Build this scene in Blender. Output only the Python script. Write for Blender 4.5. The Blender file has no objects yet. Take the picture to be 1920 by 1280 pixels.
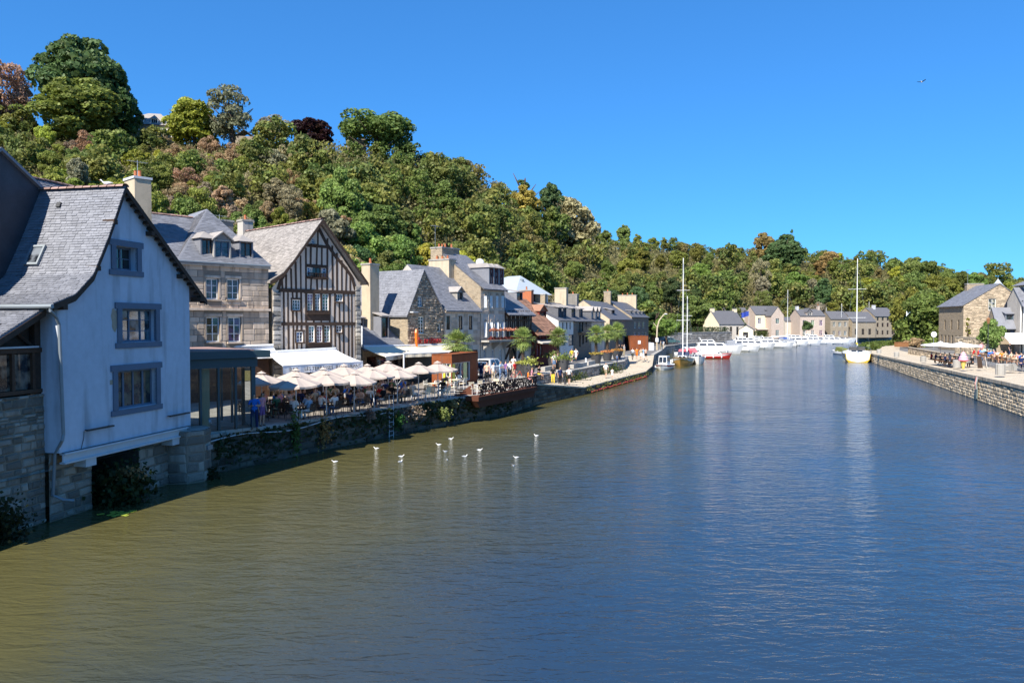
import bpy, bmesh, math, random
import numpy as np
from mathutils import Vector, Matrix, noise as mnoise
R = math.radians
random.seed(7)
sc = bpy.context.scene
COL = sc.collection

# ---------------------------------------------------------------- camera, sky, sun, exposure
FPX = 1400.0; CAMZ = 7.0; PITCH = math.atan(37.0 / FPX)
cam_d = bpy.data.cameras.new('camera'); cam = bpy.data.objects.new('camera', cam_d); COL.objects.link(cam)
cam.location = (0, 0, CAMZ); cam.rotation_euler = (math.pi / 2 - PITCH, 0, 0)
cam_d.sensor_width = 36.0; cam_d.lens = 36.0 * FPX / 1920.0; cam_d.clip_start = 0.1; cam_d.clip_end = 6000
sc.camera = cam
SUN_AZ = Vector((-0.485, -0.8745)); SUN_EL = R(45)
w = bpy.data.worlds.new('World'); sc.world = w; w.use_nodes = True
nt = w.node_tree; bg = nt.nodes['Background']
sky = nt.nodes.new('ShaderNodeTexSky'); sky.sky_type = 'NISHITA'; sky.sun_disc = False
sky.sun_elevation = SUN_EL; sky.sun_rotation = math.atan2(SUN_AZ.x, SUN_AZ.y)
sky.air_density = 1.0; sky.dust_density = 0.0; sky.ozone_density = 4.5; sky.altitude = 0
gm_ = nt.nodes.new('ShaderNodeGamma'); gm_.inputs[1].default_value = 0.70            # the camera's flat rendering of a clear sky
tn = nt.nodes.new('ShaderNodeMix'); tn.data_type = 'RGBA'; tn.blend_type = 'MULTIPLY'; tn.inputs[0].default_value = 1.0; tn.inputs[7].default_value = (.245, .735, 1.31, 1)
nt.links.new(sky.outputs[0], gm_.inputs[0]); nt.links.new(gm_.outputs[0], tn.inputs[6]); nt.links.new(tn.outputs[2], bg.inputs[0]); bg.inputs[1].default_value = 0.121
sl = bpy.data.lights.new('sun', 'SUN'); sl.energy = 5.0; sl.angle = R(0.53); sl.color = (1.0, 0.94, 0.84)
so = bpy.data.objects.new('sun', sl); COL.objects.link(so)
sd = Vector((SUN_AZ.x * math.cos(SUN_EL), SUN_AZ.y * math.cos(SUN_EL), math.sin(SUN_EL)))
so.rotation_euler = sd.to_track_quat('Z', 'Y').to_euler(); so.location = (-40, -40, 80)
vs = sc.view_settings; vs.view_transform = 'Standard'; vs.look = 'None'; vs.gamma = 1; vs.exposure = 0.95
vs.use_curve_mapping = False
sc.cycles.max_bounces = 6; sc.cycles.diffuse_bounces = 3; sc.cycles.glossy_bounces = 3
sc.cycles.transmission_bounces = 3; sc.cycles.transparent_max_bounces = 4
sc.cycles.caustics_reflective = False; sc.cycles.caustics_refractive = False

# ---------------------------------------------------------------- survey helpers (photo column/row -> place on the ground or on a plane)
CF = Vector((0, math.cos(PITCH), -math.sin(PITCH))); CU = Vector((0, math.sin(PITCH), math.cos(PITCH))); CR = Vector((1, 0, 0))
C0 = Vector((0, 0, CAMZ))
def ray(px, py): return CF + CR * ((px - 960) / FPX) + CU * ((640 - py) / FPX)
def gz(px, py, z):
    d = ray(px, py); return C0 + d * ((z - CAMZ) / d.z)
def gy(px, py, Y):
    d = ray(px, py); return C0 + d * (Y / d.y)

# ---------------------------------------------------------------- object helpers
def tag(o, label=None, cat=None, group=None, kind=None):
    if label: o['label'] = label
    if cat: o['category'] = cat
    if group: o['group'] = group
    if kind: o['kind'] = kind
    return o
def empty(name, loc=(0, 0, 0), rz=0, label=None, cat=None, group=None):
    o = bpy.data.objects.new(name, None); COL.objects.link(o); o.empty_display_size = .2
    o.location = loc; o.rotation_euler = (0, 0, rz)
    return tag(o, label, cat, group)
def inst(name, me, parent=None, loc=(0, 0, 0), rot=(0, 0, 0), scale=(1, 1, 1), color=None):
    o = bpy.data.objects.new(name, me); COL.objects.link(o)
    o.location = loc; o.rotation_euler = rot if hasattr(rot, '__len__') else (0, 0, rot); o.scale = scale if hasattr(scale, '__len__') else (scale,) * 3
    if parent: o.parent = parent
    if color: o.color = (*color, 1)
    return o
def kids(o): return [c for c in bpy.data.objects if c.parent is o]
class Tree:                                    # a thing with its parts recorded, so that it can be copied
    def __init__(s, root, parts): s.root = root; s.parts = parts
    def copy(s, loc, rz=0, scale=1, label=None, group=None, recolor=None):
        r = s.root.copy(); COL.objects.link(r); r.location = loc; r.rotation_euler = (0, 0, rz); r.scale = (scale,) * 3 if not hasattr(scale, '__len__') else scale
        if label: r['label'] = label
        if group: r['group'] = group
        mp = {s.root: r}
        for p in s.parts:
            c = p.copy(); COL.objects.link(c); c.parent = mp[p.parent]; mp[p] = c
            if recolor and p.name.split('.')[0] in recolor: c.color = (*recolor[p.name.split('.')[0]], 1)
        if recolor and 'root' in recolor: r.color = (*recolor['root'], 1)
        return r
def thing_tree(root):
    parts = []
    def rec(o):
        for c in o.children: parts.append(c); rec(c)
    bpy.context.view_layer.update(); rec(root)
    return Tree(root, parts)

class MB:
    def __init__(s): s.v = []; s.f = []; s.m = []; s.smooth = False
    def quad(s, a, b, c, d, m=0):
        n = len(s.v); s.v += [tuple(a), tuple(b), tuple(c), tuple(d)]; s.f.append((n, n + 1, n + 2, n + 3)); s.m.append(m); return s
    def poly(s, pts, m=0):
        n = len(s.v); s.v += [tuple(p) for p in pts]; s.f.append(tuple(range(n, n + len(pts)))); s.m.append(m); return s
    def box(s, x0, x1, y0, y1, z0, z1, m=0):
        n = len(s.v)
        s.v += [(x0, y0, z0), (x1, y0, z0), (x1, y1, z0), (x0, y1, z0), (x0, y0, z1), (x1, y0, z1), (x1, y1, z1), (x0, y1, z1)]
        for q in ((0, 3, 2, 1), (4, 5, 6, 7), (0, 1, 5, 4), (1, 2, 6, 5), (2, 3, 7, 6), (3, 0, 4, 7)):
            s.f.append(tuple(n + i for i in q)); s.m.append(m)
        return s
    def frustum(s, x0, x1, y0, y1, z0, z1, ix, iy, m=0):
        n = len(s.v)
        s.v += [(x0, y0, z0), (x1, y0, z0), (x1, y1, z0), (x0, y1, z0), (x0 + ix, y0 + iy, z1), (x1 - ix, y0 + iy, z1), (x1 - ix, y1 - iy, z1), (x0 + ix, y1 - iy, z1)]
        for q in ((0, 3, 2, 1), (4, 5, 6, 7), (0, 1, 5, 4), (1, 2, 6, 5), (2, 3, 7, 6), (3, 0, 4, 7)):
            s.f.append(tuple(n + i for i in q)); s.m.append(m)
        return s
    def tube(s, pts, rad, n=6, cap=True, m=0):
        pts = [Vector(p) for p in pts]; rs = rad if hasattr(rad, '__len__') else [rad] * len(pts)
        rings = []
        for i, p in enumerate(pts):
            t = (pts[min(i + 1, len(pts) - 1)] - pts[max(i - 1, 0)])
            if t.length < 1e-9: t = Vector((0, 0, 1))
            t.normalize()
            a = Vector((1, 0, 0)) if abs(t.x) < .8 else Vector((0, 1, 0))
            e1 = t.cross(a).normalized(); e2 = t.cross(e1)
            b = len(s.v)
            for k in range(n):
                an = 2 * math.pi * k / n; s.v.append(tuple(p + (e1 * math.cos(an) + e2 * math.sin(an)) * rs[i]))
            rings.append(b)
        for i in range(len(rings) - 1):
            for k in range(n):
                s.f.append((rings[i] + k, rings[i] + (k + 1) % n, rings[i + 1] + (k + 1) % n, rings[i + 1] + k)); s.m.append(m)
        if cap:
            s.f.append(tuple(rings[0] + k for k in range(n))[::-1]); s.m.append(m)
            s.f.append(tuple(rings[-1] + k for k in range(n))); s.m.append(m)
        return s
    def lathe(s, prof, n=12, c=(0, 0), m=0, cap=True):
        rings = []
        for r, z in prof:
            b = len(s.v); rings.append(b)
            for k in range(n):
                a = 2 * math.pi * k / n; s.v.append((c[0] + r * math.cos(a), c[1] + r * math.sin(a), z))
        for i in range(len(rings) - 1):
            for k in range(n):
                s.f.append((rings[i] + k, rings[i] + (k + 1) % n, rings[i + 1] + (k + 1) % n, rings[i + 1] + k)); s.m.append(m)
        if cap:
            s.f.append(tuple(rings[0] + k for k in range(n))[::-1]); s.m.append(m); s.f.append(tuple(rings[-1] + k for k in range(n))); s.m.append(m)
        return s
    def prism(s, outline, y0, y1, m=0):                  # outline in (x,z), extruded along y
        n = len(outline)
        a = [(x, y0, z) for x, z in outline]; b = [(x, y1, z) for x, z in outline]
        s.poly(a, m); s.poly(b[::-1], m)
        for i in range(n):
            j = (i + 1) % n; s.quad(a[j], a[i], b[i], b[j], m)
        return s
    def mesh(s, name, mats, smooth=False):
        me = bpy.data.meshes.new(name); me.from_pydata(s.v, [], s.f)
        for mm in (mats if isinstance(mats, (list, tuple)) else [mats]): me.materials.append(M[mm] if isinstance(mm, str) else mm)
        if any(s.m): me.polygons.foreach_set('material_index', s.m)
        if smooth: me.polygons.foreach_set('use_smooth', [True] * len(s.f))
        me.update(); return me
    def build(s, name, mats, parent=None, loc=(0, 0, 0), rot=0, color=None, smooth=False):
        return inst(name, s.mesh(name, mats, smooth), parent, loc, rot, color=color)

# ---------------------------------------------------------------- procedural materials
M = {}
def newmat(name):
    m = bpy.data.materials.new(name); m.use_nodes = True; M[name] = m
    n = m.node_tree; return m, n, n.nodes['Principled BSDF'], n.links
def mathn(n, op, a, b=None):
    x = n.nodes.new('ShaderNodeMath'); x.operation = op
    for i, v in enumerate((a, b)):
        if v is None: continue
        if isinstance(v, (int, float)): x.inputs[i].default_value = v
        else: n.links.new(v, x.inputs[i])
    return x.outputs[0]
def mixc(n, f, a, b, mode='MIX'):
    x = n.nodes.new('ShaderNodeMix'); x.data_type = 'RGBA'; x.blend_type = mode
    for s, v in ((x.inputs[0], f), (x.inputs[6], a), (x.inputs[7], b)):
        if isinstance(v, (int, float)): s.default_value = v
        elif isinstance(v, tuple): s.default_value = (*v, 1) if len(v) == 3 else v
        else: n.links.new(v, s)
    return x.outputs[2]
def noisen(n, scale, detail=3, rough=.55, coord='Object', dist=0):
    t = n.nodes.new('ShaderNodeTexCoord'); x = n.nodes.new('ShaderNodeTexNoise')
    x.inputs['Scale'].default_value = scale; x.inputs['Detail'].default_value = detail; x.inputs['Roughness'].default_value = rough; x.inputs['Distortion'].default_value = dist
    if coord == 'World':
        g = n.nodes.new('ShaderNodeNewGeometry'); n.links.new(g.outputs['Position'], x.inputs['Vector'])
    else: n.links.new(t.outputs[coord], x.inputs['Vector'])
    return x
def rampn(n, fac, stops):
    r = n.nodes.new('ShaderNodeValToRGB'); e = r.color_ramp.elements
    while len(e) < len(stops): e.new(.5)
    for el, (p, c) in zip(e, stops): el.position = p; el.color = (*c, 1)
    n.links.new(fac, r.inputs[0]); return r.outputs[0]
def bumpn(n, h, strength=.3, dist=.02, normal=None):
    b = n.nodes.new('ShaderNodeBump'); b.inputs['Strength'].default_value = strength; b.inputs['Distance'].default_value = dist
    n.links.new(h, b.inputs['Height'])
    if normal: n.links.new(normal, b.inputs['Normal'])
    return b.outputs[0]
def simple(name, col, rough=.6, var=.18, scale=3, bump=.15, bdist=.01, metal=0, objcol=False, spec=.35, col2=None, coord='World', objrand=0.0, island=0.0, stain=0.0):
    m, n, p, l = newmat(name)
    t1 = noisen(n, scale, 4, .6, coord); t2 = noisen(n, scale * 9, 3, .6, coord)
    base = col
    if objcol:
        oi = n.nodes.new('ShaderNodeObjectInfo'); base = oi.outputs['Color']
    f = mathn(n, 'ADD', mathn(n, 'MULTIPLY', t1.outputs[0], .6), mathn(n, 'MULTIPLY', t2.outputs[0], .4))
    if objrand:
        oi = n.nodes.new('ShaderNodeObjectInfo'); f = mathn(n, 'ADD', f, mathn(n, 'MULTIPLY', mathn(n, 'SUBTRACT', oi.outputs['Random'], .5), objrand))
    if island:
        g = n.nodes.new('ShaderNodeNewGeometry'); f = mathn(n, 'ADD', f, mathn(n, 'MULTIPLY', mathn(n, 'SUBTRACT', g.outputs['Random Per Island'], .5), island))
    r = n.nodes.new('ShaderNodeMapRange'); r.inputs[1].default_value = .2; r.inputs[2].default_value = .8; r.inputs[3].default_value = 1 - var * 1.5; r.inputs[4].default_value = 1 + var
    l.new(f, r.inputs[0])
    vm = n.nodes.new('ShaderNodeVectorMath'); vm.operation = 'SCALE'
    if col2 is not None:
        c = mixc(n, rampn(n, f, [(.38, (0, 0, 0)), (.62, (1, 1, 1))]), base, col2); l.new(c, vm.inputs[0])
    elif isinstance(base, tuple): vm.inputs[0].default_value = base
    else: l.new(base, vm.inputs[0])
    l.new(r.outputs[0], vm.inputs['Scale'])
    out = vm.outputs[0]
    if stain:
        g = n.nodes.new('ShaderNodeNewGeometry'); mp = n.nodes.new('ShaderNodeMapping'); mp.inputs['Scale'].default_value = (2.2, 2.2, .25); l.new(g.outputs['Position'], mp.inputs[0])
        x = n.nodes.new('ShaderNodeTexNoise'); x.inputs['Scale'].default_value = 1.0; x.inputs['Detail'].default_value = 5; l.new(mp.outputs[0], x.inputs['Vector'])
        out = mixc(n, mathn(n, 'MULTIPLY', rampn(n, x.outputs[0], [(.5, (0, 0, 0)), (.72, (1, 1, 1))]), stain), out, (.10, .085, .07))
    l.new(out, p.inputs['Base Color'])
    p.inputs['Roughness'].default_value = rough; p.inputs['Metallic'].default_value = metal; p.inputs['Specular IOR Level'].default_value = spec
    if bump: l.new(bumpn(n, t2.outputs[0], bump, bdist), p.inputs['Normal'])
    return m
def stone_pattern(name, c1, c2, mortar, sx, sz, kind='rubble', rough=.9):
    """masonry too far off to count: colour and fine relief only"""
    m, n, p, l = newmat(name)
    t = n.nodes.new('ShaderNodeTexCoord'); mp = n.nodes.new('ShaderNodeMapping'); mp.inputs['Scale'].default_value = (1 / sx, 1 / sx, 1 / sz)
    l.new(t.outputs['Object'], mp.inputs[0])
    dn = n.nodes.new('ShaderNodeTexNoise'); dn.inputs['Scale'].default_value = 2; l.new(t.outputs['Object'], dn.inputs['Vector'])
    ad = n.nodes.new('ShaderNodeVectorMath'); ad.operation = 'ADD'
    sc_ = n.nodes.new('ShaderNodeVectorMath'); sc_.operation = 'SCALE'; sc_.inputs['Scale'].default_value = .35
    l.new(dn.outputs['Color'], sc_.inputs[0]); l.new(mp.outputs[0], ad.inputs[0]); l.new(sc_.outputs[0], ad.inputs[1])
    v = n.nodes.new('ShaderNodeTexVoronoi'); v.feature = 'F1'; v.distance = 'CHEBYCHEV' if kind == 'ashlar' else 'EUCLIDEAN'; l.new(ad.outputs[0], v.inputs['Vector']); v.inputs['Scale'].default_value = 1
    e = n.nodes.new('ShaderNodeTexVoronoi'); e.feature = 'DISTANCE_TO_EDGE'; l.new(ad.outputs[0], e.inputs['Vector']); e.inputs['Scale'].default_value = 1
    sep = n.nodes.new('ShaderNodeSeparateColor'); l.new(v.outputs['Color'], sep.inputs[0])
    c = mixc(n, sep.outputs[0], c1, c2)
    c = mixc(n, rampn(n, sep.outputs[1], [(.75, (0, 0, 0)), (1, (.7, .7, .7))]), c, tuple(x * .45 for x in c1))
    ed = rampn(n, e.outputs['Distance'], [(.0, (0, 0, 0)), (.12, (1, 1, 1))])
    c = mixc(n, ed, mortar, c)
    x = noisen(n, .7, 4, .6, 'World'); c = mixc(n, mathn(n, 'MULTIPLY', x.outputs[0], .5), c, tuple(v_ * .6 for v_ in c1))
    l.new(c, p.inputs['Base Color']); p.inputs['Roughness'].default_value = rough; p.inputs['Specular IOR Level'].default_value = .2
    l.new(bumpn(n, ed, .6, .03), p.inputs['Normal'])
    return m
def foliage(name, tr=.42):
    m, n, p, l = newmat(name)
    oi = n.nodes.new('ShaderNodeObjectInfo'); g = n.nodes.new('ShaderNodeNewGeometry')
    r = n.nodes.new('ShaderNodeMapRange'); r.inputs[3].default_value = .68; r.inputs[4].default_value = 1.38; l.new(g.outputs['Random Per Island'], r.inputs[0])
    x = noisen(n, .45, 3, .6, 'World'); r2 = n.nodes.new('ShaderNodeMapRange'); r2.inputs[1].default_value = .3; r2.inputs[2].default_value = .7; r2.inputs[3].default_value = .65; r2.inputs[4].default_value = 1.35; l.new(x.outputs[0], r2.inputs[0])
    vm = n.nodes.new('ShaderNodeVectorMath'); vm.operation = 'SCALE'; l.new(oi.outputs['Color'], vm.inputs[0]); l.new(mathn(n, 'MULTIPLY', r.outputs[0], r2.outputs[0]), vm.inputs['Scale'])
    x2 = noisen(n, .9, 3, .6, 'World')
    c = mixc(n, mathn(n, 'MULTIPLY', rampn(n, x2.outputs[0], [(.5, (0, 0, 0)), (.75, (1, 1, 1))]), .45), vm.outputs[0], (.12, .085, .02))
    l.new(c, p.inputs['Base Color']); p.inputs['Roughness'].default_value = .55; p.inputs['Specular IOR Level'].default_value = .25
    tl = n.nodes.new('ShaderNodeBsdfTranslucent'); l.new(c, tl.inputs[0]); mx = n.nodes.new('ShaderNodeMixShader'); mx.inputs[0].default_value = tr
    l.new(p.outputs[0], mx.inputs[1]); l.new(tl.outputs[0], mx.inputs[2]); l.new(mx.outputs[0], n.nodes['Material Output'].inputs[0])
    return m

simple('slate', (.185, .19, .212), .6, .22, 1.2, .2, .01, island=.3, spec=.45, coord='World')
simple('slate_pale', (.30, .275, .255), .8, .22, 1.6, .2, .01, island=.4, spec=.25)
simple('slate_far', (.115, .115, .125), .65, .3, 3, .3, .02, spec=.35)
simple('zinc', (.42, .46, .48), .4, .08, 1, .05, .01, spec=.5)
simple('ridge_clay', (.30, .19, .16), .8, .25, 4, .2, .01, objrand=.6)
simple('stucco_blue', (.53, .565, .64), .9, .13, .45, .2, .008, spec=.15, stain=.42)
simple('trim_blue', (.125, .155, .21), .7, .12, 3, .1, .004)
simple('stucco_patch', (.42, .33, .24), .95, .2, 8, .3, .01)
simple('ashlar', (.53, .42, .32), .9, .2, 1.6, .35, .012, objrand=.75, island=.0, spec=.15, stain=.55)
simple('ashlar_joined', (.53, .42, .32), .9, .2, 1.6, .35, .012, island=.75, spec=.15)
simple('mortar', (.24, .20, .155), .95, .15, 6, .3, .01, spec=.1)
simple('granite', (.34, .315, .28), .9, .25, 1.8, .4, .02, objrand=.9, spec=.2, stain=.4)
simple('granite_joined', (.34, .315, .28), .9, .25, 1.8, .4, .02, island=.9, spec=.2)
simple('old_stone', (.29, .245, .20), .92, .28, 1.6, .45, .02, objrand=1.0, spec=.15, stain=.5)
simple('old_joined', (.29, .245, .20), .92, .28, 1.6, .45, .02, island=1.0, spec=.15)
simple('quay_stone', (.62, .50, .345), .92, .25, 1.4, .4, .02, objrand=.8, spec=.15, stain=.35)
simple('quay_joined', (.62, .50, .345), .92, .25, 1.4, .4, .02, island=.8, spec=.15)
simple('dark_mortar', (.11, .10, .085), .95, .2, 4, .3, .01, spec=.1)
simple('wet_stone', (.05, .046, .036), .5, .3, 3, .3, .02, spec=.5)
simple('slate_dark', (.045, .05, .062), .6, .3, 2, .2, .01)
simple('timber', (.072, .047, .034), .8, .35, 5, .3, .01, spec=.2)
simple('timber_brown', (.10, .055, .035), .75, .3, 5, .3, .01, spec=.25)
simple('timber_red', (.17, .035, .03), .7, .25, 5, .2, .01, spec=.25)
simple('plaster', (.64, .53, .43), .95, .12, 1.3, .2, .01, spec=.1, stain=.2)
simple('plaster_cream', (.70, .62, .46), .95, .08, 1.3, .15, .01, spec=.1, stain=.2)
simple('plaster_white', (.72, .70, .66), .95, .08, 1.3, .15, .01, spec=.1, stain=.25)
simple('plaster_grey', (.52, .47, .405), .95, .1, 1.3, .2, .01, spec=.1, stain=.3)
simple('chimney_render', (.50, .415, .30), .95, .15, 2, .3, .02, spec=.1, stain=.3)
simple('terracotta', (.42, .14, .06), .8, .2, 6, .1, .005)
simple('corten_dark', (.105, .04, .024), .85, .3, 1.2, .2, .004, spec=.2)
simple('corten', (.23, .068, .024), .85, .3, 1.2, .2, .004, spec=.2, stain=.4)
simple('white_paint', (.78, .78, .76), .5, .05, 3, .04, .003)
simple('grey_metal', (.23, .26, .28), .45, .1, 4, .05, .003, metal=.3, spec=.5)
simple('dark_metal', (.03, .032, .036), .5, .2, 6, .05, .003, spec=.5)
simple('teal_metal', (.032, .06, .072), .45, .1, 3, .03, .003, spec=.5)
simple('chrome', (.6, .6, .62), .25, .05, 5, 0, metal=1)
simple('awning_white', (.80, .80, .81), .8, .03, .8, .1, .01, spec=.1)
simple('awning_cream', (.72, .64, .48), .85, .05, .8, .1, .01, spec=.1)
simple('paving', (.54, .46, .35), .9, .14, 1.0, .3, .008, spec=.2, stain=0)
simple('paving_terrace', (.30, .27, .235), .9, .16, 1.5, .3, .008, spec=.2)
simple('asphalt', (.16, .155, .15), .9, .14, .5, .3, .008, spec=.2)
simple('concrete', (.40, .38, .345), .9, .14, 1.2, .3, .008, spec=.2)
simple('bark', (.09, .065, .05), .9, .3, 4, .5, .03, spec=.1)
simple('soil_grass', (.16, .125, .055), .95, .35, .12, .6, .15, spec=.05, col2=(.085, .09, .03))
simple('painted', (.5, .5, .5), .45, .06, 2, .03, .003, objcol=True, spec=.45)
simple('gelcoat', (.5, .5, .5), .22, .03, 1, 0, objcol=True, spec=.55)
simple('cloth', (.5, .5, .5), .9, .15, 9, .2, .006, objcol=True, spec=.1)
simple('plain_objcol', (.5, .5, .5), .8, .1, 5, .1, .004, objcol=True, spec=.2)
simple('skin', (.52, .31, .215), .6, .1, 8, .05, .003)
simple('rubber', (.02, .02, .021), .8, .1, 5, .05, .003)
simple('wicker', (.66, .57, .40), .8, .15, 20, .2, .004)
simple('wood_warm', (.28, .13, .055), .65, .25, 4, .15, .005)
simple('lead_white', (.55, .56, .58), .5, .1, 3, .05, .003)
simple('red_tile', (.26, .14, .09), .85, .25, 3, .3, .01, island=.6)
simple('house_stone', (.43, .345, .245), .92, .25, 1.4, .4, .02, objrand=.8, spec=.15, stain=.2)
simple('house_joined', (.43, .345, .245), .92, .25, 1.4, .4, .02, island=.8, spec=.15)
def slab_joints(name, w_, h_, rot):
    n = M[name].node_tree; p = n.nodes['Principled BSDF']; src = p.inputs['Base Color'].links[0].from_socket; g = n.nodes.new('ShaderNodeNewGeometry'); mp = n.nodes.new('ShaderNodeMapping'); mp.inputs['Rotation'].default_value = (0, 0, R(rot)); n.links.new(g.outputs['Position'], mp.inputs[0])
    b = n.nodes.new('ShaderNodeTexBrick'); n.links.new(mp.outputs[0], b.inputs['Vector']); b.inputs['Scale'].default_value = 1; b.inputs['Brick Width'].default_value = w_; b.inputs['Row Height'].default_value = h_; b.inputs['Mortar Size'].default_value = .02; b.inputs['Color1'].default_value = (1, 1, 1, 1); b.inputs['Color2'].default_value = (.8, .79, .77, 1); b.inputs['Mortar'].default_value = (.5, .48, .45, 1)
    n.links.new(mixc(n, 1.0, src, b.outputs['Color'], 'MULTIPLY'), p.inputs['Base Color'])
slab_joints('paving', 1.1, .55, 24); slab_joints('concrete', 1.6, .8, 24); slab_joints('paving_terrace', .9, .6, 30)
stone_pattern('rubble_far', (.36, .295, .215), (.23, .195, .155), (.36, .31, .23), .34, .17)
stone_pattern('rubble_dark', (.22, .19, .155), (.14, .125, .11), (.25, .215, .17), .36, .2)
stone_pattern('rubble_warm', (.40, .315, .215), (.27, .22, .16), (.40, .34, .25), .42, .16)
stone_pattern('brick_pink', (.56, .45, .37), (.5, .39, .32), (.58, .5, .43), .25, .09, 'ashlar')
foliage('foliage'); foliage('foliage_thick', .2)
def foliage_mixed(name, scale, stops):               # a mass of plants: the hue drifts from plant to plant
    m = foliage(name); n = m.node_tree; oi = next(x for x in n.nodes if x.type == 'OBJECT_INFO'); tgt = [l_.to_socket for l_ in oi.outputs['Color'].links]
    x = noisen(n, scale, 2, .4, 'World'); cr = rampn(n, x.outputs[0], stops)
    for t_ in tgt: n.links.new(cr, t_)
foliage_mixed('foliage_mass', .075, [(.25, (.10, .155, .042)), (.42, (.16, .22, .052)), (.5, (.24, .24, .06)), (.58, (.12, .175, .05)), (.68, (.26, .225, .07)), (.8, (.22, .19, .10))])
foliage_mixed('foliage_scrub', .2, [(.25, (.12, .17, .05)), (.36, (.23, .245, .055)), (.44, (.15, .18, .05)), (.5, (.31, .26, .14)), (.56, (.18, .19, .06)), (.63, (.31, .21, .12)), (.7, (.22, .22, .07)), (.8, (.28, .24, .15))])
# glass: dark pane with a soft curtain or room behind it
m, n, p, l = newmat('glass'); oi = n.nodes.new('ShaderNodeObjectInfo')
x = noisen(n, 2.3, 2, .5, 'World'); c = mixc(n, rampn(n, x.outputs[0], [(.42, (0, 0, 0)), (.6, (.55, .55, .55))]), (.012, .014, .018), oi.outputs['Color'])
l.new(c, p.inputs['Base Color']); p.inputs['Roughness'].default_value = .05; p.inputs['Specular IOR Level'].default_value = .8; p.inputs['IOR'].default_value = 1.5
x = noisen(n, .8, 2, .5, 'World'); l.new(bumpn(n, x.outputs[0], .08, .05), p.inputs['Normal'])
# see-through glazing of the pavilion
m, n, p, l = newmat('clear_glass'); p.inputs['Base Color'].default_value = (.8, .87, .87, 1); p.inputs['Roughness'].default_value = .02
gl = n.nodes.new('ShaderNodeBsdfGlossy'); gl.inputs['Roughness'].default_value = .02; tr = n.nodes.new('ShaderNodeBsdfTransparent'); tr.inputs[0].default_value = (.8, .87, .86, 1)
fr = n.nodes.new('ShaderNodeFresnel'); fr.inputs[0].default_value = 1.55; mx = n.nodes.new('ShaderNodeMixShader'); l.new(fr.outputs[0], mx.inputs[0]); l.new(tr.outputs[0], mx.inputs[1]); l.new(gl.outputs[0], mx.inputs[2]); l.new(mx.outputs[0], n.nodes['Material Output'].inputs[0])
# umbrella and awning canvas let some light through
m, n, p, l = newmat('canvas'); p.inputs['Base Color'].default_value = (.60, .53, .455, 1); p.inputs['Roughness'].default_value = .9; p.inputs['Specular IOR Level'].default_value = .1
x = noisen(n, 1.4, 3, .6, 'World'); c = mixc(n, x.outputs[0], (.58, .49, .425), (.49, .415, .36)); l.new(c, p.inputs['Base Color'])
tl = n.nodes.new('ShaderNodeBsdfTranslucent'); l.new(c, tl.inputs[0]); mx = n.nodes.new('ShaderNodeMixShader'); mx.inputs[0].default_value = .25
l.new(p.outputs[0], mx.inputs[1]); l.new(tl.outputs[0], mx.inputs[2]); l.new(mx.outputs[0], n.nodes['Material Output'].inputs[0])
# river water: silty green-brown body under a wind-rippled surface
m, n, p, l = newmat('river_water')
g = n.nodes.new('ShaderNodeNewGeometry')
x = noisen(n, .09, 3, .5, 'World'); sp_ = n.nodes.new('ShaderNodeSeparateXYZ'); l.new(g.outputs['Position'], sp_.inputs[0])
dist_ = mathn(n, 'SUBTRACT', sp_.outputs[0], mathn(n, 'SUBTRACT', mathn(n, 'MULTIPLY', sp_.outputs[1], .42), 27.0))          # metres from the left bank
sky_tint = mathn(n, 'ADD', mathn(n, 'MULTIPLY', mathn(n, 'SUBTRACT', dist_, 6.0), .045), mathn(n, 'MULTIPLY', mathn(n, 'SUBTRACT', x.outputs[0], .5), .7))     # turbid olive by the left bank, blue sky reflection painted in farther out
l.new(rampn(n, sky_tint, [(0.0, (.08, .073, .028)), (.3, (.05, .054, .036)), (.72, (.018, .038, .07))]), p.inputs['Base Color'])
sx_ = n.nodes.new('ShaderNodeSeparateXYZ'); l.new(g.outputs['Position'], sx_.inputs[0]); mr_ = n.nodes.new('ShaderNodeMapRange'); mr_.inputs[1].default_value = 15; mr_.inputs[2].default_value = 110; mr_.inputs[3].default_value = .07; mr_.inputs[4].default_value = .11; l.new(sx_.outputs[1], mr_.inputs[0]); l.new(mr_.outputs[0], p.inputs['Roughness']); p.inputs['IOR'].default_value = 1.33; p.inputs['Specular IOR Level'].default_value = .5
def wav(scale, sx, sy, rot, det, dist=.6):
    mp = n.nodes.new('ShaderNodeMapping'); mp.inputs['Rotation'].default_value = (0, 0, R(rot)); mp.inputs['Scale'].default_value = (sx, sy, 1); l.new(g.outputs['Position'], mp.inputs[0])
    t = n.nodes.new('ShaderNodeTexNoise'); t.inputs['Scale'].default_value = scale; t.inputs['Detail'].default_value = det; t.inputs['Roughness'].default_value = .55; t.inputs['Distortion'].default_value = dist; l.new(mp.outputs[0], t.inputs['Vector']); return t.outputs[0]
h = mathn(n, 'ADD', mathn(n, 'MULTIPLY', wav(1.5, .55, 1.5, 14, 3), .8), mathn(n, 'MULTIPLY', wav(4.6, .6, 1.4, -9, 3), .3))
h = mathn(n, 'ADD', h, mathn(n, 'MULTIPLY', wav(.35, .8, 1.2, 30, 2), .5))
gust = rampn(n, wav(.05, 1, 1, 0, 2, 1.0), [(.35, (.42, .42, .42)), (.62, (1, 1, 1))])
fetch = n.nodes.new('ShaderNodeMapRange'); fetch.inputs[1].default_value = 18; fetch.inputs[2].default_value = 100; fetch.inputs[3].default_value = .78; fetch.inputs[4].default_value = 1.0; l.new(sp_.outputs[1], fetch.inputs[0])   # calmer under the bridge, ruffled upstream
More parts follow.
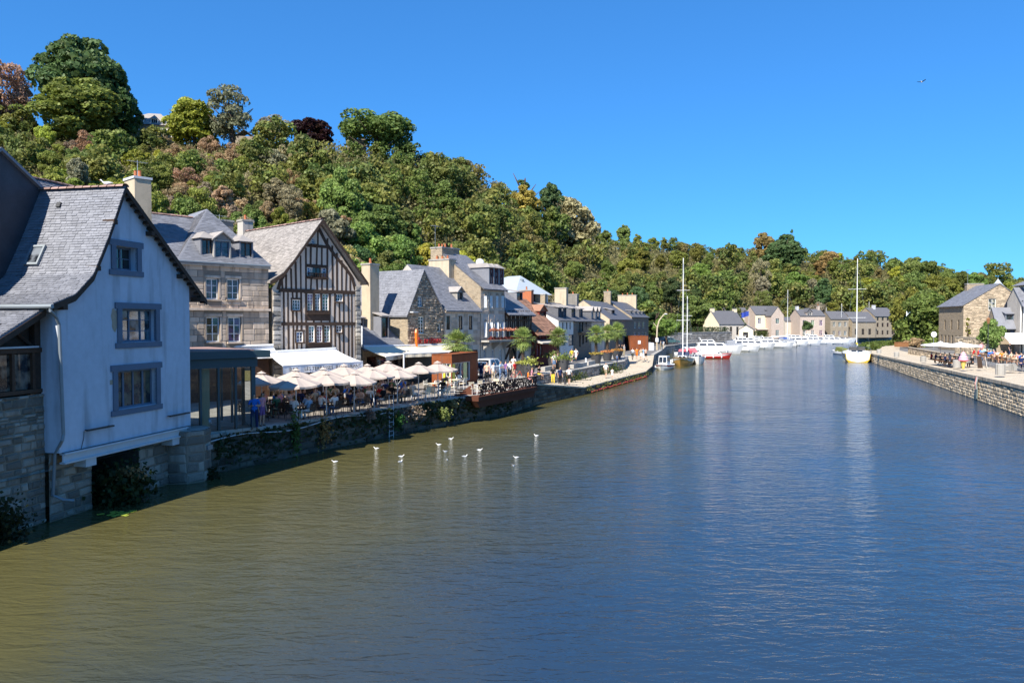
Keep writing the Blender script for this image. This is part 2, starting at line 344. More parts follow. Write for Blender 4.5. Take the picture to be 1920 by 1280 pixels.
l.new(bumpn(n, mathn(n, 'MULTIPLY', mathn(n, 'MULTIPLY', h, gust), fetch.outputs[0]), 1.0, .17), p.inputs['Normal'])

# ================================================================ SETTING: water, banks, quays, hill
TZ = 1.8                                    # level of the left quay and street
def lerp_tab(tab, u):
    if u <= tab[0][0]: return tab[0][1:]
    for a, b in zip(tab, tab[1:]):
        if u <= b[0]:
            f = (u - a[0]) / (b[0] - a[0]); return tuple(p + (q - p) * f for p, q in zip(a[1:], b[1:]))
    return tab[-1][1:]
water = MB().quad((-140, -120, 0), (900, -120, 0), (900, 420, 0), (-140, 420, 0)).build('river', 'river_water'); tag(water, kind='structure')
bed = MB().quad((-4000, -4000, -2), (4000, -4000, -2), (4000, 4000, -2), (-4000, 4000, -2)).build('ground', 'soil_grass'); tag(bed, kind='structure')

FOOT = [(-3.0, 26), (-1.0, 44), (-.75, 50), (-.654, 54), (-.45, 65), (-.306, 76), (-.165, 88), (-.084, 97), (-.05, 102), (0, 110), (.089, 137), (.117, 148), (.142, 160), (.165, 178), (.195, 205), (.256, 232), (.32, 262), (.431, 300), (.5625, 330), (.95, 430), (1.5, 560)]
RIDGE = [(-3.0, 90, 34), (-1.2, 140, 42), (-.686, 160, 47), (-.5, 162, 45.5), (-.343, 168, 45.5), (-.186, 174, 45), (-.093, 180, 43), (-.021, 197, 39), (.0286, 240, 38.5), (.1, 300, 38.5), (.157, 360, 41.5), (.243, 410, 42.8), (.35, 450, 43.5), (.457, 500, 46), (.53, 560, 43), (.6, 640, 38.5), (.686, 740, 38.5), (.81, 900, 38), (1.5, 1200, 42)]
def hill_pt(u, s):                          # s 0 at the foot of the slope, 1 at the crest
    d0 = lerp_tab(FOOT, u)[0]; d1, z1 = lerp_tab(RIDGE, u)
    D = d0 + (d1 - d0) * s
    z = TZ + .05 + (z1 - TZ) * (1.12 * s - .12 * s * s * s if s < 1 else 1.0 + .02 * (s - 1))
    z += (mnoise.noise(Vector((u * D * .05, D * .05, 3))) * 1.8 + mnoise.noise(Vector((u * D * .17, D * .17, 9))) * .6) * min(1, s * 5)
    return Vector((u * D, D, z))
us = [-3.0, -2.2, -1.6, -1.3, -1.1] + [-1 + .02 * i for i in range(101)] + [1.1, 1.3, 1.5]; ss = [0, .03, .07] + [.1 + .05 * i for i in range(19)] + [1.15, 1.4, 1.9]
mb = MB(); nU, nS = len(us), len(ss)
for u in us:
    for s in ss: mb.v.append(tuple(hill_pt(u, s)))
for i in range(nU - 1):
    for j in range(nS - 1): mb.f.append((i * nS + j, (i + 1) * nS + j, (i + 1) * nS + j + 1, i * nS + j + 1)); mb.m.append(0)
hill = mb.build('hillside_terrain', 'soil_grass', smooth=True); tag(hill, kind='structure')

# left bank: stations pairing the water's edge with the foot of the hill
QL = [(-17.6, 10), (-16.6, 24), (-14.5, 33.0), (-11.1, 38.9), (-5.7, 48.3), (-.6, 55.6), (2.0, 62.5)]          # terrace quay
LOWF = [(2.0, 62.5, 1.8), (6.9, 71.5, .72), (16.8, 94, .72), (19.5, 104, .85), (22.2, 117, 1.7)]                # edge of the low quay
LOWB = [(1.3, 64.5, 1.78), (2.2, 72.0, .95), (5.6, 77.5, .72), (14.7, 98, .72), (16.4, 106.0, .9), (18.0, 117, 1.7)]   # foot of the wall behind it
UP = [(1.3, 64.5), (2.2, 72.0), (5.6, 77.5), (14.7, 98), (16.4, 106), (18.0, 117)]
FAR = [(22.2, 117), (27, 135), (33, 160), (46, 185), (76, 224), (122, 258), (172, 276), (420, 330)]
def strip(name, edge, z, foot_pts, mat):
    mb = MB(); n_ = len(edge)
    for (a, b) in zip(edge, foot_pts): mb.v += [(a[0], a[1], z), (b[0], b[1], z)]
    for i in range(n_ - 1): mb.f.append((2 * i, 2 * i + 2, 2 * i + 3, 2 * i + 1)); mb.m.append(0)
    return tag(mb.build(name, mat), kind='structure')
def foot_at(u): D = lerp_tab(FOOT, u)[0] + 3; return (u * D, D)
strip('terrace_pavement', QL[:5] + QL[5:] + [], TZ, [foot_at(u) for u in (-2.4, -1.1, -.72, -.5, -.33, -.16, -.1)], 'paving_terrace')
strip('esplanade_pavement', [(2.0, 62.5)] + UP, TZ + .004, [foot_at(u) for u in (-.1, -.09, -.06, -.01, .05, .09, .12)], 'concrete')
strip('harbour_road', [(18.0, 117)] + FAR, TZ + .002, [foot_at(u) for u in (.12, .13, .15, .18, .22, .3, .42, .55, .95)], 'asphalt')
# street between terrace and houses
def offset_line(pts, o):
    out = []
    for i, p in enumerate(pts):
        a = Vector(pts[max(i - 1, 0)]); b = Vector(pts[min(i + 1, len(pts) - 1)]); t = (b - a).normalized(); out.append((p[0] - t.y * o, p[1] + t.x * o))
    return out
ST = [(-5.2, 62.0), (0.2, 72.0), (4.6, 82.0), (11.5, 100), (15.5, 116), (19.5, 135)]
mb = MB()
for (p, q) in zip(ST, offset_line(ST, 6.0)): mb.v += [(p[0], p[1], TZ + .012), (q[0], q[1], TZ + .012)]
for i in range(len(ST) - 1): mb.f.append((2 * i, 2 * i + 2, 2 * i + 3, 2 * i + 1)); mb.m.append(0)
tag(mb.build('street', 'asphalt'), kind='structure')
# low quay surface with its water face
mb = MB(); nb = 6
LOWF6 = [(2.0, 62.5, 1.8), (3.4, 65.5, 1.45)] + LOWF[1:]
for f, b in zip(LOWF6, LOWB): mb.v += [f, b]
for i in range(5): mb.f.append((2 * i, 2 * i + 2, 2 * i + 3, 2 * i + 1)); mb.m.append(0)
tag(mb.build('low_quay_pavement', 'paving'), kind='structure')
# ---- stones
def unit_stone(seed, bev=.12, irr=.05):
    r = random.Random(seed); mb = MB()
    def j(a): return a + r.uniform(-irr, irr)
    o = [(j(-.5 + irr * .5), 0, j(-.5 + irr * .5)), (j(.5 - irr * .5), 0, j(-.5 + irr * .5)), (j(.5 - irr * .5), 0, j(.5 - irr * .5)), (j(-.5 + irr * .5), 0, j(.5 - irr * .5))]
    k = 1 - 2 * bev * r.uniform(.5, .8)
    f = [(x * k, -1 + r.uniform(-.15, .15), z * (1 - 2 * bev * .9)) for x, y, z in o]
    c = (r.uniform(-.1, .1), -1.15, r.uniform(-.1, .1))
    mb.v = o + f + [c]
    for i in range(4):
        q = (i + 1) % 4; mb.f += [(i, q, 4 + q, 4 + i), (4 + i, 4 + q, 8)]; mb.m += [0, 0]
    return mb
STONE = {}
def stone_mesh(mat, rough):
    k = (mat, rough)
    if k not in STONE: STONE[k] = [unit_stone(100 + i, *((.10, .02) if not rough else (.16, .09))).mesh('stone', mat) for i in range(6)]
    return STONE[k]
def lay(u0, u1, z0, z1, hr, wr, holes=(), rnd=None, gap=.012):
    r = rnd or random.Random(5); out = []; z = z0
    f0 = u0 if callable(u0) else (lambda z: u0); f1 = u1 if callable(u1) else (lambda z: u1)
    while z < z1 - .05:
        h = min(r.uniform(*hr), z1 - z)
        if z1 - z - h < hr[0] * .5: h = z1 - z
        a = max(f0(z), f0(z + h)); b = min(f1(z), f1(z + h)); spans = [(a, b)]
        for (ha, hb, hz0, hz1) in holes:
            if hz0 < z + h - .03 and hz1 > z + .03:
                ns = []
                for s0, s1 in spans:
                    if hb <= s0 or ha >= s1: ns.append((s0, s1)); continue
                    if ha > s0: ns.append((s0, ha))
                    if hb < s1: ns.append((hb, s1))
                spans = ns
        for s0, s1 in spans:
            u = s0
            while s1 - u > .04:
                wd = min(r.uniform(*wr), s1 - u)
                if s1 - u - wd < wr[0] * .6: wd = s1 - u
                if wd > .9 * wr[1] + wr[0]: wd = (s1 - u) / 2
                out.append((u + wd / 2, z + h / 2, wd - gap, h - gap)); u += wd
        z += h
    return out
def place_stones(parent, blocks, mat, joined, depth=.03, y=0.0, rough=False, limit=300, weight=None, mx=None):
    """parent's own frame: x along the wall, -y outwards; mx maps (u,z) -> (x,y,z,rot) when the wall is a chain"""
    r = random.Random(len(blocks)); ms = stone_mesh(mat, rough)
    order = sorted(range(len(blocks)), key=lambda i: -(weight(blocks[i]) if weight else blocks[i][2] * blocks[i][3]))
    single = set(order[:limit]); jm = MB(); us_ = [unit_stone(100 + i, *((.10, .02) if not rough else (.16, .09))) for i in range(3)]
    for i, (u, z, wd, h) in enumerate(blocks):
        d = depth * r.uniform(.5, 1.5)
        x_, y_, rz = (u, y, 0) if mx is None else mx(u)
        if i in single:
            o = bpy.data.objects.new('stone', ms[r.randrange(len(ms))]); COL.objects.link(o); o.parent = parent
            o.location = (x_, y_, z); o.scale = (wd, d, h); o.rotation_euler = (0, 0, rz)
        else:
            s = us_[r.randrange(3)]; b = len(jm.v); cs, sn = math.cos(rz), math.sin(rz)
            for (vx, vy, vz) in s.v:
                lx, ly = vx * wd, vy * d; jm.v.append((x_ + lx * cs - ly * sn, y_ + lx * sn + ly * cs, z + vz * h))
            for f in s.f: jm.f.append(tuple(b + k for k in f)); jm.m.append(0)
    if jm.f:
        o = jm.build('small_stones', joined, parent); o['kind'] = 'stuff'
def chain_map(pts):
    segs = []; acc = 0
    for a, b in zip(pts, pts[1:]):
        L = math.hypot(b[0] - a[0], b[1] - a[1]); segs.append((acc, L, a, b)); acc += L
    def mx(u):
        for s0, L, a, b in segs:
            if u <= s0 + L or s0 is segs[-1][0]:
                f = (u - s0) / L; return (a[0] + (b[0] - a[0]) * f, a[1] + (b[1] - a[1]) * f, math.atan2(b[1] - a[1], b[0] - a[0]))
    return mx, acc
def chain_wall(name, label, pts, z0f, z1f, mat, stonemat, joined, hr, wr, coping=None, depth=.05, limit=300, thick=.5, group=None, cop_over=.06, coplen=1.2, near=(0, 0), rough=True, coph=.22):
    """a quay wall along pts (walk direction keeps the water on the right)"""
    mx, L = chain_map(pts); root = empty(name, (0, 0, 0), 0, label, 'wall', group)
    mb = MB(); acc = 0
    for a, b in zip(pts, pts[1:]):
        l_ = math.hypot(b[0] - a[0], b[1] - a[1]); t = Vector((b[0] - a[0], b[1] - a[1])) / l_; nrm = Vector((-t.y, t.x)) * thick
        za, zb = z1f(acc), z1f(acc + l_)
        mb.quad((a[0], a[1], z0f), (b[0], b[1], z0f), (b[0], b[1], zb), (a[0], a[1], za))
        mb.quad((a[0], a[1], za), (b[0], b[1], zb), (b[0] + nrm.x, b[1] + nrm.y, zb), (a[0] + nrm.x, a[1] + nrm.y, za)); acc += l_
    mb.build('backing', mat, root)
    r = random.Random(3); zmax = max(z1f(L * i / 20) for i in range(21)); bl = []
    cph = coph if coping else 0
    for (u, z, wd, h) in lay(0, L, max(z0f, 0.0) , zmax, hr, wr, rnd=r):
        zt = z1f(u) - cph
        if z + h / 2 > zt:
            if z - h / 2 > zt - .08: continue
            h2 = zt - (z - h / 2); z = z - h / 2 + h2 / 2; h = h2 - .01
        bl.append((u, z, wd, h))
    def wt(b):
        x_, y_, _ = mx(b[0]); return b[2] * b[3] / ((x_ - near[0]) ** 2 + (y_ - near[1]) ** 2)
    place_stones(root, bl, stonemat, joined, depth, rough=rough, limit=limit, weight=wt, mx=mx)
    if coping:
        u = 0; cm = [unit_box_bev(coping, i) for i in range(3)]
        while u < L - .1:
            wd = min(r.uniform(coplen * .7, coplen * 1.3), L - u); x_, y_, rz = mx(u + wd / 2); zt = z1f(u + wd / 2); slope = math.atan2(z1f(u) - z1f(u + wd), wd)
            o = bpy.data.objects.new('coping_stone', cm[r.randrange(3)]); COL.objects.link(o); o.parent = root
            nx, ny = -math.sin(rz), math.cos(rz); k = thick / 2 - cop_over
            o.location = (x_ + nx * k, y_ + ny * k, zt - coph / 2 + .03); o.scale = (wd - .012, thick + .02, coph); o.rotation_euler = (0, slope, rz); u += wd
    return root
UB = {}
def unit_box_bev(mat, seed=0, bev=.06):
    k = (mat, seed, bev)
    if k not in UB:
        bm = bmesh.new(); bmesh.ops.create_cube(bm, size=1); r = random.Random(seed)
        bmesh.ops.bevel(bm, geom=bm.edges[:], offset=bev * .4, segments=1, affect='EDGES')
        me = bpy.data.meshes.new('block'); bm.to_mesh(me); bm.free(); me.materials.append(M[mat]); UB[k] = me
    return UB[k]
simple('damp_stone', (.115, .10, .075), .9, .35, 1.2, .4, .02, objrand=.8, spec=.2, stain=.6)
simple('damp_joined', (.115, .10, .075), .9, .35, 1.2, .4, .02, island=.8, spec=.2)
chain_wall('quay_wall', 'dark mossy stone quay wall below the umbrella terrace', QL[2:], -.6, lambda u: TZ - .005, 'dark_mortar', 'damp_stone', 'damp_joined', (.24, .42), (.4, 1.0), 'concrete', .05, 280, .55, cop_over=.04, coplen=2.0, coph=.16)
acc_ = [0]
for a, b in zip(LOWF, LOWF[1:]): acc_.append(acc_[-1] + math.hypot(b[0] - a[0], b[1] - a[1]))
zt_low = lambda u: lerp_tab([(a, p[2]) for a, p in zip(acc_, LOWF)], u)[0] - .003
chain_wall('low_quay_wall', 'low stone quay edge with red fenders at the sunny landing', [p[:2] for p in LOWF], -.6, zt_low, 'dark_mortar', 'damp_stone', 'damp_joined', (.24, .36), (.5, 1.0), 'paving', .04, 120, .5, coplen=1.6, coph=.14)
chain_wall('retaining_wall', 'dark rubble retaining wall between low quay and esplanade', UP, .3, lambda u: TZ + .03, 'dark_mortar', 'granite', 'granite_joined', (.16, .28), (.25, .6), 'concrete', .04, 200, .45, coplen=1.8, coph=.14)
chain_wall('harbour_wall', 'low stone harbour wall behind the moored motor boats', FAR, -.6, lambda u: TZ - .002, 'rubble_dark', 'granite', 'granite_joined', (.4, .6), (1.2, 2.6), 'concrete', .03, 60, .6, coplen=4, coph=.2)

# ---- right bank
RQ = [(24.6, 15.6), (38.6, 57.6), (45.9, 79.9), (61.6, 127), (67, 143), (78, 164), (98, 189), (132, 213), (185, 236), (420, 300)]
def zr_of(y): return lerp_tab([(0, 2.35), (58, 2.25), (80, 2.0), (127, 1.5), (170, 1.5), (400, 1.6)], y)[0]
# the wall keeps the water on the left here, so walk it towards the camera
RQr = RQ[::-1]; mxRr, LRr = chain_map(RQr[5:])
chain_wall('quay_wall', 'sunlit tan stone quay wall along the right bank', RQr[5:], -.6, lambda u: zr_of(mxRr(u)[1]), 'mortar', 'quay_stone', 'quay_joined', (.2, .34), (.35, .95), 'paving', .03, 300, .7, coplen=1.7, coph=.3, near=(0, 0))
def right_ground(name, o0, o1, dz0, dz1, mat, i0=0, i1=None):
    a = offset_line(RQ, -o0); b = offset_line(RQ, -o1); mb = MB()
    i1 = i1 or len(RQ)
    for i in range(i0, i1):
        z = zr_of(RQ[i][1]); mb.v += [(a[i][0], a[i][1], z + dz0), (b[i][0], b[i][1], z + dz1)]
    for i in range(i1 - i0 - 1): mb.f.append((2 * i, 2 * i + 1, 2 * i + 3, 2 * i + 2)); mb.m.append(0)
    return tag(mb.build(name, mat), kind='structure')
right_ground('quay_promenade', .3, 6.5, 0, .12, 'paving')
right_ground('quay_road', 6.45, 16, .125, .55, 'asphalt')
right_ground('verge', 15.9, 60, .55, 1.6, 'concrete')
right_ground('field', 59, 1500, 1.6, 6.0, 'soil_grass')

# ================================================================ BUILDING TOOLS
class Frame:                                # a facade: x along it, y into the building, -y towards the viewer, z is height above the river
    def __init__(s, x, y, rot): s.o = Vector((x, y)); s.rot = rot; s.ux = Vector((math.cos(rot), math.sin(rot))); s.uy = Vector((-math.sin(rot), math.cos(rot)))
    def uv(s, px, py, y=0.0):               # where the sight line of a photo point meets the facade plane
        d = ray(px, py); o = s.o + s.uy * y; nx = s.uy
        t = (o - Vector((0, 0))).dot(nx) / (d.x * nx.x + d.y * nx.y); P = C0 + d * t
        return ((P.x - s.o.x) * s.ux.x + (P.y - s.o.y) * s.ux.y, P.z)
    def x(s, px, y=0.0): return s.uv(px, 600, y)[0]
    def w(s, x, y): return s.o + s.ux * x + s.uy * y
def face(side, w_, d_):
    return {'front': ((0, 0), 0), 'left': ((0, d_), -math.pi / 2), 'right': ((w_, 0), math.pi / 2), 'back': ((w_, d_), math.pi)}[side]
def wall_mesh(x0, x1, z0, top, holes, reveal=.16, mat_idx=0):
    """sheet from x0..x1, bottom z0, top a polyline [(x,z)...]; holes [(xa,xb,za,zb)] with reveals"""
    mb = MB()
    def tz(x):
        for a, b in zip(top, top[1:]):
            if x <= b[0] + 1e-9: return a[1] + (b[1] - a[1]) * ((x - a[0]) / (b[0] - a[0]) if b[0] > a[0] else 0)
        return top[-1][1]
    cuts = sorted(set([x0, x1] + [p[0] for p in top if x0 < p[0] < x1] + [v for h in holes for v in h[:2] if x0 < v < x1]))
    for a, b in zip(cuts, cuts[1:]):
        if b - a < 1e-6: continue
        hs = sorted([h for h in holes if h[0] <= a + 1e-6 and h[1] >= b - 1e-6], key=lambda h: h[2]); z = z0
        for h in hs:
            if h[2] > z + 1e-6: mb.quad((a, 0, z), (b, 0, z), (b, 0, h[2]), (a, 0, h[2]))
            z = h[3]
        mb.quad((a, 0, z), (b, 0, z), (b, 0, tz(b)), (a, 0, tz(a)))
    for (a, b, za, zb) in holes:
        r = reveal
        mb.quad((a, 0, za), (a, r, za), (a, r, zb), (a, 0, zb)).quad((b, r, za), (b, 0, za), (b, 0, zb), (b, r, zb))
        mb.quad((a, 0, za), (b, 0, za), (b, r, za), (a, r, za)).quad((a, r, zb), (b, r, zb), (b, 0, zb), (a, 0, zb))
    return mb
WC = {}
def window(root, side, w_, d_, x0, x1, z0, z1, nx=2, ny=3, fmat='white_paint', glass=(.25, .27, .3), depth=.12, sill=None, shutters=None, panes=False, fw=.07, bar=.035, lintel=None, surround=None, door=False):
    (ox, oy), rz = face(side, w_, d_); cs, sn = math.cos(rz), math.sin(rz)
    W, H = x1 - x0, z1 - z0; cx = (x0 + x1) / 2
    def at(u, y, z): return (ox + u * cs - y * sn, oy + u * sn + y * cs, z)
    key = (round(W, 2), round(H, 2), nx, ny, fmat, fw, bar)
    if key not in WC:
        mb = MB(); w2 = W / 2
        mb.box(-w2, -w2 + fw, 0, .06, 0, H).box(w2 - fw, w2, 0, .06, 0, H).box(-w2 + fw, w2 - fw, .003, .06, 0, fw).box(-w2 + fw, w2 - fw, .003, .06, H - fw, H)
        for i in range(1, nx):
            x = -w2 + W * i / nx; b = fw * .75 if (nx % 2 == 0 and i == nx // 2) or nx == 3 else bar; mb.box(x - b / 2, x + b / 2, -.004, .05, fw, H - fw)
        for j in range(1, ny):
            z = H * j / ny; mb.box(-w2 + fw, w2 - fw, .012, .045, z - bar / 2, z + bar / 2)
        WC[key] = mb.mesh('window', fmat)
    o = inst('door' if door else 'window', WC[key], root, at(cx, depth - .03, z0), rz)
    gp = unit_pane()
    g = tuple(c * random.uniform(.3, 1.1) for c in glass)
    if panes:
        pw, ph = W / nx, H / ny
        for i in range(nx):
            for j in range(ny): inst('pane', gp, o, (-W / 2 + pw * (i + .5), .03, ph * (j + .5)), (R(random.uniform(-.5, .5)), 0, R(random.uniform(-.7, .7))), (pw, 1, ph), g)
    else: inst('pane', gp, o, (0, .03, H / 2), 0, (W, 1, H), g)
    if sill: inst('sill', unit_box_bev(sill), o, (0, -depth * .6, -.05), 0, (W + .22, depth + .16, .1))
    if lintel: inst('lintel', unit_box_bev(lintel), o, (0, -depth + .03, H + .13), 0, (W + .4, .1, .26))
    if surround:
        mt, b, pr = surround
        for (sx, szz, sw, sh) in ((-W / 2 - b / 2, H / 2, b, H), (W / 2 + b / 2, H / 2, b, H), (0, H + b / 2, W + 2.9 * b, b), (0, -b / 2, W + 2.9 * b, b * .9)):
            inst('window_surround', unit_box_bev(mt), o, (sx, -depth + .03 - pr / 2 + .03, szz), 0, (sw, pr + .06, sh))
    if shutters:
        sm, sw = shutters; me = shutter_mesh(sm)
        for sgn in (-1, 1): inst('shutter', me, o, (sgn * (W / 2 + sw / 2 + .01), -depth - .005, H / 2), 0, (sw, 1, H))
    return o
def unit_pane():
    if 'pane' not in WC: WC['pane'] = MB().quad((-.5, 0, -.5), (.5, 0, -.5), (.5, 0, .5), (-.5, 0, .5)).mesh('pane', 'glass')
    return WC['pane']
def shutter_mesh(mat):
    k = ('sh', mat)
    if k not in WC:
        mb = MB().box(-.5, -.42, -.02, .02, -.5, .5).box(.42, .5, -.02, .02, -.5, .5).box(-.42, .42, -.02, .02, .46, .5).box(-.42, .42, -.02, .02, -.5, -.46).box(-.42, .42, -.02, .02, -.03, .03)
        for i in range(8):
            for b in (-.44, .05): z = b + i * .05; mb.quad((-.42, -.015, z), (.42, -.015, z), (.42, .015, z + .045), (-.42, .015, z + .045))
        WC[k] = mb.mesh('shutter', mat)
    return WC[k]
def roof_profile(root, prof, y0, y1, axis, mat, slate_mat=None, sl=(.28, .14), thick=.1, clip=None, name='roof', ridge=None, rlen=.4, stagger=True):
    """prof: polyline across the roof (a, z) from one eave over the ridge to the other; extruded y0..y1. axis 'y': a is x. axis 'x': a is y."""
    def P(a, e, z): return (a, e, z) if axis == 'y' else (e, a, z)
    mb = MB(); n_ = len(prof)
    for (a, b) in zip(prof, prof[1:]):
        q = [P(a[0], y0, a[1]), P(b[0], y0, b[1]), P(b[0], y1, b[1]), P(a[0], y1, a[1])]; u = [P(a[0], y0, a[1] - thick), P(b[0], y0, b[1] - thick), P(b[0], y1, b[1] - thick), P(a[0], y1, a[1] - thick)]
        mb.poly(q[::-1] if axis == 'y' else q); mb.poly(u if axis == 'y' else u[::-1]); mb.quad(q[0], q[1], u[1], u[0]); mb.quad(q[2], q[3], u[3], u[2])
    a, b = prof[0], prof[-1]
    mb.quad(P(a[0], y0, a[1]), P(a[0], y1, a[1]), P(a[0], y1, a[1] - thick), P(a[0], y0, a[1] - thick)); mb.quad(P(b[0], y0, b[1]), P(b[0], y1, b[1]), P(b[0], y1, b[1] - thick), P(b[0], y0, b[1] - thick))
    rf = mb.build(name, mat, root)
    if slate_mat:
        top = max(range(n_), key=lambda i: prof[i][1]); sm = MB(); rr = random.Random(int(abs(y1) * 100) + n_)
        for side in (prof[:top + 1], prof[top:][::-1]):
            if len(side) < 2: continue
            slate_rows(sm, side, y0, y1, P, sl, rr, clip)
        o = sm.build('slates', slate_mat, rf); o['kind'] = 'stuff'
    if ridge:
        top = max(prof, key=lambda p: p[1]); k = max(1, int((y1 - y0) / rlen)); L = (y1 - y0) / k; me = ridge_mesh(ridge)
        for i in range(k): inst('ridge_tile', me, rf, P(top[0], y0 + L * (i + .5), top[1] + .0), (random.uniform(-.02, .02), 0, (math.pi / 2 if axis == 'y' else 0) + random.uniform(-.03, .03)), (L * 1.04, 1, random.uniform(.9, 1.15)))
    return rf
def ridge_mesh(mat):
    k = ('ridge', mat)
    if k not in WC:
        mb = MB(); ring = []
        for x, s in ((-.5, 1.15), (-.38, 1.0), (.5, .95)):
            ring.append([(x, .16 * s * math.cos(a), .10 * s * math.sin(a) - .03) for a in [math.pi * i / 5 for i in range(6)]])
        for a, b in zip(ring, ring[1:]):
            for i in range(5): mb.quad(a[i], a[i + 1], b[i + 1], b[i])
        WC[k] = mb.mesh('ridge_tile', mat)
    return WC[k]
def slate_rows(sm, side, y0, y1, P, sl, rr, clip=None):
    pts = [Vector((p[0], p[1])) for p in side]; cum = [0]
    for a, b in zip(pts, pts[1:]): cum.append(cum[-1] + (b - a).length)
    def at(s):
        s = min(max(s, 0), cum[-1])
        for i in range(len(pts) - 1):
            if s <= cum[i + 1] + 1e-9:
                t = (pts[i + 1] - pts[i]).normalized(); return pts[i] + t * (s - cum[i]), t
    sgn = 1 if pts[-1].x > pts[0].x else -1
    rows = max(1, int(cum[-1] / sl[1]))
    for r in range(rows):
        s0, s1 = cum[-1] * r / rows, min(cum[-1], cum[-1] * (r + 1.0) / rows); p0, t0 = at(s0 + 1e-4); p1, t1 = at(s1)
        nrm0 = Vector((-t0.y, t0.x)) * sgn; nrm1 = Vector((-t1.y, t1.x)) * sgn
        ya, yb = (y0, y1) if clip is None else clip((s0 + s1) / 2 / cum[-1], y0, y1)
        y = ya - (sl[0] / 2 if r % 2 else 0)
        while y < yb - .02:
            wd = sl[0] * rr.uniform(.82, 1.18); a, b = max(y, ya) + .006, min(y + wd, yb) - .006; y += wd
            if b - a < .03: continue
            lift = .02 * rr.uniform(.6, 1.6); e = rr.uniform(-.01, .012); q0 = p0 + nrm0 * lift + t0 * e; q1 = p1 + nrm1 * .004; qb = p0 + nrm0 * .002 + t0 * e
            A, B, C_, D_ = P(q0.x, a, q0.y), P(q0.x, b, q0.y), P(q1.x, b, q1.y), P(q1.x, a, q1.y)
            sm.v += [A, B, C_, D_, P(qb.x, a, qb.y), P(qb.x, b, qb.y)]; k = len(sm.v) - 6
            sm.f += [(k, k + 1, k + 2, k + 3), (k + 4, k + 5, k + 1, k)]; sm.m += [0, 0]
def chimney(root, x, y, wx, wy, z0, z1, mat='rubble_warm', pots=2, capmat='concrete', along='x'):
    c = MB().box(x - wx / 2, x + wx / 2, y - wy / 2, y + wy / 2, z0, z1).build('chimney', mat, root)
    MB().box(x - wx / 2 - .06, x + wx / 2 + .06, y - wy / 2 - .06, y + wy / 2 + .06, z1, z1 + .14).build('chimney_cap', capmat, c)
    k = ('pot',)
    if k not in WC: WC[k] = MB().lathe([(.13, 0), (.15, .05), (.11, .1), (.10, .42), (.13, .45), (.09, .45), (.09, .2)], 8).mesh('chimney_pot', 'terracotta')
    for i in range(pots):
        f = (i + .5) / pots - .5; inst('chimney_pot', WC[k], c, (x + (wx * .8 * f if along == 'x' else 0), y + (wy * .8 * f if along == 'y' else 0), z1 + .14), 0, (1, 1, random.uniform(.8, 1.2)))
    return c
def dormer(root, x, z0, w_, h_, y, depth, style='gable', wall='slate', fr='white_paint', roofm='slate', nx=2, ny=2, glass=(.2, .22, .25), rise=.45):
    """front of the dormer at depth y behind the facade"""
    d = MB()
    d.box(x - w_ / 2 - .1, x - w_ / 2, y, y + depth, z0, z0 + h_).box(x + w_ / 2, x + w_ / 2 + .1, y, y + depth, z0, z0 + h_).box(x - w_ / 2, x + w_ / 2, y, y + depth, z0 + h_ - .06, z0 + h_).box(x - w_ / 2, x + w_ / 2, y + .2, y + depth, z0, z0 + h_ - .06)
    o = d.build('dormer', wall, root); o_ = .14
    if style == 'gable':
        W = w_ / 2 + .1 + o_
        mb = MB().prism([(x - W, z0 + h_ - .05), (x, z0 + h_ + rise), (x + W, z0 + h_ - .05), (x + W, z0 + h_ + .03), (x, z0 + h_ + rise + .1), (x - W, z0 + h_ + .03)][::-1], y - .18, y + depth + .6)
        mb.prism([(x - W + .12, z0 + h_), (x + W - .12, z0 + h_), (x, z0 + h_ + rise - .02)][::-1], y + .02, y + depth)
    elif style == 'hip':
        W = w_ / 2 + .1 + o_; zt = z0 + h_; A = (x - W, y - .18, zt); B = (x + W, y - .18, zt); E = (x, y + .55, zt + rise); Fq = (x, y + depth + .8, zt + rise); C_ = (x + W, y + depth + .8, zt); D_ = (x - W, y + depth + .8, zt)
        mb = MB().poly([A, B, E]).poly([B, C_, Fq, E]).poly([D_, A, E, Fq]).poly([A, D_, C_, B])
    else:
        W = w_ / 2 + .1 + o_; zt = z0 + h_
        mb = MB().prism([(y - .2, zt), (y + depth + .7, zt + rise), (y + depth + .7, zt + rise + .08), (y - .2, zt + .08)], x - W, x + W); mb.v = [(b, a, c) for a, b, c in mb.v]; mb.f = [f[::-1] for f in mb.f]
    mb.build('dormer_roof', roofm, o)
    me = ('dw', round(w_, 2), round(h_, 2), fr, nx, ny)
    if me not in WC:
        m_ = MB(); f_ = .06; w2 = w_ / 2; H = h_ - .08
        m_.box(-w2, -w2 + f_, 0, .05, 0, H).box(w2 - f_, w2, 0, .05, 0, H).box(-w2 + f_, w2 - f_, .003, .05, 0, f_).box(-w2 + f_, w2 - f_, .003, .05, H - f_, H)
        for i in range(1, nx): m_.box(-w2 + w_ * i / nx - .025, -w2 + w_ * i / nx + .025, -.003, .04, f_, H - f_)
        for j in range(1, ny): m_.box(-w2 + f_, w2 - f_, .01, .04, H * j / ny - .015, H * j / ny + .015)
        WC[me] = m_.mesh('dormer_window', fr)
    wv = inst('dormer_window', WC[me], o, (x, y + .1, z0 + .01)); wv_p = wv
    gl = MB().quad((x - w_ / 2, y + .15, z0), (x + w_ / 2, y + .15, z0), (x + w_ / 2, y + .15, z0 + h_ - .06), (x - w_ / 2, y + .15, z0 + h_ - .06)).build('pane', 'glass', o, color=glass)
    return o
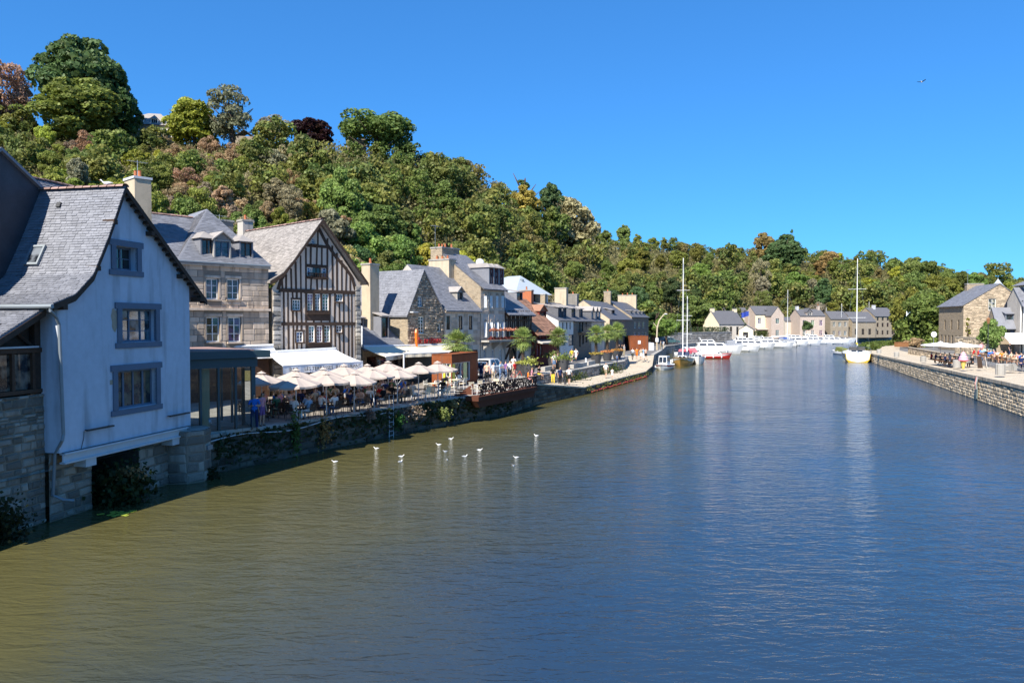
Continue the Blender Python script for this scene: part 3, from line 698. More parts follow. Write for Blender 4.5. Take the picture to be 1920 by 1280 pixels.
def gutter(root, x0, x1, y, z, mat='grey_metal', down=None, zb=None):
    mb = MB().tube([(x0, y, z), (x1, y, z)], .06, 6)
    g = mb.build('gutter', mat, root)
    if down is not None: MB().tube([(down, y, z), (down, y + .1, z - .25), (down, y + .14, z - .5), (down, y + .14, zb)], .045, 6).build('downpipe', mat, g)
    return g
def house(name, label, F, w_, d_, z0, ze, zr, axis, wall='rubble_far', roofm='slate_far', front=(), left=(), right=(), over=.25, apex=None, slate=None, ends=True, ridge=None, cat='house', side_wall=None, endover=.1, prof=None, zback=None):
    """front/left/right: dicts for window(). F gives place and bearing."""
    root = empty(name, (F.o.x, F.o.y, 0), F.rot, label, cat); sw = side_wall or wall
    ax = apex if apex is not None else (w_ / 2 if axis == 'y' else d_ / 2)
    zb = zback if zback is not None else ze
    if axis == 'y':
        tf = [(0, ze), (ax, zr - .05), (w_, zb)]; tl = [(0, ze), (d_, ze)]; tr = [(0, zb), (d_, zb)]
        pr = prof or [(-over, ze - over * (zr - ze) / ax), (ax, zr), (w_ + over, zb - over * (zr - zb) / (w_ - ax))]
    else:
        tf = [(0, ze), (w_, ze)]; tl = [(0, zb), (d_ - ax, zr - .05), (d_, ze)]; tr = [(0, ze), (ax, zr - .05), (d_, zb)]
        pr = prof or [(-over, ze - over * (zr - ze) / ax), (ax, zr), (d_ + over, zb - over * (zr - zb) / (d_ - ax))]
    for side, ops, top, W, mt in (('front', front, tf, w_, wall), ('left', left, tl, d_, sw), ('right', right, tr, d_, sw)):
        (ox, oy), rz = face(side, w_, d_)
        holes = [(o['x0'], o['x1'], o['z0'], o['z1']) for o in ops]
        wm = wall_mesh(0, W, z0, top, holes).build('wall', mt, root, (ox, oy, 0), rz)
        for o in ops:
            window(root, side, w_, d_, **o)
    if axis == 'y': roof_profile(root, pr, -over * .6, d_, axis, roofm, slate[1] if slate else None, slate[0] if slate else (.3, .2), ridge=ridge)
    else: roof_profile(root, pr, -endover, w_ + endover, axis, roofm, slate[1] if slate else None, slate[0] if slate else (.3, .2), ridge=ridge)
    return root
def wpx(F, a, b, c, d, **k):               # window given by its edges as seen in the photo
    x0, z1 = F.uv(a, c); x1, _ = F.uv(b, c); xm = (a + b) / 2
    z1 = F.uv(xm, c)[1]; z0 = F.uv(xm, d)[1]
    return dict(x0=x0, x1=x1, z0=z0, z1=z1, **k)
def text_mesh(txt, size, mat, ext=.01):
    cu = bpy.data.curves.new('txt', 'FONT'); cu.body = txt; cu.size = size; cu.extrude = ext; cu.align_x = 'CENTER'; cu.align_y = 'CENTER'; cu.resolution_u = 2
    o = bpy.data.objects.new('txt', cu); COL.objects.link(o); dg = bpy.context.evaluated_depsgraph_get()
    me = bpy.data.meshes.new_from_object(o.evaluated_get(dg)); bpy.data.objects.remove(o); me.materials.clear(); me.materials.append(M[mat]); return me

# ================================================================ BLUE-WHITE HOUSE ON THE WATER
BF = Frame(-15.7, 25.8, math.atan2(7.1, 1.5))
bh = empty('waterside_house', (-15.7, 25.8, 0), BF.rot, 'pale blue rendered gabled house overhanging the river', 'house')
BW = 7.25
bprof = [(-.46, 7.62), (.5, 7.96), (1.37, 8.72), (2.16, 10.2), (3.07, 12.2), (8.12, 7.98)]
holes = [(2.8, 3.96, 9.0, 9.9), (3.07, 5.0, 6.2, 7.5), (2.8, 5.0, 3.62, 5.1)]
wt = [(.0, 7.78), (.5, 7.9), (1.37, 8.64), (2.16, 10.1), (3.07, 12.1), (BW, 8.6)]
wall = wall_mesh(.0, BW, 2.44, wt, holes, .3).build('wall', 'stucco_blue', bh)
MB().quad((0, 6, 2.44), (0, 0, 2.44), (0, 0, 7.78), (0, 6, 7.78)).build('wall', 'stucco_blue', bh)
MB().quad((BW, 0, 2.0), (BW, 6, 2.0), (BW, 6, 8.6), (BW, 0, 8.6)).build('wall', 'stucco_blue', bh)
MB().quad((0, 0, 2.44), (0, 6, 2.44), (BW, 6, 2.44), (BW, 0, 2.44)).build('floor_slab', 'concrete', bh)
rf = roof_profile(bh, bprof, -.28, 3.7, 'y', 'slate', 'slate', (.24, .115), .1, ridge='ridge_clay', rlen=.36)
# verge boards and rafter ends under the right slope
mb = MB()
for a, b in zip(bprof, bprof[1:]):
    mb.quad((a[0], -.30, a[1] - .02), (b[0], -.30, b[1] - .02), (b[0], -.30, b[1] - .24), (a[0], -.30, a[1] - .24)); mb.quad((a[0], -.30, a[1] - .24), (b[0], -.30, b[1] - .24), (b[0], -.26, b[1] - .24), (a[0], -.26, a[1] - .24))
mb.build('bargeboard', 'timber', rf)
for i in range(22):
    f = (i + .6) / 22; x = 3.07 + 5.05 * f; z = 12.2 - 4.22 * f
    inst('rafter_end', unit_box_bev('timber'), rf, (x, -.14, z - .17), (0, R(40), 0), (.07, .26, .12))
for (x, z) in ((1.62, 8.95), (2.5, 10.75), (4.6, 10.55), (6.5, 8.95), (7.75, 8.0), (.05, 7.5)):
    inst('purlin_end', unit_box_bev('timber'), rf, (x, -.05, z), 0, (.2, .5, .18))
window(bh, 'front', BW, 6, *holes[0], nx=2, ny=2, fmat='trim_blue', glass=(.05, .08, .03), depth=.3, panes=True, surround=('trim_blue', .24, .06), fw=.08)
window(bh, 'front', BW, 6, *holes[1], nx=3, ny=3, fmat='trim_blue', glass=(.30, .36, .46), depth=.22, panes=True, surround=('trim_blue', .24, .06), fw=.08)
window(bh, 'front', BW, 6, *holes[2], nx=4, ny=1, fmat='trim_blue', glass=(.22, .16, .09), depth=.22, panes=True, surround=('trim_blue', .24, .06), fw=.08, bar=.09)
# bare patch of old render beside the middle window
mb = MB(); pts = []
for i in range(20):
    a = 2 * math.pi * i / 20; r_ = 1 + .16 * math.sin(3 * a + 1) + .08 * math.sin(7 * a); pts.append((2.74 + .22 * math.cos(a) * r_, -.004, 7.08 + .42 * math.sin(a) * r_))
mb.poly(pts).build('bare_patch', 'stucco_patch', bh)
MB().box(2.42, 2.56, -.012, .1, 4.62, 4.8).build('wall_vent', 'stucco_patch', bh)
# floodlight strips on arms above the water
for x, z in ((1.75, 3.05), (6.3, 3.0)):
    MB().box(x - .65, x + .65, -.2, -.11, z, z + .06).box(x - .6, x - .54, -.15, 0, z + .02, z + .05).box(x + .54, x + .6, -.15, 0, z + .02, z + .05).build('light_strip', 'dark_metal', bh)
MB().tube([(1.1, -.02, 3.05), (1.08, -.02, 2.8), (.95, -.02, 2.44)], .012, 4).build('cable', 'dark_metal', bh)
# steel beam and brackets that carry the overhang
bm_ = MB().box(.1, 6.9, -.06, .0, 2.06, 2.42).box(.1, 6.9, -.14, .1, 2.36, 2.42).box(.1, 6.9, -.14, .1, 2.04, 2.10).build('steel_beam', 'lead_white', bh)
for x in (1.35, 6.15):
    MB().box(x - .25, x + .25, -.08, .9, 1.75, 2.03).build('beam_bracket', 'lead_white', bh)
# skylight, vent, gutter and downpipe
def on_slope(x):
    for a, b in zip(bprof, bprof[1:]):
        if a[0] <= x <= b[0]: f = (x - a[0]) / (b[0] - a[0]); return a[1] + (b[1] - a[1]) * f, math.atan2(b[1] - a[1], b[0] - a[0])
def skylight(root, x, y, z, ang, w_, h_, axis='y'):
    o = empty('skylight', (x, y, z), 0); o.parent = root
    o.rotation_euler = (0, -ang, 0)
    MB().box(-h_ / 2, h_ / 2, -w_ / 2, -w_ / 2 + .07, 0, .1).box(-h_ / 2, h_ / 2, w_ / 2 - .07, w_ / 2, 0, .1).box(-h_ / 2, -h_ / 2 + .08, -w_ / 2 + .07, w_ / 2 - .07, 0, .1).box(h_ / 2 - .08, h_ / 2, -w_ / 2 + .07, w_ / 2 - .07, 0, .1).build('skylight_frame', 'grey_metal', o)
    MB().quad((-h_ / 2, -w_ / 2, .06), (h_ / 2, -w_ / 2, .06), (h_ / 2, w_ / 2, .06), (-h_ / 2, w_ / 2, .06)).build('pane', 'glass', o, color=(.3, .33, .36))
    return o
z, a = on_slope(1.75); skylight(bh, 1.75, 2.55, z + .03, a, .62, .85)
z, a = on_slope(2.75); MB().box(-.1, .1, -.09, .09, 0, .06).build('roof_vent', 'dark_metal', bh, (2.72, 2.4, z)).rotation_euler = (0, -a, 0)
MB().tube([(-.52, 6, 7.52), (-.52, -.3, 7.52)], .075, 8).build('gutter', 'grey_metal', bh)
MB().tube([(-.5, -.2, 7.5), (-.5, -.2, 7.36), (-.2, -.14, 7.15), (-.06, -.12, 6.9), (.02, -.12, 4.3), (.05, -.12, 3.1), (.0, -.12, 2.9), (.02, .2, 2.4), (.05, .35, .95), (.25, .1, .75), (.5, -.1, .68)], .055, 8).build('downpipe', 'grey_metal', bh)
# the stone footing under the house, with a dark opening between two piers
ft = empty('stone_footing', (-15.7, 25.8, 0), BF.rot, 'grey stone piers and dark opening under the overhanging blue house', 'stone footing')
def stone_face(root, x0, x1, y, z0, z1, hr, wr, mat='old_stone', joined='old_joined', back='mortar', rough=True, depth=.045, rz=0, limit=300, loc=None, holes=()):
    o = wall_mesh(x0, x1, z0, [(x0, z1), (x1, z1)], holes).build('wall', back, root, loc or (0, y, 0), rz)
    place_stones(o, lay(x0, x1, max(z0, .02), z1, hr, wr, holes, rnd=random.Random(int(x0 * 31 + z1 * 17 + y * 7))), mat, joined, depth, rough=rough, limit=limit)
    return o
stone_face(ft, .0, 1.95, .45, -.5, 2.4, (.2, .42), (.3, .85))
stone_face(ft, 4.5, 6.35, .45, -.5, 2.4, (.25, .45), (.4, .95))
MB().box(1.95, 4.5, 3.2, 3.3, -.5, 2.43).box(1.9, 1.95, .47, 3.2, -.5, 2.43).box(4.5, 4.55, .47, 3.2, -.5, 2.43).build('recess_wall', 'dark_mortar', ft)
# round-nosed pier: five facets
pc = [(6.25, .45), (6.45, -.35), (7.1, -.75), (7.9, -.55), (8.35, .1), (8.5, .9)]
for (a, b) in zip(pc, pc[1:]):
    L = math.hypot(b[0] - a[0], b[1] - a[1]); stone_face(ft, 0, L, 0, -.5, 2.25, (.32, .5), (.45, .9), rz=math.atan2(b[1] - a[1], b[0] - a[0]), loc=(a[0], a[1], 0), depth=.04)
MB().poly([(x, y, 2.27) for x, y in pc] + [(6.25, .9, 2.4)]).build('pier_top', 'granite', ft)
MB().box(7.3, 7.62, -.83, -.7, 1.35, 1.55).build('pier_lamp', 'grey_metal', ft)
MB().lathe([(.0, 0), (.16, 0), (.16, .1), (0, .1)], 10).build('round_lamp', 'grey_metal', ft, (8.3, -.2, 2.45)).rotation_euler = (R(80), 0, R(30))
# ---- timber gallery on its stone wall, left of the house
ga = empty('timber_gallery', (-15.7, 25.8, 0), BF.rot, 'dark timber gallery with slate roof on a rubble stone wall', 'gallery')
stone_face(ga, -9.5, -.0, .62, -.6, 4.5, (.08, .34), (.16, .75), limit=300, depth=.045)
gprof = [(-6.2, 4.3), (-.25, 7.5)]
mb = MB(); roof_profile(ga, [(-6.2, 4.3), (-.28, 7.48), (.0, 7.40)], .25, 6, 'y', 'slate', 'slate', (.24, .12), .1)
MB().prism([(-6.2, 4.0), (-.25, 7.2), (-.25, 7.42), (-6.2, 4.22)][::-1], .22, .36).build('bargeboard', 'timber', ga)
MB().prism([(-6.2, 3.8), (-.1, 7.05), (-.1, 4.5), (-6.2, 4.5)][::-1], .95, 1.0).build('board_cladding', 'timber', ga)
for i in range(11): inst('cladding_board', unit_box_bev('timber'), ga, (-1.6, .93, 6.05 + i * .085), (R(8), 0, 0), (3.0 - i * .17, .03, .08))
for (x, wd) in ((-.12, .24),): inst('post', unit_box_bev('timber'), ga, (x, .8, 5.9), 0, (wd, .2, 2.8))
MB().tube([(-2.2, .78, 6.2), (-.9, .78, 6.72)], .07, 4).build('strut', 'timber', ga); MB().tube([(-.2, .78, 6.1), (-1.0, .78, 6.75)], .06, 4).build('strut', 'timber', ga)
inst('tie_beam', unit_box_bev('timber_brown'), ga, (-3.1, .75, 6.02), 0, (6.2, .22, .16)); inst('white_ledge', unit_box_bev('lead_white'), ga, (-1.25, .66, 6.14), 0, (2.1, .2, .06))
inst('rail_beam', unit_box_bev('timber_brown'), ga, (-3.1, .75, 4.62), 0, (6.2, .22, .13))
for i in range(7):
    x = -.32 - i * .82; inst('post', unit_box_bev('timber_brown'), ga, (x, .75, 5.3), 0, (.11, .16, 1.3))
    if i < 6: inst('pane', unit_pane(), ga, (x - .41, .78, 5.3), (0, 0, 0), (.72, 1, 1.2), (.35, .27, .2))
# ---- dark neighbour behind, its gable in shade, and the slate roof beyond
nb_ = empty('stone_neighbour', (-15.7, 25.8, 0), BF.rot, 'shaded slate-hung gable of the taller house at the far left', 'house')
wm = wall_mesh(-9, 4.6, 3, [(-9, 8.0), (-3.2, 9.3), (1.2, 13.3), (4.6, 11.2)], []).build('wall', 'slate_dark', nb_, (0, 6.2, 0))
wm.location = (0, 3.55, 0)
roof_profile(nb_, [(-3.6, 9.1), (1.2, 13.42), (4.9, 11.15)], 3.4, 9, 'y', 'slate', 'slate', (.28, .15), .12)
n2 = empty('slate_roof_house', (-15.7, 25.8, 0), BF.rot, 'house with sunlit slate roof behind the blue house', 'house')
MB().box(-2, 13.4, 9.5, 14, 4, 11.7).build('wall', 'rubble_dark', n2)
roof_profile(n2, [(9.0, 11.6), (11.8, 14.5), (14.6, 11.6)], -4, 13.7, 'x', 'slate', 'slate', (.3, .16), .12, ridge='ridge_clay', rlen=.4)
chimney(n2, -1.3, 11.8, 1.3, .9, 11, 15.6, 'rubble_warm', 2)

# ================================================================ TERRACE ROW
FX, FY, FR = -21.1, 47.0, math.atan2(.74, .67)
FL = Frame(FX, FY, FR)
def row_frame(px, y=0.0):                  # frame whose origin is where the row's front line passes that column
    x = FL.x(px); p = FL.w(x, y); return Frame(p.x, p.y, FR)
# ---- ashlar house
a0 = FL.x(330); AF = row_frame(330); AW = FL.x(504) - a0; XL = -2.1
ah = empty('ashlar_house', (AF.o.x, AF.o.y, 0), FR, 'tan ashlar stone town house with slate dormers beside the timbered house', 'house')
zc = AF.uv(415, 497)[1]
aw = [wpx(AF, 386.5, 409.5, 522, 561), wpx(AF, 426, 448.5, 523, 561.5), wpx(AF, 387, 412, 594, 641), wpx(AF, 428, 452, 594, 641)]
hl = [(o['x0'], o['x1'], o['z0'], o['z1']) for o in aw]
o = wall_mesh(XL, AW, TZ, [(XL, zc), (AW, zc)], hl, .2).build('wall', 'mortar', ah)
place_stones(o, lay(XL, AW, 4.6, zc - .05, (.3, .46), (.45, 1.15), [(a - .16, b + .16, c - .1, d + .22) for a, b, c, d in hl], random.Random(4)), 'ashlar', 'ashlar_joined', .022, limit=290)
for q in aw:
    wd = window(ah, 'front', AW, 9, **q, nx=2, ny=3, panes=True, depth=.16, sill='ashlar', glass=(.30, .30, .30), fw=.075)
    for (sx, szz, sw, sh) in ((q['x0'] - .075, (q['z0'] + q['z1']) / 2, .15, q['z1'] - q['z0']), (q['x1'] + .075, (q['z0'] + q['z1']) / 2, .15, q['z1'] - q['z0']), ((q['x0'] + q['x1']) / 2, q['z1'] + .11, q['x1'] - q['x0'] + .32, .21)):
        inst('stone', stone_mesh('ashlar', False)[0], o, (sx, 0, szz), 0, (sw - .01, .03, sh - .01))
MB().quad((XL, 9, TZ), (XL, 0, TZ), (XL, 0, zc), (XL, 9, zc)).build('wall', 'rubble_warm', ah)
MB().quad((AW, 0, TZ), (AW, 9, TZ), (AW, 9, zc), (AW, 0, zc)).build('wall', 'rubble_dark', ah)
for zz in (zc - .03, AF.uv(420, 580)[1]):
    inst('cornice', unit_box_bev('ashlar'), ah, ((XL + AW) / 2, -.08, zz), 0, (AW - XL + .1, .3, .16))
MB().tube([(XL, -.24, zc + .1), (AW, -.24, zc + .1)], .07, 6).build('gutter', 'grey_metal', ah)
MB().box(XL, AW, -.03, .05, TZ, 4.55).build('shopfront', 'timber_brown', ah)
# roofs: a plain ridge on the left, a hipped block on the right
zt = 7 + (603 - 392) * 52 / 1400; xl0 = AF.x(338) - .2; ap = AF.uv(383, 392, 4.0)[0]
e = zc + .12
rfm = MB(); S = [(xl0 - .1, -.25, e), (AW + .15, -.25, e), (AW + .15, 10, e), (xl0 - .1, 10, e)]; T0 = (ap, 3.6, zt); T1 = (ap + .4, 7.2, zt)
rfm.poly([S[0], S[1], T0]).poly([S[1], S[2], T1, T0]).poly([S[2], S[3], T1]).poly([S[3], S[0], T0, T1])
hr = rfm.build('roof', 'slate', ah)
def tri_slates(parent, A, B, C_, sl, mat):       # slates over the triangle / quad A B (eave) up to C
    A, B, C_ = Vector(A), Vector(B), Vector(C_); ux = (B - A).normalized(); foot = A + ux * (C_ - A).dot(ux); up = (C_ - foot); H = up.length; up.normalize(); nrm = ux.cross(up)
    if nrm.z < 0: nrm = -nrm
    W = (B - A).length; cx = (C_ - A).dot(ux); sm = MB(); rr = random.Random(8); rows = int(H / sl[1])
    for r in range(rows):
        f = r / rows; f2 = (r + 1) / rows; xa, xb = cx * f, W + (cx - W) * f; xa2, xb2 = cx * f2, W + (cx - W) * f2; x = xa - (sl[0] / 2 if r % 2 else 0)
        while x < xb:
            wd = sl[0] * rr.uniform(.85, 1.15); p, q = max(x, xa, xa2) + .005, min(x + wd, xb, xb2) - .005; x += wd
            if q - p < .04: continue
            l_ = rr.uniform(.012, .03); A1 = A + ux * p + up * (H * f) + nrm * l_; B1 = A + ux * q + up * (H * f) + nrm * l_; C1 = A + ux * q + up * (H * f2) + nrm * .004; D1 = A + ux * p + up * (H * f2) + nrm * .004
            sm.quad(A1, B1, C1, D1); 
    o = sm.build('slates', mat, parent); o['kind'] = 'stuff'
tri_slates(hr, S[0], S[1], T0, (.3, .15), 'slate'); tri_slates(hr, S[3], S[0], T0, (.3, .15), 'slate_far'); 
roof_profile(ah, [(-.25, e), (4.2, zt - .6), (9, e)], XL - .1, xl0 + 3.0, 'x', 'slate', 'slate', (.3, .15), .12, ridge='ridge_clay')
for (pxa, pxb, pyb, pyt) in ((371, 388, 488, 459), (443, 459, 492, 465)):
    x0, zb = AF.uv(pxa, pyb, 1.0); x1, zt_ = AF.uv(pxb, pyt, 1.0); dormer(ah, (x0 + x1) / 2, zc + .25, max(.8, x1 - x0), 1.45, .2, 2.2, 'hip', 'slate', 'timber_brown', 'slate_pale', 2, 1, (.12, .06, .03), .5)
x0, zb = AF.uv(403, 491, .2); x1, _ = AF.uv(428, 491, .2); dormer(ah, (x0 + x1) / 2, zc + .1, 1.0, 1.55, .08, 2.2, 'gable', 'granite', 'trim_blue', 'slate_pale', 2, 3, (.1, .14, .2), .5)
xc = AF.uv(267, 380, 4.2)[0]
chimney(ah, -1.5, 1.8, 1.0, 1.6, 9.5, 7 + (603 - 340) * 47 / 1400, 'chimney_render', 2, 'lead_white', 'y')
xc = AF.uv(402, 400, 9)[0]; chimney(ah, xc + .3, 8.6, 1.6, .9, 10, zt - .1, 'granite', 0)
# aerial mast on the chimney
def aerial(root, x, y, z, h, n_=6):
    mb = MB().tube([(x, y, z), (x, y, z + h)], .025, 4).tube([(x - .6, y, z + h - .1), (x + .6, y, z + h - .1)], .015, 4)
    for i in range(n_): q = x - .55 + 1.1 * i / (n_ - 1); mb.tube([(q, y - .25, z + h - .1), (q, y + .25, z + h - .1)], .01, 4)
    return mb.build('aerial', 'grey_metal', root)
aerial(ah, -1.5, 1.8, 14.5, 2.6); aerial(ah, 6.9, 8, 13, 2.2)

# ---- half-timbered house
h0 = FL.x(511); HF = row_frame(511); HW = FL.x(676) - h0
hx = lambda px, py: HF.uv(px, py)
ht = empty('half_timbered_house', (HF.o.x, HF.o.y, 0), FR, 'tall half-timbered gabled house above the white awning', 'house')
apx, apz = hx(599, 411); el = hx(503, 524); er = hx(676, 528)
rl = [hx(508, 528), hx(528, 512), hx(548, 487), hx(572, 452)]
ztop = [(0, rl[0][1] - .4), (rl[1][0], rl[1][1] - .25), (rl[2][0], rl[2][1] - .25), (rl[3][0], rl[3][1] - .25), (apx, apz - .3), (HW, er[1] - .25)]
tw = dict(fmat='white_paint', depth=.07, fw=.05, bar=.028, glass=(.35, .40, .50))
HWs = [wpx(HF, 576.5, 587, 551, 586, nx=2, ny=6, **tw), wpx(HF, 590, 600.5, 551, 586, nx=2, ny=6, **tw), wpx(HF, 604.5, 616, 551, 586, nx=2, ny=6, **tw),
       wpx(HF, 548.5, 562.5, 562, 581, nx=3, ny=3, **tw), wpx(HF, 629, 642.5, 551, 565, nx=3, ny=2, **tw),
       wpx(HF, 579, 589.5, 611, 641, nx=2, ny=5, **tw), wpx(HF, 594, 604.5, 611, 641, nx=2, ny=5, **tw), wpx(HF, 608, 618.5, 610, 641, nx=2, ny=5, **tw),
       wpx(HF, 556, 568, 622, 641, nx=2, ny=3, **tw), wpx(HF, 631, 641, 610, 623, nx=2, ny=2, **tw),
       wpx(HF, 584.5, 590, 446, 457, nx=1, ny=2, **tw), wpx(HF, 576, 582, 501, 517, nx=1, ny=3, **tw), wpx(HF, 604.5, 612, 502, 520, nx=1, ny=3, **tw)]
dk = wpx(HF, 586, 602, 501, 520, nx=2, ny=1, fmat='timber', depth=.1, fw=.05, bar=.03, glass=(.02, .02, .02)); HWs.append(dk)
hl = [(o['x0'], o['x1'], o['z0'], o['z1']) for o in HWs]
wall = wall_mesh(0, HW, TZ, ztop, hl, .12).build('wall', 'plaster', ht)
for q in HWs: window(ht, 'front', HW, 12, panes=q is not dk and (q['x1'] - q['x0']) > .3 and False, **q)
# stone corners
for x0, x1 in ((0, hx(527, 600)[0]), (hx(666, 600)[0], HW)):
    bl = lay(x0, x1, 2.0, ztop[0][1] - .3 if x0 == 0 else ztop[-1][1] - .1, (.26, .42), (.35, .8), rnd=random.Random(2)); place_stones(wall, bl, 'granite', 'granite_joined', .1, limit=90)
MB().quad((0, 12, TZ), (0, 0, TZ), (0, 0, ztop[0][1]), (0, 12, ztop[0][1])).build('wall', 'rubble_warm', ht)
MB().quad((HW, 0, TZ), (HW, 12, TZ), (HW, 12, er[1]), (HW, 0, er[1])).build('wall', 'rubble_dark', ht)
def topz(x):
    for a, b in zip(ztop, ztop[1:]):
        if a[0] <= x <= b[0]: return a[1] + (b[1] - a[1]) * (x - a[0]) / (b[0] - a[0])
    return ztop[-1][1]
def beam(x0, z0, x1, z1, wd=.2, d=.08, name='beam'):
    d *= .42
    L = math.hypot(x1 - x0, z1 - z0); return inst(name, unit_box_bev('timber'), ht, ((x0 + x1) / 2, -d / 2 + .02, (z0 + z1) / 2), (0, -math.atan2(z1 - z0, x1 - x0), 0), (L, d + random.uniform(0, .01), wd))
xA, xB = hx(523, 600)[0], hx(668, 600)[0]
zb1, zb2, zb3, zb4 = hx(590, 546)[1], hx(590, 607)[1], hx(590, 461)[1], hx(590, 660)[1]
beam(xA, zb1, xB, zb1, .26, .14); beam(xA, zb2, xB, zb2, .24, .14); beam(hx(571, 461)[0], zb3, hx(612, 461)[0], zb3, .22, .11)
def studs(xs, za, zbf, wd=.15):
    for x in xs:
        zt_ = zbf(x) if callable(zbf) else zbf
        segs = [(za, zt_)]
        for (a, b, c, d) in hl:
            if a - .05 < x < b + .05:
                ns = []
                for s0, s1 in segs:
                    if d <= s0 or c >= s1: ns.append((s0, s1)); continue
                    if c > s0: ns.append((s0, c - .05))
                    if d < s1: ns.append((d + .05, s1))
                segs = ns
        for s0, s1 in segs:
            if s1 - s0 > .15: beam(x + random.uniform(-.04, .04), s0, x + random.uniform(-.04, .04), s1, wd * random.uniform(.85, 1.15), .075, 'stud')
pxs1 = [524, 533, 541, 549.5, 557, 565, 574, 588.5, 602.5, 619, 628, 637, 645, 653, 660, 667]
studs([hx(p, 610)[0] for p in pxs1], zb2 + .1, zb1 - .1); studs([hx(p, 640)[0] for p in pxs1], 4.2, zb2 - .1)
studs([hx(p, 520)[0] for p in (529, 537, 546, 555, 563, 573, 583, 594, 604, 614, 623, 632, 641, 649, 657)], zb1 + .1, lambda x: min(topz(x) - .25, zb3 - .1 if hx(571, 461)[0] < x < hx(613, 461)[0] else 99))
beam(apx - .15, zb3 + .1, apx - .15, apz - .8, .15, .07, 'stud')
for (z_, a, b) in ((zb2 + .6, 574, 620), (4.55, 576, 622)):
    o = beam(hx(a, 600)[0], z_ if z_ > 5 else hx(590, 648)[1], hx(b, 600)[0], z_ if z_ > 5 else hx(590, 648)[1], .75 if z_ > 5 else .5, .06, 'apron_panel')
for q in HWs: inst('sill', unit_box_bev('timber'), ht, ((q['x0'] + q['x1']) / 2, -.06, q['z0'] - .06), 0, (q['x1'] - q['x0'] + .2, .18, .1))
for (i, j) in ((0, 2), (5, 7)):
    for k in (i, i + 1, j):
        for xx in (HWs[k]['x0'] - .09, HWs[k]['x1'] + .09): beam(xx, HWs[k]['z0'] - .1, xx, HWs[k]['z1'] + .12, .16, .085, 'stud')
    beam(HWs[i]['x0'] - .3, HWs[i]['z1'] + .1, HWs[j]['x1'] + .3, HWs[i]['z1'] + .1, .14, .09)
for k in (3, 4, 8, 9):
    q = HWs[k]; beam(q['x0'] - .15, q['z1'] + .08, q['x1'] + .15, q['z1'] + .08, .12, .09); beam(q['x0'] - .07, q['z0'] - .05, q['x0'] - .07, q['z1'], .12, .08, 'stud'); beam(q['x1'] + .07, q['z0'] - .05, q['x1'] + .07, q['z1'], .12, .08, 'stud')
q0, q1 = HWs[11], HWs[12]; beam(q0['x0'] - .15, q0['z1'] + .12, q1['x1'] + .15, q0['z1'] + .12, .22, .1); beam(q0['x0'] - .15, q0['z0'] - .12, q1['x1'] + .15, q0['z0'] - .12, .2, .13)
for i in range(9): x = q0['x0'] + (q1['x1'] - q0['x0']) * (i + .5) / 9; inst('baluster', unit_box_bev('timber'), ht, (x, -.09, q0['z0'] + .05), 0, (.05, .05, .28))
inst('rail', unit_box_bev('timber'), ht, ((q0['x0'] + q1['x1']) / 2, -.09, q0['z0'] + .2), 0, (q1['x1'] - q0['x0'], .06, .06))
MB().box(1.2, HW - .8, -.03, .05, TZ, 4.1).build('shopfront', 'timber_brown', ht)
# curved rake timbers of the gable
for pts in ([(hx(521, 543)), hx(527, 524), hx(540, 503), hx(556, 480), hx(574, 453), hx(594, 423)], [hx(596, 425), hx(612, 457), hx(630, 482), hx(648, 503), hx(660, 520), hx(666, 543)]):
    for a, b in zip(pts, pts[1:]): beam(a[0], a[1], b[0], b[1], .24, .12, 'rake_timber')
hprof = [(hx(500, 527)[0], hx(500, 527)[1]), (rl[1][0] - .15, rl[1][1]), (rl[2][0] - .12, rl[2][1]), (rl[3][0] - .1, rl[3][1]), (apx, apz), (HW + .45, er[1] - .1)]
hrf = roof_profile(ht, hprof, -.45, 12, 'y', 'slate_pale', 'slate_pale', (.3, .15), .14, ridge='ridge_clay', rlen=.5)
mb = MB()
for a, b in zip(hprof, hprof[1:]): mb.quad((a[0], -.47, a[1] - .02), (b[0], -.47, b[1] - .02), (b[0], -.47, b[1] - .3), (a[0], -.47, a[1] - .3))
mb.build('bargeboard', 'timber', hrf)
f = .45; sx = rl[1][0] * .35 + .2; skylight(ht, -.05, 3.4, rl[0][1] + .35, R(35), .8, 1.2)
chimney(ht, HF.uv(443, 430, 11)[0] + .8, 11.0, .9, .9, 10, 7 + (603 - 416) * 62 / 1400, 'granite', 1)
# round fish-shaped sign bracket at the right corner
sg = MB(); pr = [(.18, -.7), (.3, -.3), (.3, .3), (.2, .7), (.05, .9), (-.02, .65), (-.1, .85), (-.12, .5), (-.02, -.5)]
sg.prism(pr, -.03, .03).build('hanging_sign', 'white_paint', ht, (hx(672, 640)[0], -.45, hx(672, 633)[1]), R(60))
MB().tube([(hx(672, 640)[0], 0, hx(672, 622)[1]), (hx(672, 640)[0], -.6, hx(672, 622)[1])], .02, 4).build('sign_bracket', 'dark_metal', ht)

FR = math.atan2(.85, .53); FL = Frame(-23.1, 43.8, FR)          # further along, the row swings with the quay

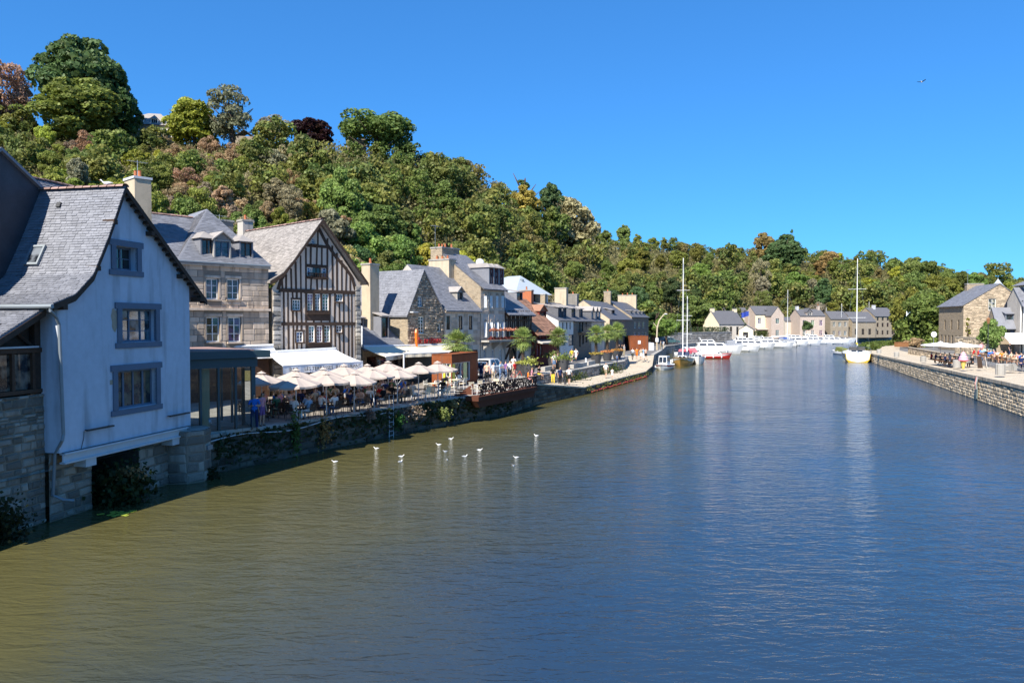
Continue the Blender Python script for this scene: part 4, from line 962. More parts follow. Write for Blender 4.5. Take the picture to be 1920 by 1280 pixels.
# ---- low slate building between the timbered house and the stone gable
c0 = FL.x(679); CFm = row_frame(679); CWd = FL.x(762) - c0
lb = house('low_slate_building', 'low building with steep slate roof and tall cream chimney behind cream awning', CFm, CWd, 10, TZ, CFm.uv(720, 648)[1] - .1, 9.6, 'x', 'rubble_warm', 'slate', [dict(x0=.5, x1=CWd - .5, z0=TZ, z1=4.1, nx=4, ny=1, fmat='timber', glass=(.15, .08, .04))], slate=((.34, .2), 'slate'), endover=0, apex=6.5)
cx, cz = CFm.uv(701, 540, 2.0); chimney(lb, cx, 2.4, 1.15, 1.0, 4.5, CFm.uv(701, 498, 2.4)[1], 'chimney_render', 1)
x0, z0_ = CFm.uv(722, 640, .6); dormer(lb, CFm.uv(719, 640, 1.2)[0], 5.55, .8, 1.9, 1.0, 2.5, 'shed', 'slate', 'timber', 'slate_pale', 1, 1, (.03, .03, .04), .9)
dormer(lb, CFm.uv(699, 600, 1.2)[0] - .3, 6.4, .7, .9, 2.4, 2.5, 'shed', 'slate', 'timber', 'slate_pale', 1, 1, (.03, .03, .04), .7)
# ---- stone gable house with the red lettering
G0 = row_frame(764); GW = FL.x(832) - FL.x(764); gap, gaz = G0.uv(794, 505)
ghw = [wpx(G0, 783.5, 791.5, 555, 575, nx=2, ny=3, depth=.12, sill='granite'), wpx(G0, 784.5, 795, 593, 625, nx=2, ny=5, depth=.12, sill='granite'), wpx(G0, 820, 825.5, 606, 622, nx=1, ny=2, depth=.12, sill='granite')]
gh = house('gabled_stone_house', 'narrow dark stone gable house with red lettering above the cream awning', G0, GW, 13, TZ, G0.uv(766, 585)[1], gaz, 'y', 'mortar', 'slate', ghw, apex=gap, slate=((.32, .18), 'slate'), side_wall='rubble_warm', zback=G0.uv(831, 585)[1], over=.2)
zg0, zg1 = G0.uv(766, 585)[1], G0.uv(831, 585)[1]
gw = [c for c in gh.children if c.name.startswith('wall')] if False else None
wallobj = wall_mesh(0, .01, TZ, [(0, TZ + .01), (.01, TZ + .01)], []).build('stone_facing', 'dark_mortar', gh)
simple('crepe_stone', (.36, .29, .22), .92, .3, 2, .4, .02, objrand=.9, spec=.15)
simple('crepe_joined', (.36, .29, .22), .92, .3, 2, .4, .02, island=.95, spec=.15)
place_stones(wallobj, lay(lambda z: max(0, (z - zg0) / (gaz - zg0) * gap), lambda z: GW if z < zg1 else GW - (z - zg1) / (gaz - zg1) * (GW - gap), 4.3, gaz - .2, (.14, .26), (.18, .5), [(o['x0'] - .1, o['x1'] + .1, o['z0'] - .1, o['z1'] + .1) for o in ghw], random.Random(6)), 'crepe_stone', 'crepe_joined', .05, rough=True, limit=120)
tm = text_mesh('de artisans', .85, 'terracotta', .03)
simple('sign_red', (.36, .015, .02), .5, .1, 5, .05, .003); tm.materials[0] = M['sign_red']
tx0, tz0 = G0.uv(803, 638); inst('lettering', tm, gh, (tx0, -.14, tz0), (R(90), 0, 0))
MB().prism([(-.28, .5), (-.2, -.35), (0, -.75), (.2, -.35), (.28, .5), (.15, .8), (-.15, .8)], -.08, .08).build('lantern_sign', 'painted', gh, (G0.uv(773, 635)[0], -.5, G0.uv(773, 634)[1]), R(20), color=(.85, .16, .01))
MB().tube([(G0.uv(770, 635)[0], 0, G0.uv(773, 629)[1]), (G0.uv(770, 635)[0], -.6, G0.uv(773, 629)[1])], .03, 4).build('sign_bracket', 'dark_metal', gh)
MB().tube([(GW - .12, -.08, zg1 - .1), (GW - .12, -.08, 4.2)], .05, 6).build('downpipe', 'dark_metal', gh)
MB().box(.2, .9, -.5, 0, zg0 - .05, zg0 + .05).build('street_lamp_head', 'lead_white', gh)
# ---- three-bay grey stone house
T0_ = row_frame(833); TWd = FL.x(900) - FL.x(833)
tw3 = [wpx(T0_, 837, 844.5, 592, 618, nx=2, ny=1, fmat='timber', glass=(.06, .03, .02)), wpx(T0_, 859.5, 867.5, 592, 618, nx=2, ny=1, fmat='timber', glass=(.06, .03, .02)), wpx(T0_, 879, 886, 592, 618, nx=2, ny=1, fmat='timber', glass=(.06, .03, .02)), dict(x0=.5, x1=TWd - .4, z0=TZ, z1=4.2, nx=4, ny=1, fmat='timber', glass=(.04, .03, .02))]
th = house('grey_stone_house', 'grey cut-stone house with dark slate roof behind the big palm', T0_, TWd, 9, TZ, T0_.uv(860, 577)[1], 12.6, 'x', 'plaster_grey', 'slate', tw3, slate=((.34, .2), 'slate'), endover=0, over=.3)
dormer(th, T0_.uv(860, 570, 1)[0], T0_.uv(860, 577)[1] + .35, .8, 1.25, .8, 2, 'gable', 'granite', 'timber', 'slate_pale', 1, 1, (.03, .03, .04))
bl = lay(0, TWd, 4.3, T0_.uv(860, 577)[1] - .2, (.34, .44), (.6, 1.1), [(o['x0'] - .12, o['x1'] + .12, o['z0'] - .1, o['z1'] + .15) for o in tw3], random.Random(16))
place_stones(wall_mesh(0, .01, TZ, [(0, TZ + .01), (.01, TZ + .01)], []).build('stone_facing', 'mortar', th), bl, 'ashlar', 'ashlar_joined', .02, limit=150)
inst('cornice', unit_box_bev('ashlar'), th, (TWd / 2, -.06, T0_.uv(860, 585)[1]), 0, (TWd, .2, .14))
# ---- arched-window house with balcony
A0 = row_frame(901); AWd = FL.x(946) - FL.x(901); zca = A0.uv(923, 537)[1]
sh = ('white_paint', .42)
arch = []
for (p0, z0p, z1p) in [(x, 555, 577) for x in (907.5, 918.5, 929.5, 940)] + [(x, 604, 632) for x in (908, 919, 930, 940.5)]:
    arch.append(wpx(A0, p0 + .5, p0 + 4.8, z0p, z1p, nx=1, ny=3, glass=(.2, .22, .25), depth=.14))
gnd = [wpx(A0, a, b, 655, 678, nx=2, ny=3, glass=(.35, .35, .35), depth=.14) for a, b in ((907, 911.5), (922, 927), (936.5, 941))]
ach = house('arched_window_house', 'narrow stone house with white arched shutters and flowered balcony', A0, AWd, 10, TZ, zca, zca + 3.6, 'x', 'plaster_grey', 'slate_far', arch + gnd, slate=((.34, .22), 'slate'), side_wall='rubble_warm', over=.45, endover=.02, apex=5)
shm = MB()
n_ = 8
for i in range(n_): a0_, a1_ = math.pi * i / n_, math.pi * (i + 1) / n_; shm.quad((0, 0, 0), (.5 * math.cos(a0_), 0, .3 * math.sin(a0_)), (.5 * math.cos(a1_), 0, .3 * math.sin(a1_)), (0, .0, 0))
for o in arch:
    W = o['x1'] - o['x0']
    for sgn in (-1, 1): inst('shutter', shutter_mesh('white_paint'), ach, ((o['x0'] + o['x1']) / 2 + sgn * (W / 2 + .12), -.12 - .1 * (sgn < 0), (o['z0'] + o['z1']) / 2), (0, 0, R(-35 if sgn < 0 else 35)), (.3, 1, o['z1'] - o['z0']))
    mb = MB().prism([((o['x0'] + o['x1']) / 2 + (W / 2 + .08) * math.cos(t), o['z1'] + .02 + .3 * math.sin(t)) for t in [math.pi * i / 8 for i in range(9)]][::-1], -.05, .02); mb.build('arch', 'ashlar', ach)
bl = lay(0, AWd, 4.5, zca - .2, (.34, .46), (.5, 1.0), [(o['x0'] - .3, o['x1'] + .3, o['z0'] - .1, o['z1'] + .45) for o in arch], random.Random(26))
place_stones(wall_mesh(0, .01, TZ, [(0, TZ + .01), (.01, TZ + .01)], []).build('stone_facing', 'mortar', ach), bl, 'ashlar', 'ashlar_joined', .02, limit=120)
zbal = A0.uv(925, 637)[1]
bal = MB().box(-.1, AWd + .9, -1.1, 0, zbal - .18, zbal).build('balcony', 'concrete', ach)
rl_ = MB()
for i in range(26): x = -.05 + (AWd + .9) * i / 25; rl_.box(x - .012, x + .012, -1.08, -1.055, zbal, zbal + .95)
rl_.box(-.1, AWd + .9, -1.1, -1.04, zbal + .95, zbal + 1.0); rl_.build('railing', 'dark_metal', bal)
for x in (.4, AWd / 2, AWd - .3): MB().prism([(0, 0), (-1.0, 0), (-1.0, -.12), (-.15, -.75), (0, -.8)], -.09, .09).build('balcony_bracket', 'concrete', bal, (x, 0, zbal - .18), R(90))
for k_, zz in ((0, zbal + .95), (1, zbal + .1)):
    mb = MB(); rr = random.Random(k_)
    for i in range(420):
        c = Vector((rr.uniform(-.1, AWd + .85), -1.12 + rr.gauss(0, .09), zz + abs(rr.gauss(0, .11)))); a = Vector((rr.uniform(-1, 1), rr.uniform(-1, 1), rr.uniform(-1, 1))).normalized() * .06; b = a.cross(Vector((rr.uniform(-1, 1), rr.uniform(-1, 1), 1))).normalized() * .06
        mb.quad(c - a - b, c + a - b, c + a + b, c - a + b)
    o = mb.build('flower_box', 'foliage_thick', bal, color=(.5, .2, .12) if k_ == 0 else (.2, .05, .04)); o['kind'] = 'stuff'
for i, px in enumerate((908, 917.5, 927)):
    x = A0.uv(px + 4, 530, 1.0)[0]; dormer(ach, x, zca + .3, .72, 1.7, .35, 2.6, 'hip', 'slate', 'timber_red', 'slate_pale', 2, 1, (.4, .36, .36), .5)
ztall = A0.uv(833, 466, 4)[1]
xt = A0.uv(829, 480, 5)[0]; chimney(ach, max(xt, -4.2) if False else -.3, 4.6, 1.2, 2.6, 9, ztall - 1.2, 'chimney_render', 3, 'concrete', 'y')
chimney(ach, AWd - .4, 6.5, 1.0, 2.4, 10, ztall - 2.2, 'rubble_warm', 4, 'concrete', 'y')
# tall chimney stack on the party wall left of it
PWx = A0.uv(828, 470, 3.5)[0]
chimney(th, T0_.uv(829, 480, 5.5)[0], 5.5, 2.0, 1.5, 8.5, T0_.uv(829, 467, 5.5)[1], 'rubble_warm', 3)
chimney(th, T0_.uv(848, 480, 6.5)[0], 6.6, 1.3, 1.2, 8.5, T0_.uv(848, 468, 6.5)[1], 'rubble_warm', 1)
MB().lathe([(.45, 0), (.36, .1), (.2, .16), (.0, .18)], 12, cap=False).build('satellite_dish', 'lead_white', ach, (A0.uv(900, 492, 2)[0], 2, A0.uv(900, 492, 2)[1])).rotation_euler = (R(70), 0, R(-50))
aerial(th, T0_.uv(816, 480, 5.5)[0], 5.5, T0_.uv(829, 467, 5.5)[1], 2.4); aerial(ach, AWd - .4, 6.5, ztall - 1.5, 2.2)
# ---- black timber house
B0 = row_frame(947); BWd = FL.x(996) - FL.x(947); zbk = B0.uv(970, 583)[1]
bk = house('black_timber_house', 'black half-timbered house with slate roof beside the flowered balcony', B0, BWd, 11, TZ, zbk, zbk + 3.9, 'x', 'plaster', 'slate_far', [wpx(B0, 969, 974, 592, 622, nx=1, ny=3, fmat='timber'), wpx(B0, 979, 985, 592, 622, nx=1, ny=3, fmat='timber'), dict(x0=.8, x1=2.4, z0=TZ, z1=4.2, nx=2, ny=1, fmat='timber', glass=(.03, .03, .03))], slate=((.36, .24), 'slate'), over=.6)
for i in range(13):
    x = .15 + (BWd - .3) * i / 12; inst('stud', unit_box_bev('timber'), bk, (x, -.04, (zbk + 5.3) / 2), (0, R(random.choice((0, 0, 6, -6))), 0), (.2, .12, zbk - 5.2))
for z_, hh in ((zbk - .3, .35), (5.2, .4), (4.4, .3), (zbk - 1.0, .18)): inst('beam', unit_box_bev('timber'), bk, (BWd / 2, -.05, z_), 0, (BWd, .18, hh))
for x in (.1, BWd * .5, BWd - .1): MB().tube([(x, 0, 3.0), (x, -.5, 4.1), (x, -.7, 5.0)], .13, 5).build('brace', 'timber', bk)
MB().box(0, BWd, -.8, 0, 5.0, 5.2).build('jetty', 'timber', bk)
dormer(bk, B0.uv(970, 560, 2)[0] + .2, zbk + 1.3, 1.1, .9, 1.8, 3, 'shed', 'slate', 'timber', 'slate_pale', 1, 1, (.03, .03, .03), .6)
# tall slate-hung gable behind it
SG = Frame(*B0.w(-1.0, 6.5), FR)
sgh = house('slate_hung_house', 'tall narrow slate-hung house behind the black timber house', SG, 4.6, 6, TZ, SG.uv(950, 520)[1] - 1.2, SG.uv(950, 514)[1], 'x', 'slate_far', 'slate_far', [], over=.1)
chimney(sgh, 4.2, 3, .7, .7, 10, SG.uv(957, 508, 3)[1], 'granite', 1)
# ---- red timber house with brown roof
R0 = row_frame(997); RWd = FL.x(1046) - FL.x(997); zrd = R0.uv(1015, 616)[1]
rd = house('red_timber_house', 'low red timber-framed shop with brown tiled roof between the palms', R0, RWd, 9, TZ, zrd, zrd + 3.6, 'x', 'timber_red', 'red_tile', [wpx(R0, 1003, 1008, 622, 633, nx=2, ny=2, fmat='plaster'), wpx(R0, 1011, 1017, 622, 633, nx=2, ny=2, fmat='plaster'), wpx(R0, 1022, 1028, 622, 633, nx=2, ny=2, fmat='plaster')] + [wpx(R0, a, a + 4, 645, 668, nx=1, ny=2, fmat='timber_red', glass=(.5, .5, .5)) for a in (1001, 1007, 1013)], slate=((.4, .28), 'red_tile'), over=.9)
inst('shop_canopy', unit_box_bev('plaster_grey'), rd, (RWd / 2, -.7, R0.uv(1015, 640)[1]), (R(12), 0, 0), (RWd, 1.5, .16))
for i in range(9): inst('stud', unit_box_bev('timber_red'), rd, (.1 + (RWd - .2) * i / 8, -.04, zrd - .8), 0, (.16, .12, 1.5))
for x in (.2, RWd / 2, RWd - .2): MB().tube([(x, 0, zrd - 1.0), (x, -.75, zrd - .1)], .08, 4).build('brace', 'timber_brown', rd)
dormer(rd, R0.uv(1018, 580, 2.0)[0], zrd + 1.2, 1.5, .9, 2.0, 3, 'gable', 'timber_red', 'timber_red', 'red_tile', 1, 1, (.2, .05, .03), .7)
# ---- modern house with the pale zinc roof
ZF = Frame(*R0.w(-2.6, 8.5), FR)
zz0 = ZF.uv(1010, 552)[1]; zw = 13
zh = empty('zinc_roof_house', (ZF.o.x, ZF.o.y, 0), FR, 'cream and glass house with pale zinc hipped roof', 'house')
zx0, zx1 = ZF.x(978), ZF.x(1027)
for (a, b, mt, y_) in ((zx0 - 2, ZF.x(999), 'plaster_cream', 0), (ZF.x(999), ZF.x(1014), 'glass', .35), (ZF.x(1014), zx1, 'lead_white', .0)):
    MB().quad((a, y_, TZ), (b, y_, TZ), (b, y_, zz0), (a, y_, zz0)).build('wall', mt, zh, color=(.1, .12, .15))
for px in (999.5, 1004, 1009, 1014): inst('mullion', unit_box_bev('teal_metal'), zh, (ZF.x(px), .3, (zz0 + 6) / 2), 0, (.12, .12, zz0 - 6))
for zq in (zz0 - 1.1, zz0 - 2.2): inst('mullion', unit_box_bev('lead_white'), zh, ((ZF.x(999) + ZF.x(1014)) / 2, .28, zq), 0, (ZF.x(1014) - ZF.x(999), .1, .14))
MB().quad((zx1, 0, TZ), (zx1, 9, TZ), (zx1, 9, zz0), (zx1, 0, zz0)).build('wall', 'plaster_grey', zh)
za, zaz = ZF.uv(978, 517, 4); mb = MB(); S = [(zx0 - 2.3, -.5, zz0), (zx1 + .4, -.5, zz0), (zx1 + .4, 9.5, zz0), (zx0 - 2.3, 9.5, zz0)]; A1 = (za - .3, 4, zaz); A2 = (za + .3, 6.5, zaz)
mb.poly([S[0], S[1], A1]).poly([S[1], S[2], A2, A1]).poly([S[2], S[3], A2]).poly([S[3], S[0], A1, A2]).poly(S[::-1]).build('roof', 'zinc', zh)
MB().lathe([(.22, 0), (.22, .9), (.3, .95), (.3, 1.2), (.1, 1.3)], 8).build('flue', 'grey_metal', zh, (ZF.uv(974, 530, 3)[0], 2.6, ZF.uv(974, 533, 2.6)[1] - .5))
# ---- far row
RP = [(5.9, 94.5), (30.5, 165)]
rrot = math.atan2(RP[1][1] - RP[0][1], RP[1][0] - RP[0][0]); RL = Frame(*RP[0], rrot)
def far_house(name, label, p0, p1, eave_y, ridge_y, wall, wins, **k):
    x0, x1 = RL.x(p0), RL.x(p1); o = RL.w(x0, 0); Fr = Frame(o.x, o.y, rrot); W = x1 - x0
    ze = Fr.uv((p0 + p1) / 2, eave_y)[1]; zr = Fr.uv((p0 + p1) / 2, ridge_y, 4.5)[1]
    ws = [wpx(Fr, *q[:4], **(q[4] if len(q) > 4 else {})) for q in wins]
    h = house(name, label, Fr, W, 9, TZ, ze, max(zr, ze + 1.5), 'x', wall, 'slate_far', ws, endover=.05, **k); return h, Fr, W, ze, max(zr, ze + 1.5)
dkw = dict(nx=2, ny=3, fmat='timber', glass=(.05, .05, .05)); ww = dict(nx=2, ny=3, glass=(.4, .42, .45))
h_, Fr, W, ze, zr = far_house('white_row_house', 'pale rendered row house with three tall dark windows', 1047, 1075, 599, 573, 'plaster_white', [(1054.3, 1056.8, 604, 617, dkw), (1061.5, 1064, 604, 617, dkw), (1068, 1070.3, 604, 617, dkw), (1066, 1075, 627, 648, dict(nx=3, ny=1, fmat='trim_blue', glass=(.1, .12, .2))), (1050, 1060, 627, 648, dict(nx=3, ny=1, fmat='trim_blue', glass=(.1, .12, .2)))], side_wall='plaster_white')
for f in (.3, .62): dormer(h_, W * f + .6, ze + .3, 1.5, 1.25, .6, 3, 'shed', 'slate_far', 'trim_blue', 'slate_pale', 2, 2, (.2, .22, .26), .6)
chimney(h_, .8, 4.5, 1.0, 1.6, ze, zr + 1.5, 'terracotta', 1); chimney(h_, W - .3, 4.5, .9, 1.4, ze, zr + 1.2, 'rubble_warm', 0)
h_, Fr, W, ze, zr = far_house('brown_row_house', 'brown stone row house with small iron balcony', 1075, 1109, 600, 572, 'rubble_dark', [(1086, 1088.5, 604, 621, dkw), (1091, 1094, 604, 621, dkw), (1098, 1100.5, 604, 618, dkw), (1086, 1089, 628, 650, dkw), (1092, 1095, 628, 645, dkw), (1098, 1101.5, 626, 642, dkw)])
for f in (.22, .62): dormer(h_, W * f + .4, ze + .3, 2.0, 1.3, .7, 3, 'shed', 'slate_far', 'trim_blue', 'slate_pale', 2, 2, (.2, .22, .26), .7)
bx = Fr.x(1091); bz = Fr.uv(1091, 622)[1]
rl_ = MB().box(bx - 2.2, bx + 2.2, -.8, 0, bz - .1, bz).box(bx - 2.2, bx + 2.2, -.8, -.75, bz + .9, bz + .95)
for i in range(14): rl_.box(bx - 2.2 + i * .338, bx - 2.17 + i * .338, -.79, -.76, bz, bz + .9)
rl_.build('balcony', 'dark_metal', h_)
chimney(h_, W - .6, 4.5, 1.1, 1.8, ze, zr + 2.2, 'chimney_render', 0)
h_, Fr, W, ze, zr = far_house('blue_grey_row_house', 'blue-grey row house with white dormer windows', 1109, 1133.5, 601, 575, 'plaster_grey', [(1112, 1114.5, 607, 620, ww), (1119, 1121.5, 607, 620, ww), (1126, 1128.5, 607, 620, ww)])
for f in (.25, .55, .8): dormer(h_, W * f, ze + .2, 1.1, 1.3, .4, 3, 'gable', 'slate_far', 'white_paint', 'slate_pale', 2, 2, (.45, .45, .47), .6)
chimney(h_, W - .9, 5, 1.1, 1.6, ze, zr + 1.6, 'granite', 1)
h_, Fr, W, ze, zr = far_house('warehouse', 'long grey stone warehouse with sunlit cream gable', 1143, 1184.5, 597, 570, 'rubble_dark', [], side_wall='chimney_render')
dormer(h_, Fr.x(1162), ze + .8, 2.6, .7, 1.2, 3, 'shed', 'slate_far', 'timber', 'slate_pale', 2, 1, (.1, .1, .1), .8); chimney(h_, W - 1, 4.5, .9, 1.3, ze, zr + 2, 'rubble_warm', 1)
h_, Fr, W, ze, zr = far_house('stone_house', 'grey stone house with white windows at the end of the row', 1184.5, 1216, 593, 571, 'rubble_dark', [(1189, 1193, 604, 615, ww), (1197, 1201, 604, 615, ww), (1205, 1209, 604, 615, ww)] + [(a, a + 4, 623, 636, ww) for a in (1188.5, 1196, 1203.5, 1209)], side_wall='rubble_warm')
for f in (.2, .45, .68, .88): dormer(h_, W * f, ze + .25, 1.6, .8, .8, 3, 'shed', 'slate_far', 'white_paint', 'slate_pale', 2, 1, (.4, .4, .42), .5)
chimney(h_, W - .8, 4.5, 1.1, 4, ze + 1, zr + 1.6, 'chimney_render', 3, along='y')

# ================================================================ HOUSES ROUND THE HARBOUR
def at_frame(px, Y, rot_deg): return Frame((px - 960) / FPX * Y, Y, R(rot_deg))
# cream cottage: gable towards the quay on the left
Cc = at_frame(1371, 214, 0)
def corner_house(name, label, px_c, Y, rotd, w_, d_, z0, ze_y, zr_y, axis, wall, side, roofm, front=(), left=(), **k):
    Fr = at_frame(px_c, Y, rotd); ze = 7 + (603 - ze_y) / FPX * Y; zr = 7 + (603 - zr_y) / FPX * Y
    return house(name, label, Fr, w_, d_, z0, ze, zr, axis, wall, roofm, front, left, side_wall=side, **k), Fr, ze, zr
h_, Fr, ze, zr = corner_house('cream_cottage', 'cream gabled cottage with slate roof above a garden wall', 1348, 212, 20, 8.5, 7.8, 2, 606, 582, 'x', 'plaster_grey', 'plaster_cream', 'slate_far', [dict(x0=1.5 + i * 2.2, x1=2.3 + i * 2.2, z0=3.2, z1=5.6, fmat='timber', glass=(.06, .06, .06)) for i in range(3)], [dict(x0=4.2, x1=5.6, z0=4.2, z1=5.2, nx=2, ny=1, glass=(.3, .2, .15)), dict(x0=1.5, x1=3.0, z0=4.0, z1=5.3, glass=(.35, .3, .25))])
chimney(h_, .5, 4, .8, 1.2, ze, zr + .6, 'plaster_cream', 0); chimney(h_, 8.2, 4, .8, 1.2, ze, zr + .5, 'plaster_cream', 0)
h_, Fr, ze, zr = corner_house('grey_villa', 'blue-grey villa with three small gables behind the flags', 1364, 262, 8, 8.2, 8, 2, 592, 576, 'x', 'plaster_grey', 'plaster_grey', 'slate_far', [dict(x0=.6 + i * 1.6, x1=1.4 + i * 1.6, z0=zz, z1=zz + 1.5, fmat='white_paint', glass=(.05, .05, .06)) for i in range(5) for zz in (3.2, 6.0)])
for f in (1.4, 3.9, 6.4): dormer(h_, f, ze - .2, 1.4, 1.2, -.05, 3, 'gable', 'plaster_grey', 'white_paint', 'slate_far', 2, 2, (.05, .05, .06), 1.0)
h_, Fr, ze, zr = corner_house('peach_house', 'peach and brick house with slate roof behind the marina', 1416, 236, 10, 8.6, 7, 1.8, 588, 573, 'x', 'plaster_cream', 'brick_pink', 'slate_far', [dict(x0=.9 + i * 2.6, x1=2.0 + i * 2.6, z0=6.4, z1=8.2, glass=(.4, .38, .35)) for i in range(3)] + [dict(x0=.8, x1=7.6, z0=2.2, z1=4.4, nx=6, ny=1, fmat='timber_brown', glass=(.15, .1, .08))])
inst('lean_to_roof', unit_box_bev('brick_pink'), h_, (4.3, -.9, 4.8), (R(14), 0, 0), (8.8, 2.2, .2)); dormer(h_, 5.2, ze + .4, 2.2, .7, 1.2, 2, 'shed', 'slate_far', 'white_paint', 'slate_far', 3, 1, (.05, .05, .06), .4)
h_, Fr, ze, zr = corner_house('peach_wing', 'dark-gabled stone wing beside the peach house', 1446, 233, 10, 4.2, 7, 1.8, 590, 574, 'y', 'brick_pink', 'brick_pink', 'slate_far', [dict(x0=1.5, x1=2.7, z0=6.4, z1=8.0, glass=(.3, .3, .32)), dict(x0=1.5, x1=2.7, z0=2.6, z1=4.4, glass=(.3, .3, .32))])
h_, Fr, ze, zr = corner_house('pink_brick_house', 'pink brick house with central gable and slate roof', 1500, 246, 6, 8.6, 7, 1.6, 591, 579, 'x', 'brick_pink', 'brick_pink', 'slate_far', [dict(x0=.9 + i * 2.9, x1=2.0 + i * 2.9, z0=zz, z1=zz + 1.8, glass=(.5, .45, .42)) for i in range(3) for zz in (2.4, 5.7)], right=[dict(x0=2, x1=3.2, z0=5.7, z1=7.4)])
dormer(h_, 3.2, ze - .3, 1.6, 1.3, -.06, 3, 'gable', 'brick_pink', 'white_paint', 'slate_far', 2, 1, (.4, .35, .3), 1.3); chimney(h_, .6, 3.5, .7, 1.2, ze, zr + .9, 'lead_white', 0); chimney(h_, 8.0, 3.5, .7, 1.2, ze, zr + 1.0, 'brick_pink', 1)
h_, Fr, ze, zr = corner_house('slate_cottage', 'low grey stone cottage right of the pink brick house', 1557, 250, 6, 6.4, 7, 1.6, 597, 583, 'x', 'rubble_far', 'rubble_far', 'slate_far', [dict(x0=.8 + i * 2, x1=1.7 + i * 2, z0=zz, z1=zz + 1.5, fmat='white_paint', glass=(.2, .2, .22)) for i in range(3) for zz in (2.4, 5.4)])
h_, Fr, ze, zr = corner_house('stone_barn', 'wide stone barn with sunlit gable behind the masts', 1598, 252, 12, 9, 8, 1.6, 602, 584, 'x', 'rubble_far', 'rubble_warm', 'slate_far', [dict(x0=1 + i * 2.6, x1=2 + i * 2.6, z0=2.6, z1=4.6, fmat='timber', glass=(.05, .05, .05)) for i in range(3)])
h_, Fr, ze, zr = corner_house('tall_stone_warehouse', 'tall dark stone warehouse with hipped slate roof by the moorings', 1640, 256, 16, 9, 9, 1.6, 592, 576, 'x', 'rubble_far', 'rubble_warm', 'slate_far', [dict(x0=.8 + i * 2.1, x1=1.6 + i * 2.1, z0=zz, z1=zz + 1.4, fmat='timber', glass=(.05, .05, .05)) for i in range(4) for zz in (2.6, 5.2, 7.4)])
chimney(h_, 3, 4, .8, 1.0, ze, zr + .8, 'lead_white', 0)
h_, Fr, ze, zr = corner_house('brown_shed', 'small brown boathouse between cream cottage and peach house', 1385, 214, -20, 4.0, 7, 1.8, 617, 609, 'y', 'plaster_cream', 'timber_brown', 'slate_far', [dict(x0=1.2, x1=2.6, z0=1.9, z1=4.0, fmat='timber', glass=(.03, .03, .03))])
h_, Fr, ze, zr = corner_house('garden_house', 'low slate-roofed outbuilding left of the pink brick house', 1472, 252, 8, 5.5, 6, 1.8, 601, 594, 'x', 'plaster_grey', 'plaster_grey', 'slate_far', [])
# garden wall with hedge under the cottage
gw0, gw1 = gy(1222, 630, 176), gy(1372, 630, 206)
gwl = chain_wall('garden_wall', 'dark stone garden wall along the harbour road', [(gw0.x, gw0.y), (gw1.x, gw1.y)], 1.5, lambda u: 4.3, 'rubble_dark', 'granite', 'granite_joined', (.35, .6), (.7, 1.6), 'concrete', .03, 60, .4, coplen=3)

# ---- villa on the hill
vF = at_frame(262, 172, 12); vb = 7 + (603 - 256) / FPX * 172
vh = empty('hilltop_villa', (vF.o.x, vF.o.y, 0), vF.rot, 'grey slate-roofed villa with dormers on the hilltop', 'house')
MB().box(-5, 7.2, 0, 8, vb - 2, vb + 2.6).build('wall', 'rubble_far', vh)
ze = vb + 2.5; mb = MB(); S = [(-5.3, -.4, ze), (7.5, -.4, ze), (7.5, 8.4, ze), (-5.3, 8.4, ze)]; A1, A2 = (1.5, 4, ze + 3.6), (4.2, 4, ze + 3.6)
mb.poly([S[0], S[1], A2, A1]).poly([S[1], S[2], A2]).poly([S[2], S[3], A1, A2]).poly([S[3], S[0], A1]).build('roof', 'slate_pale', vh)
for x in (.6, 3.6, 6.0): dormer(vh, x, ze + .2, 1.3, 1.3, .2, 2.5, 'hip', 'white_paint', 'white_paint', 'slate_pale', 3, 1, (.1, .1, .12), 1.0)
inst('cornice', unit_box_bev('lead_white'), vh, (1.1, -.1, vb + 1.2), 0, (12.4, .3, .25)); inst('porch', unit_box_bev('white_paint'), vh, (6.6, -.9, vb + 1.2), 0, (2.6, 1.4, .2))
for x in (5.6, 7.6): inst('porch_post', unit_box_bev('white_paint'), vh, (x, -1.4, vb + .1), 0, (.2, .2, 2.2))
for x in (-3.6, -1.5): window(vh, 'front', 12, 8, x, x + 1.0, vb + .2, vb + 1.0, nx=2, ny=1, depth=-.02, glass=(.2, .2, .2))
# ruin-like chimneys of houses hidden on the crest
for i, (px, py, Y) in enumerate(((458, 245, 172), (668, 250, 178))):
    p = gy(px, py + 8, Y); o = empty('hilltop_house', (p.x, p.y, 0), R(10), ['white gable peeping over the trees on the hilltop', 'small pale house among treetops on the crest'][i], 'house')
    MB().box(-2.2, 2.2, 0, 4, p.z - 3, p.z - .3).build('wall', 'rubble_far', o); roof_profile(o, [(-2.5, p.z - .5), (0, p.z + 1.2), (2.5, p.z - .5)], -.2, 4.2, 'y', 'slate_far')

# ================================================================ RIGHT BANK HOUSES
rb = math.atan2(-.949, -.316) + R(9)
YR = 128.0; cx_ = (1806 - 960) / FPX * YR
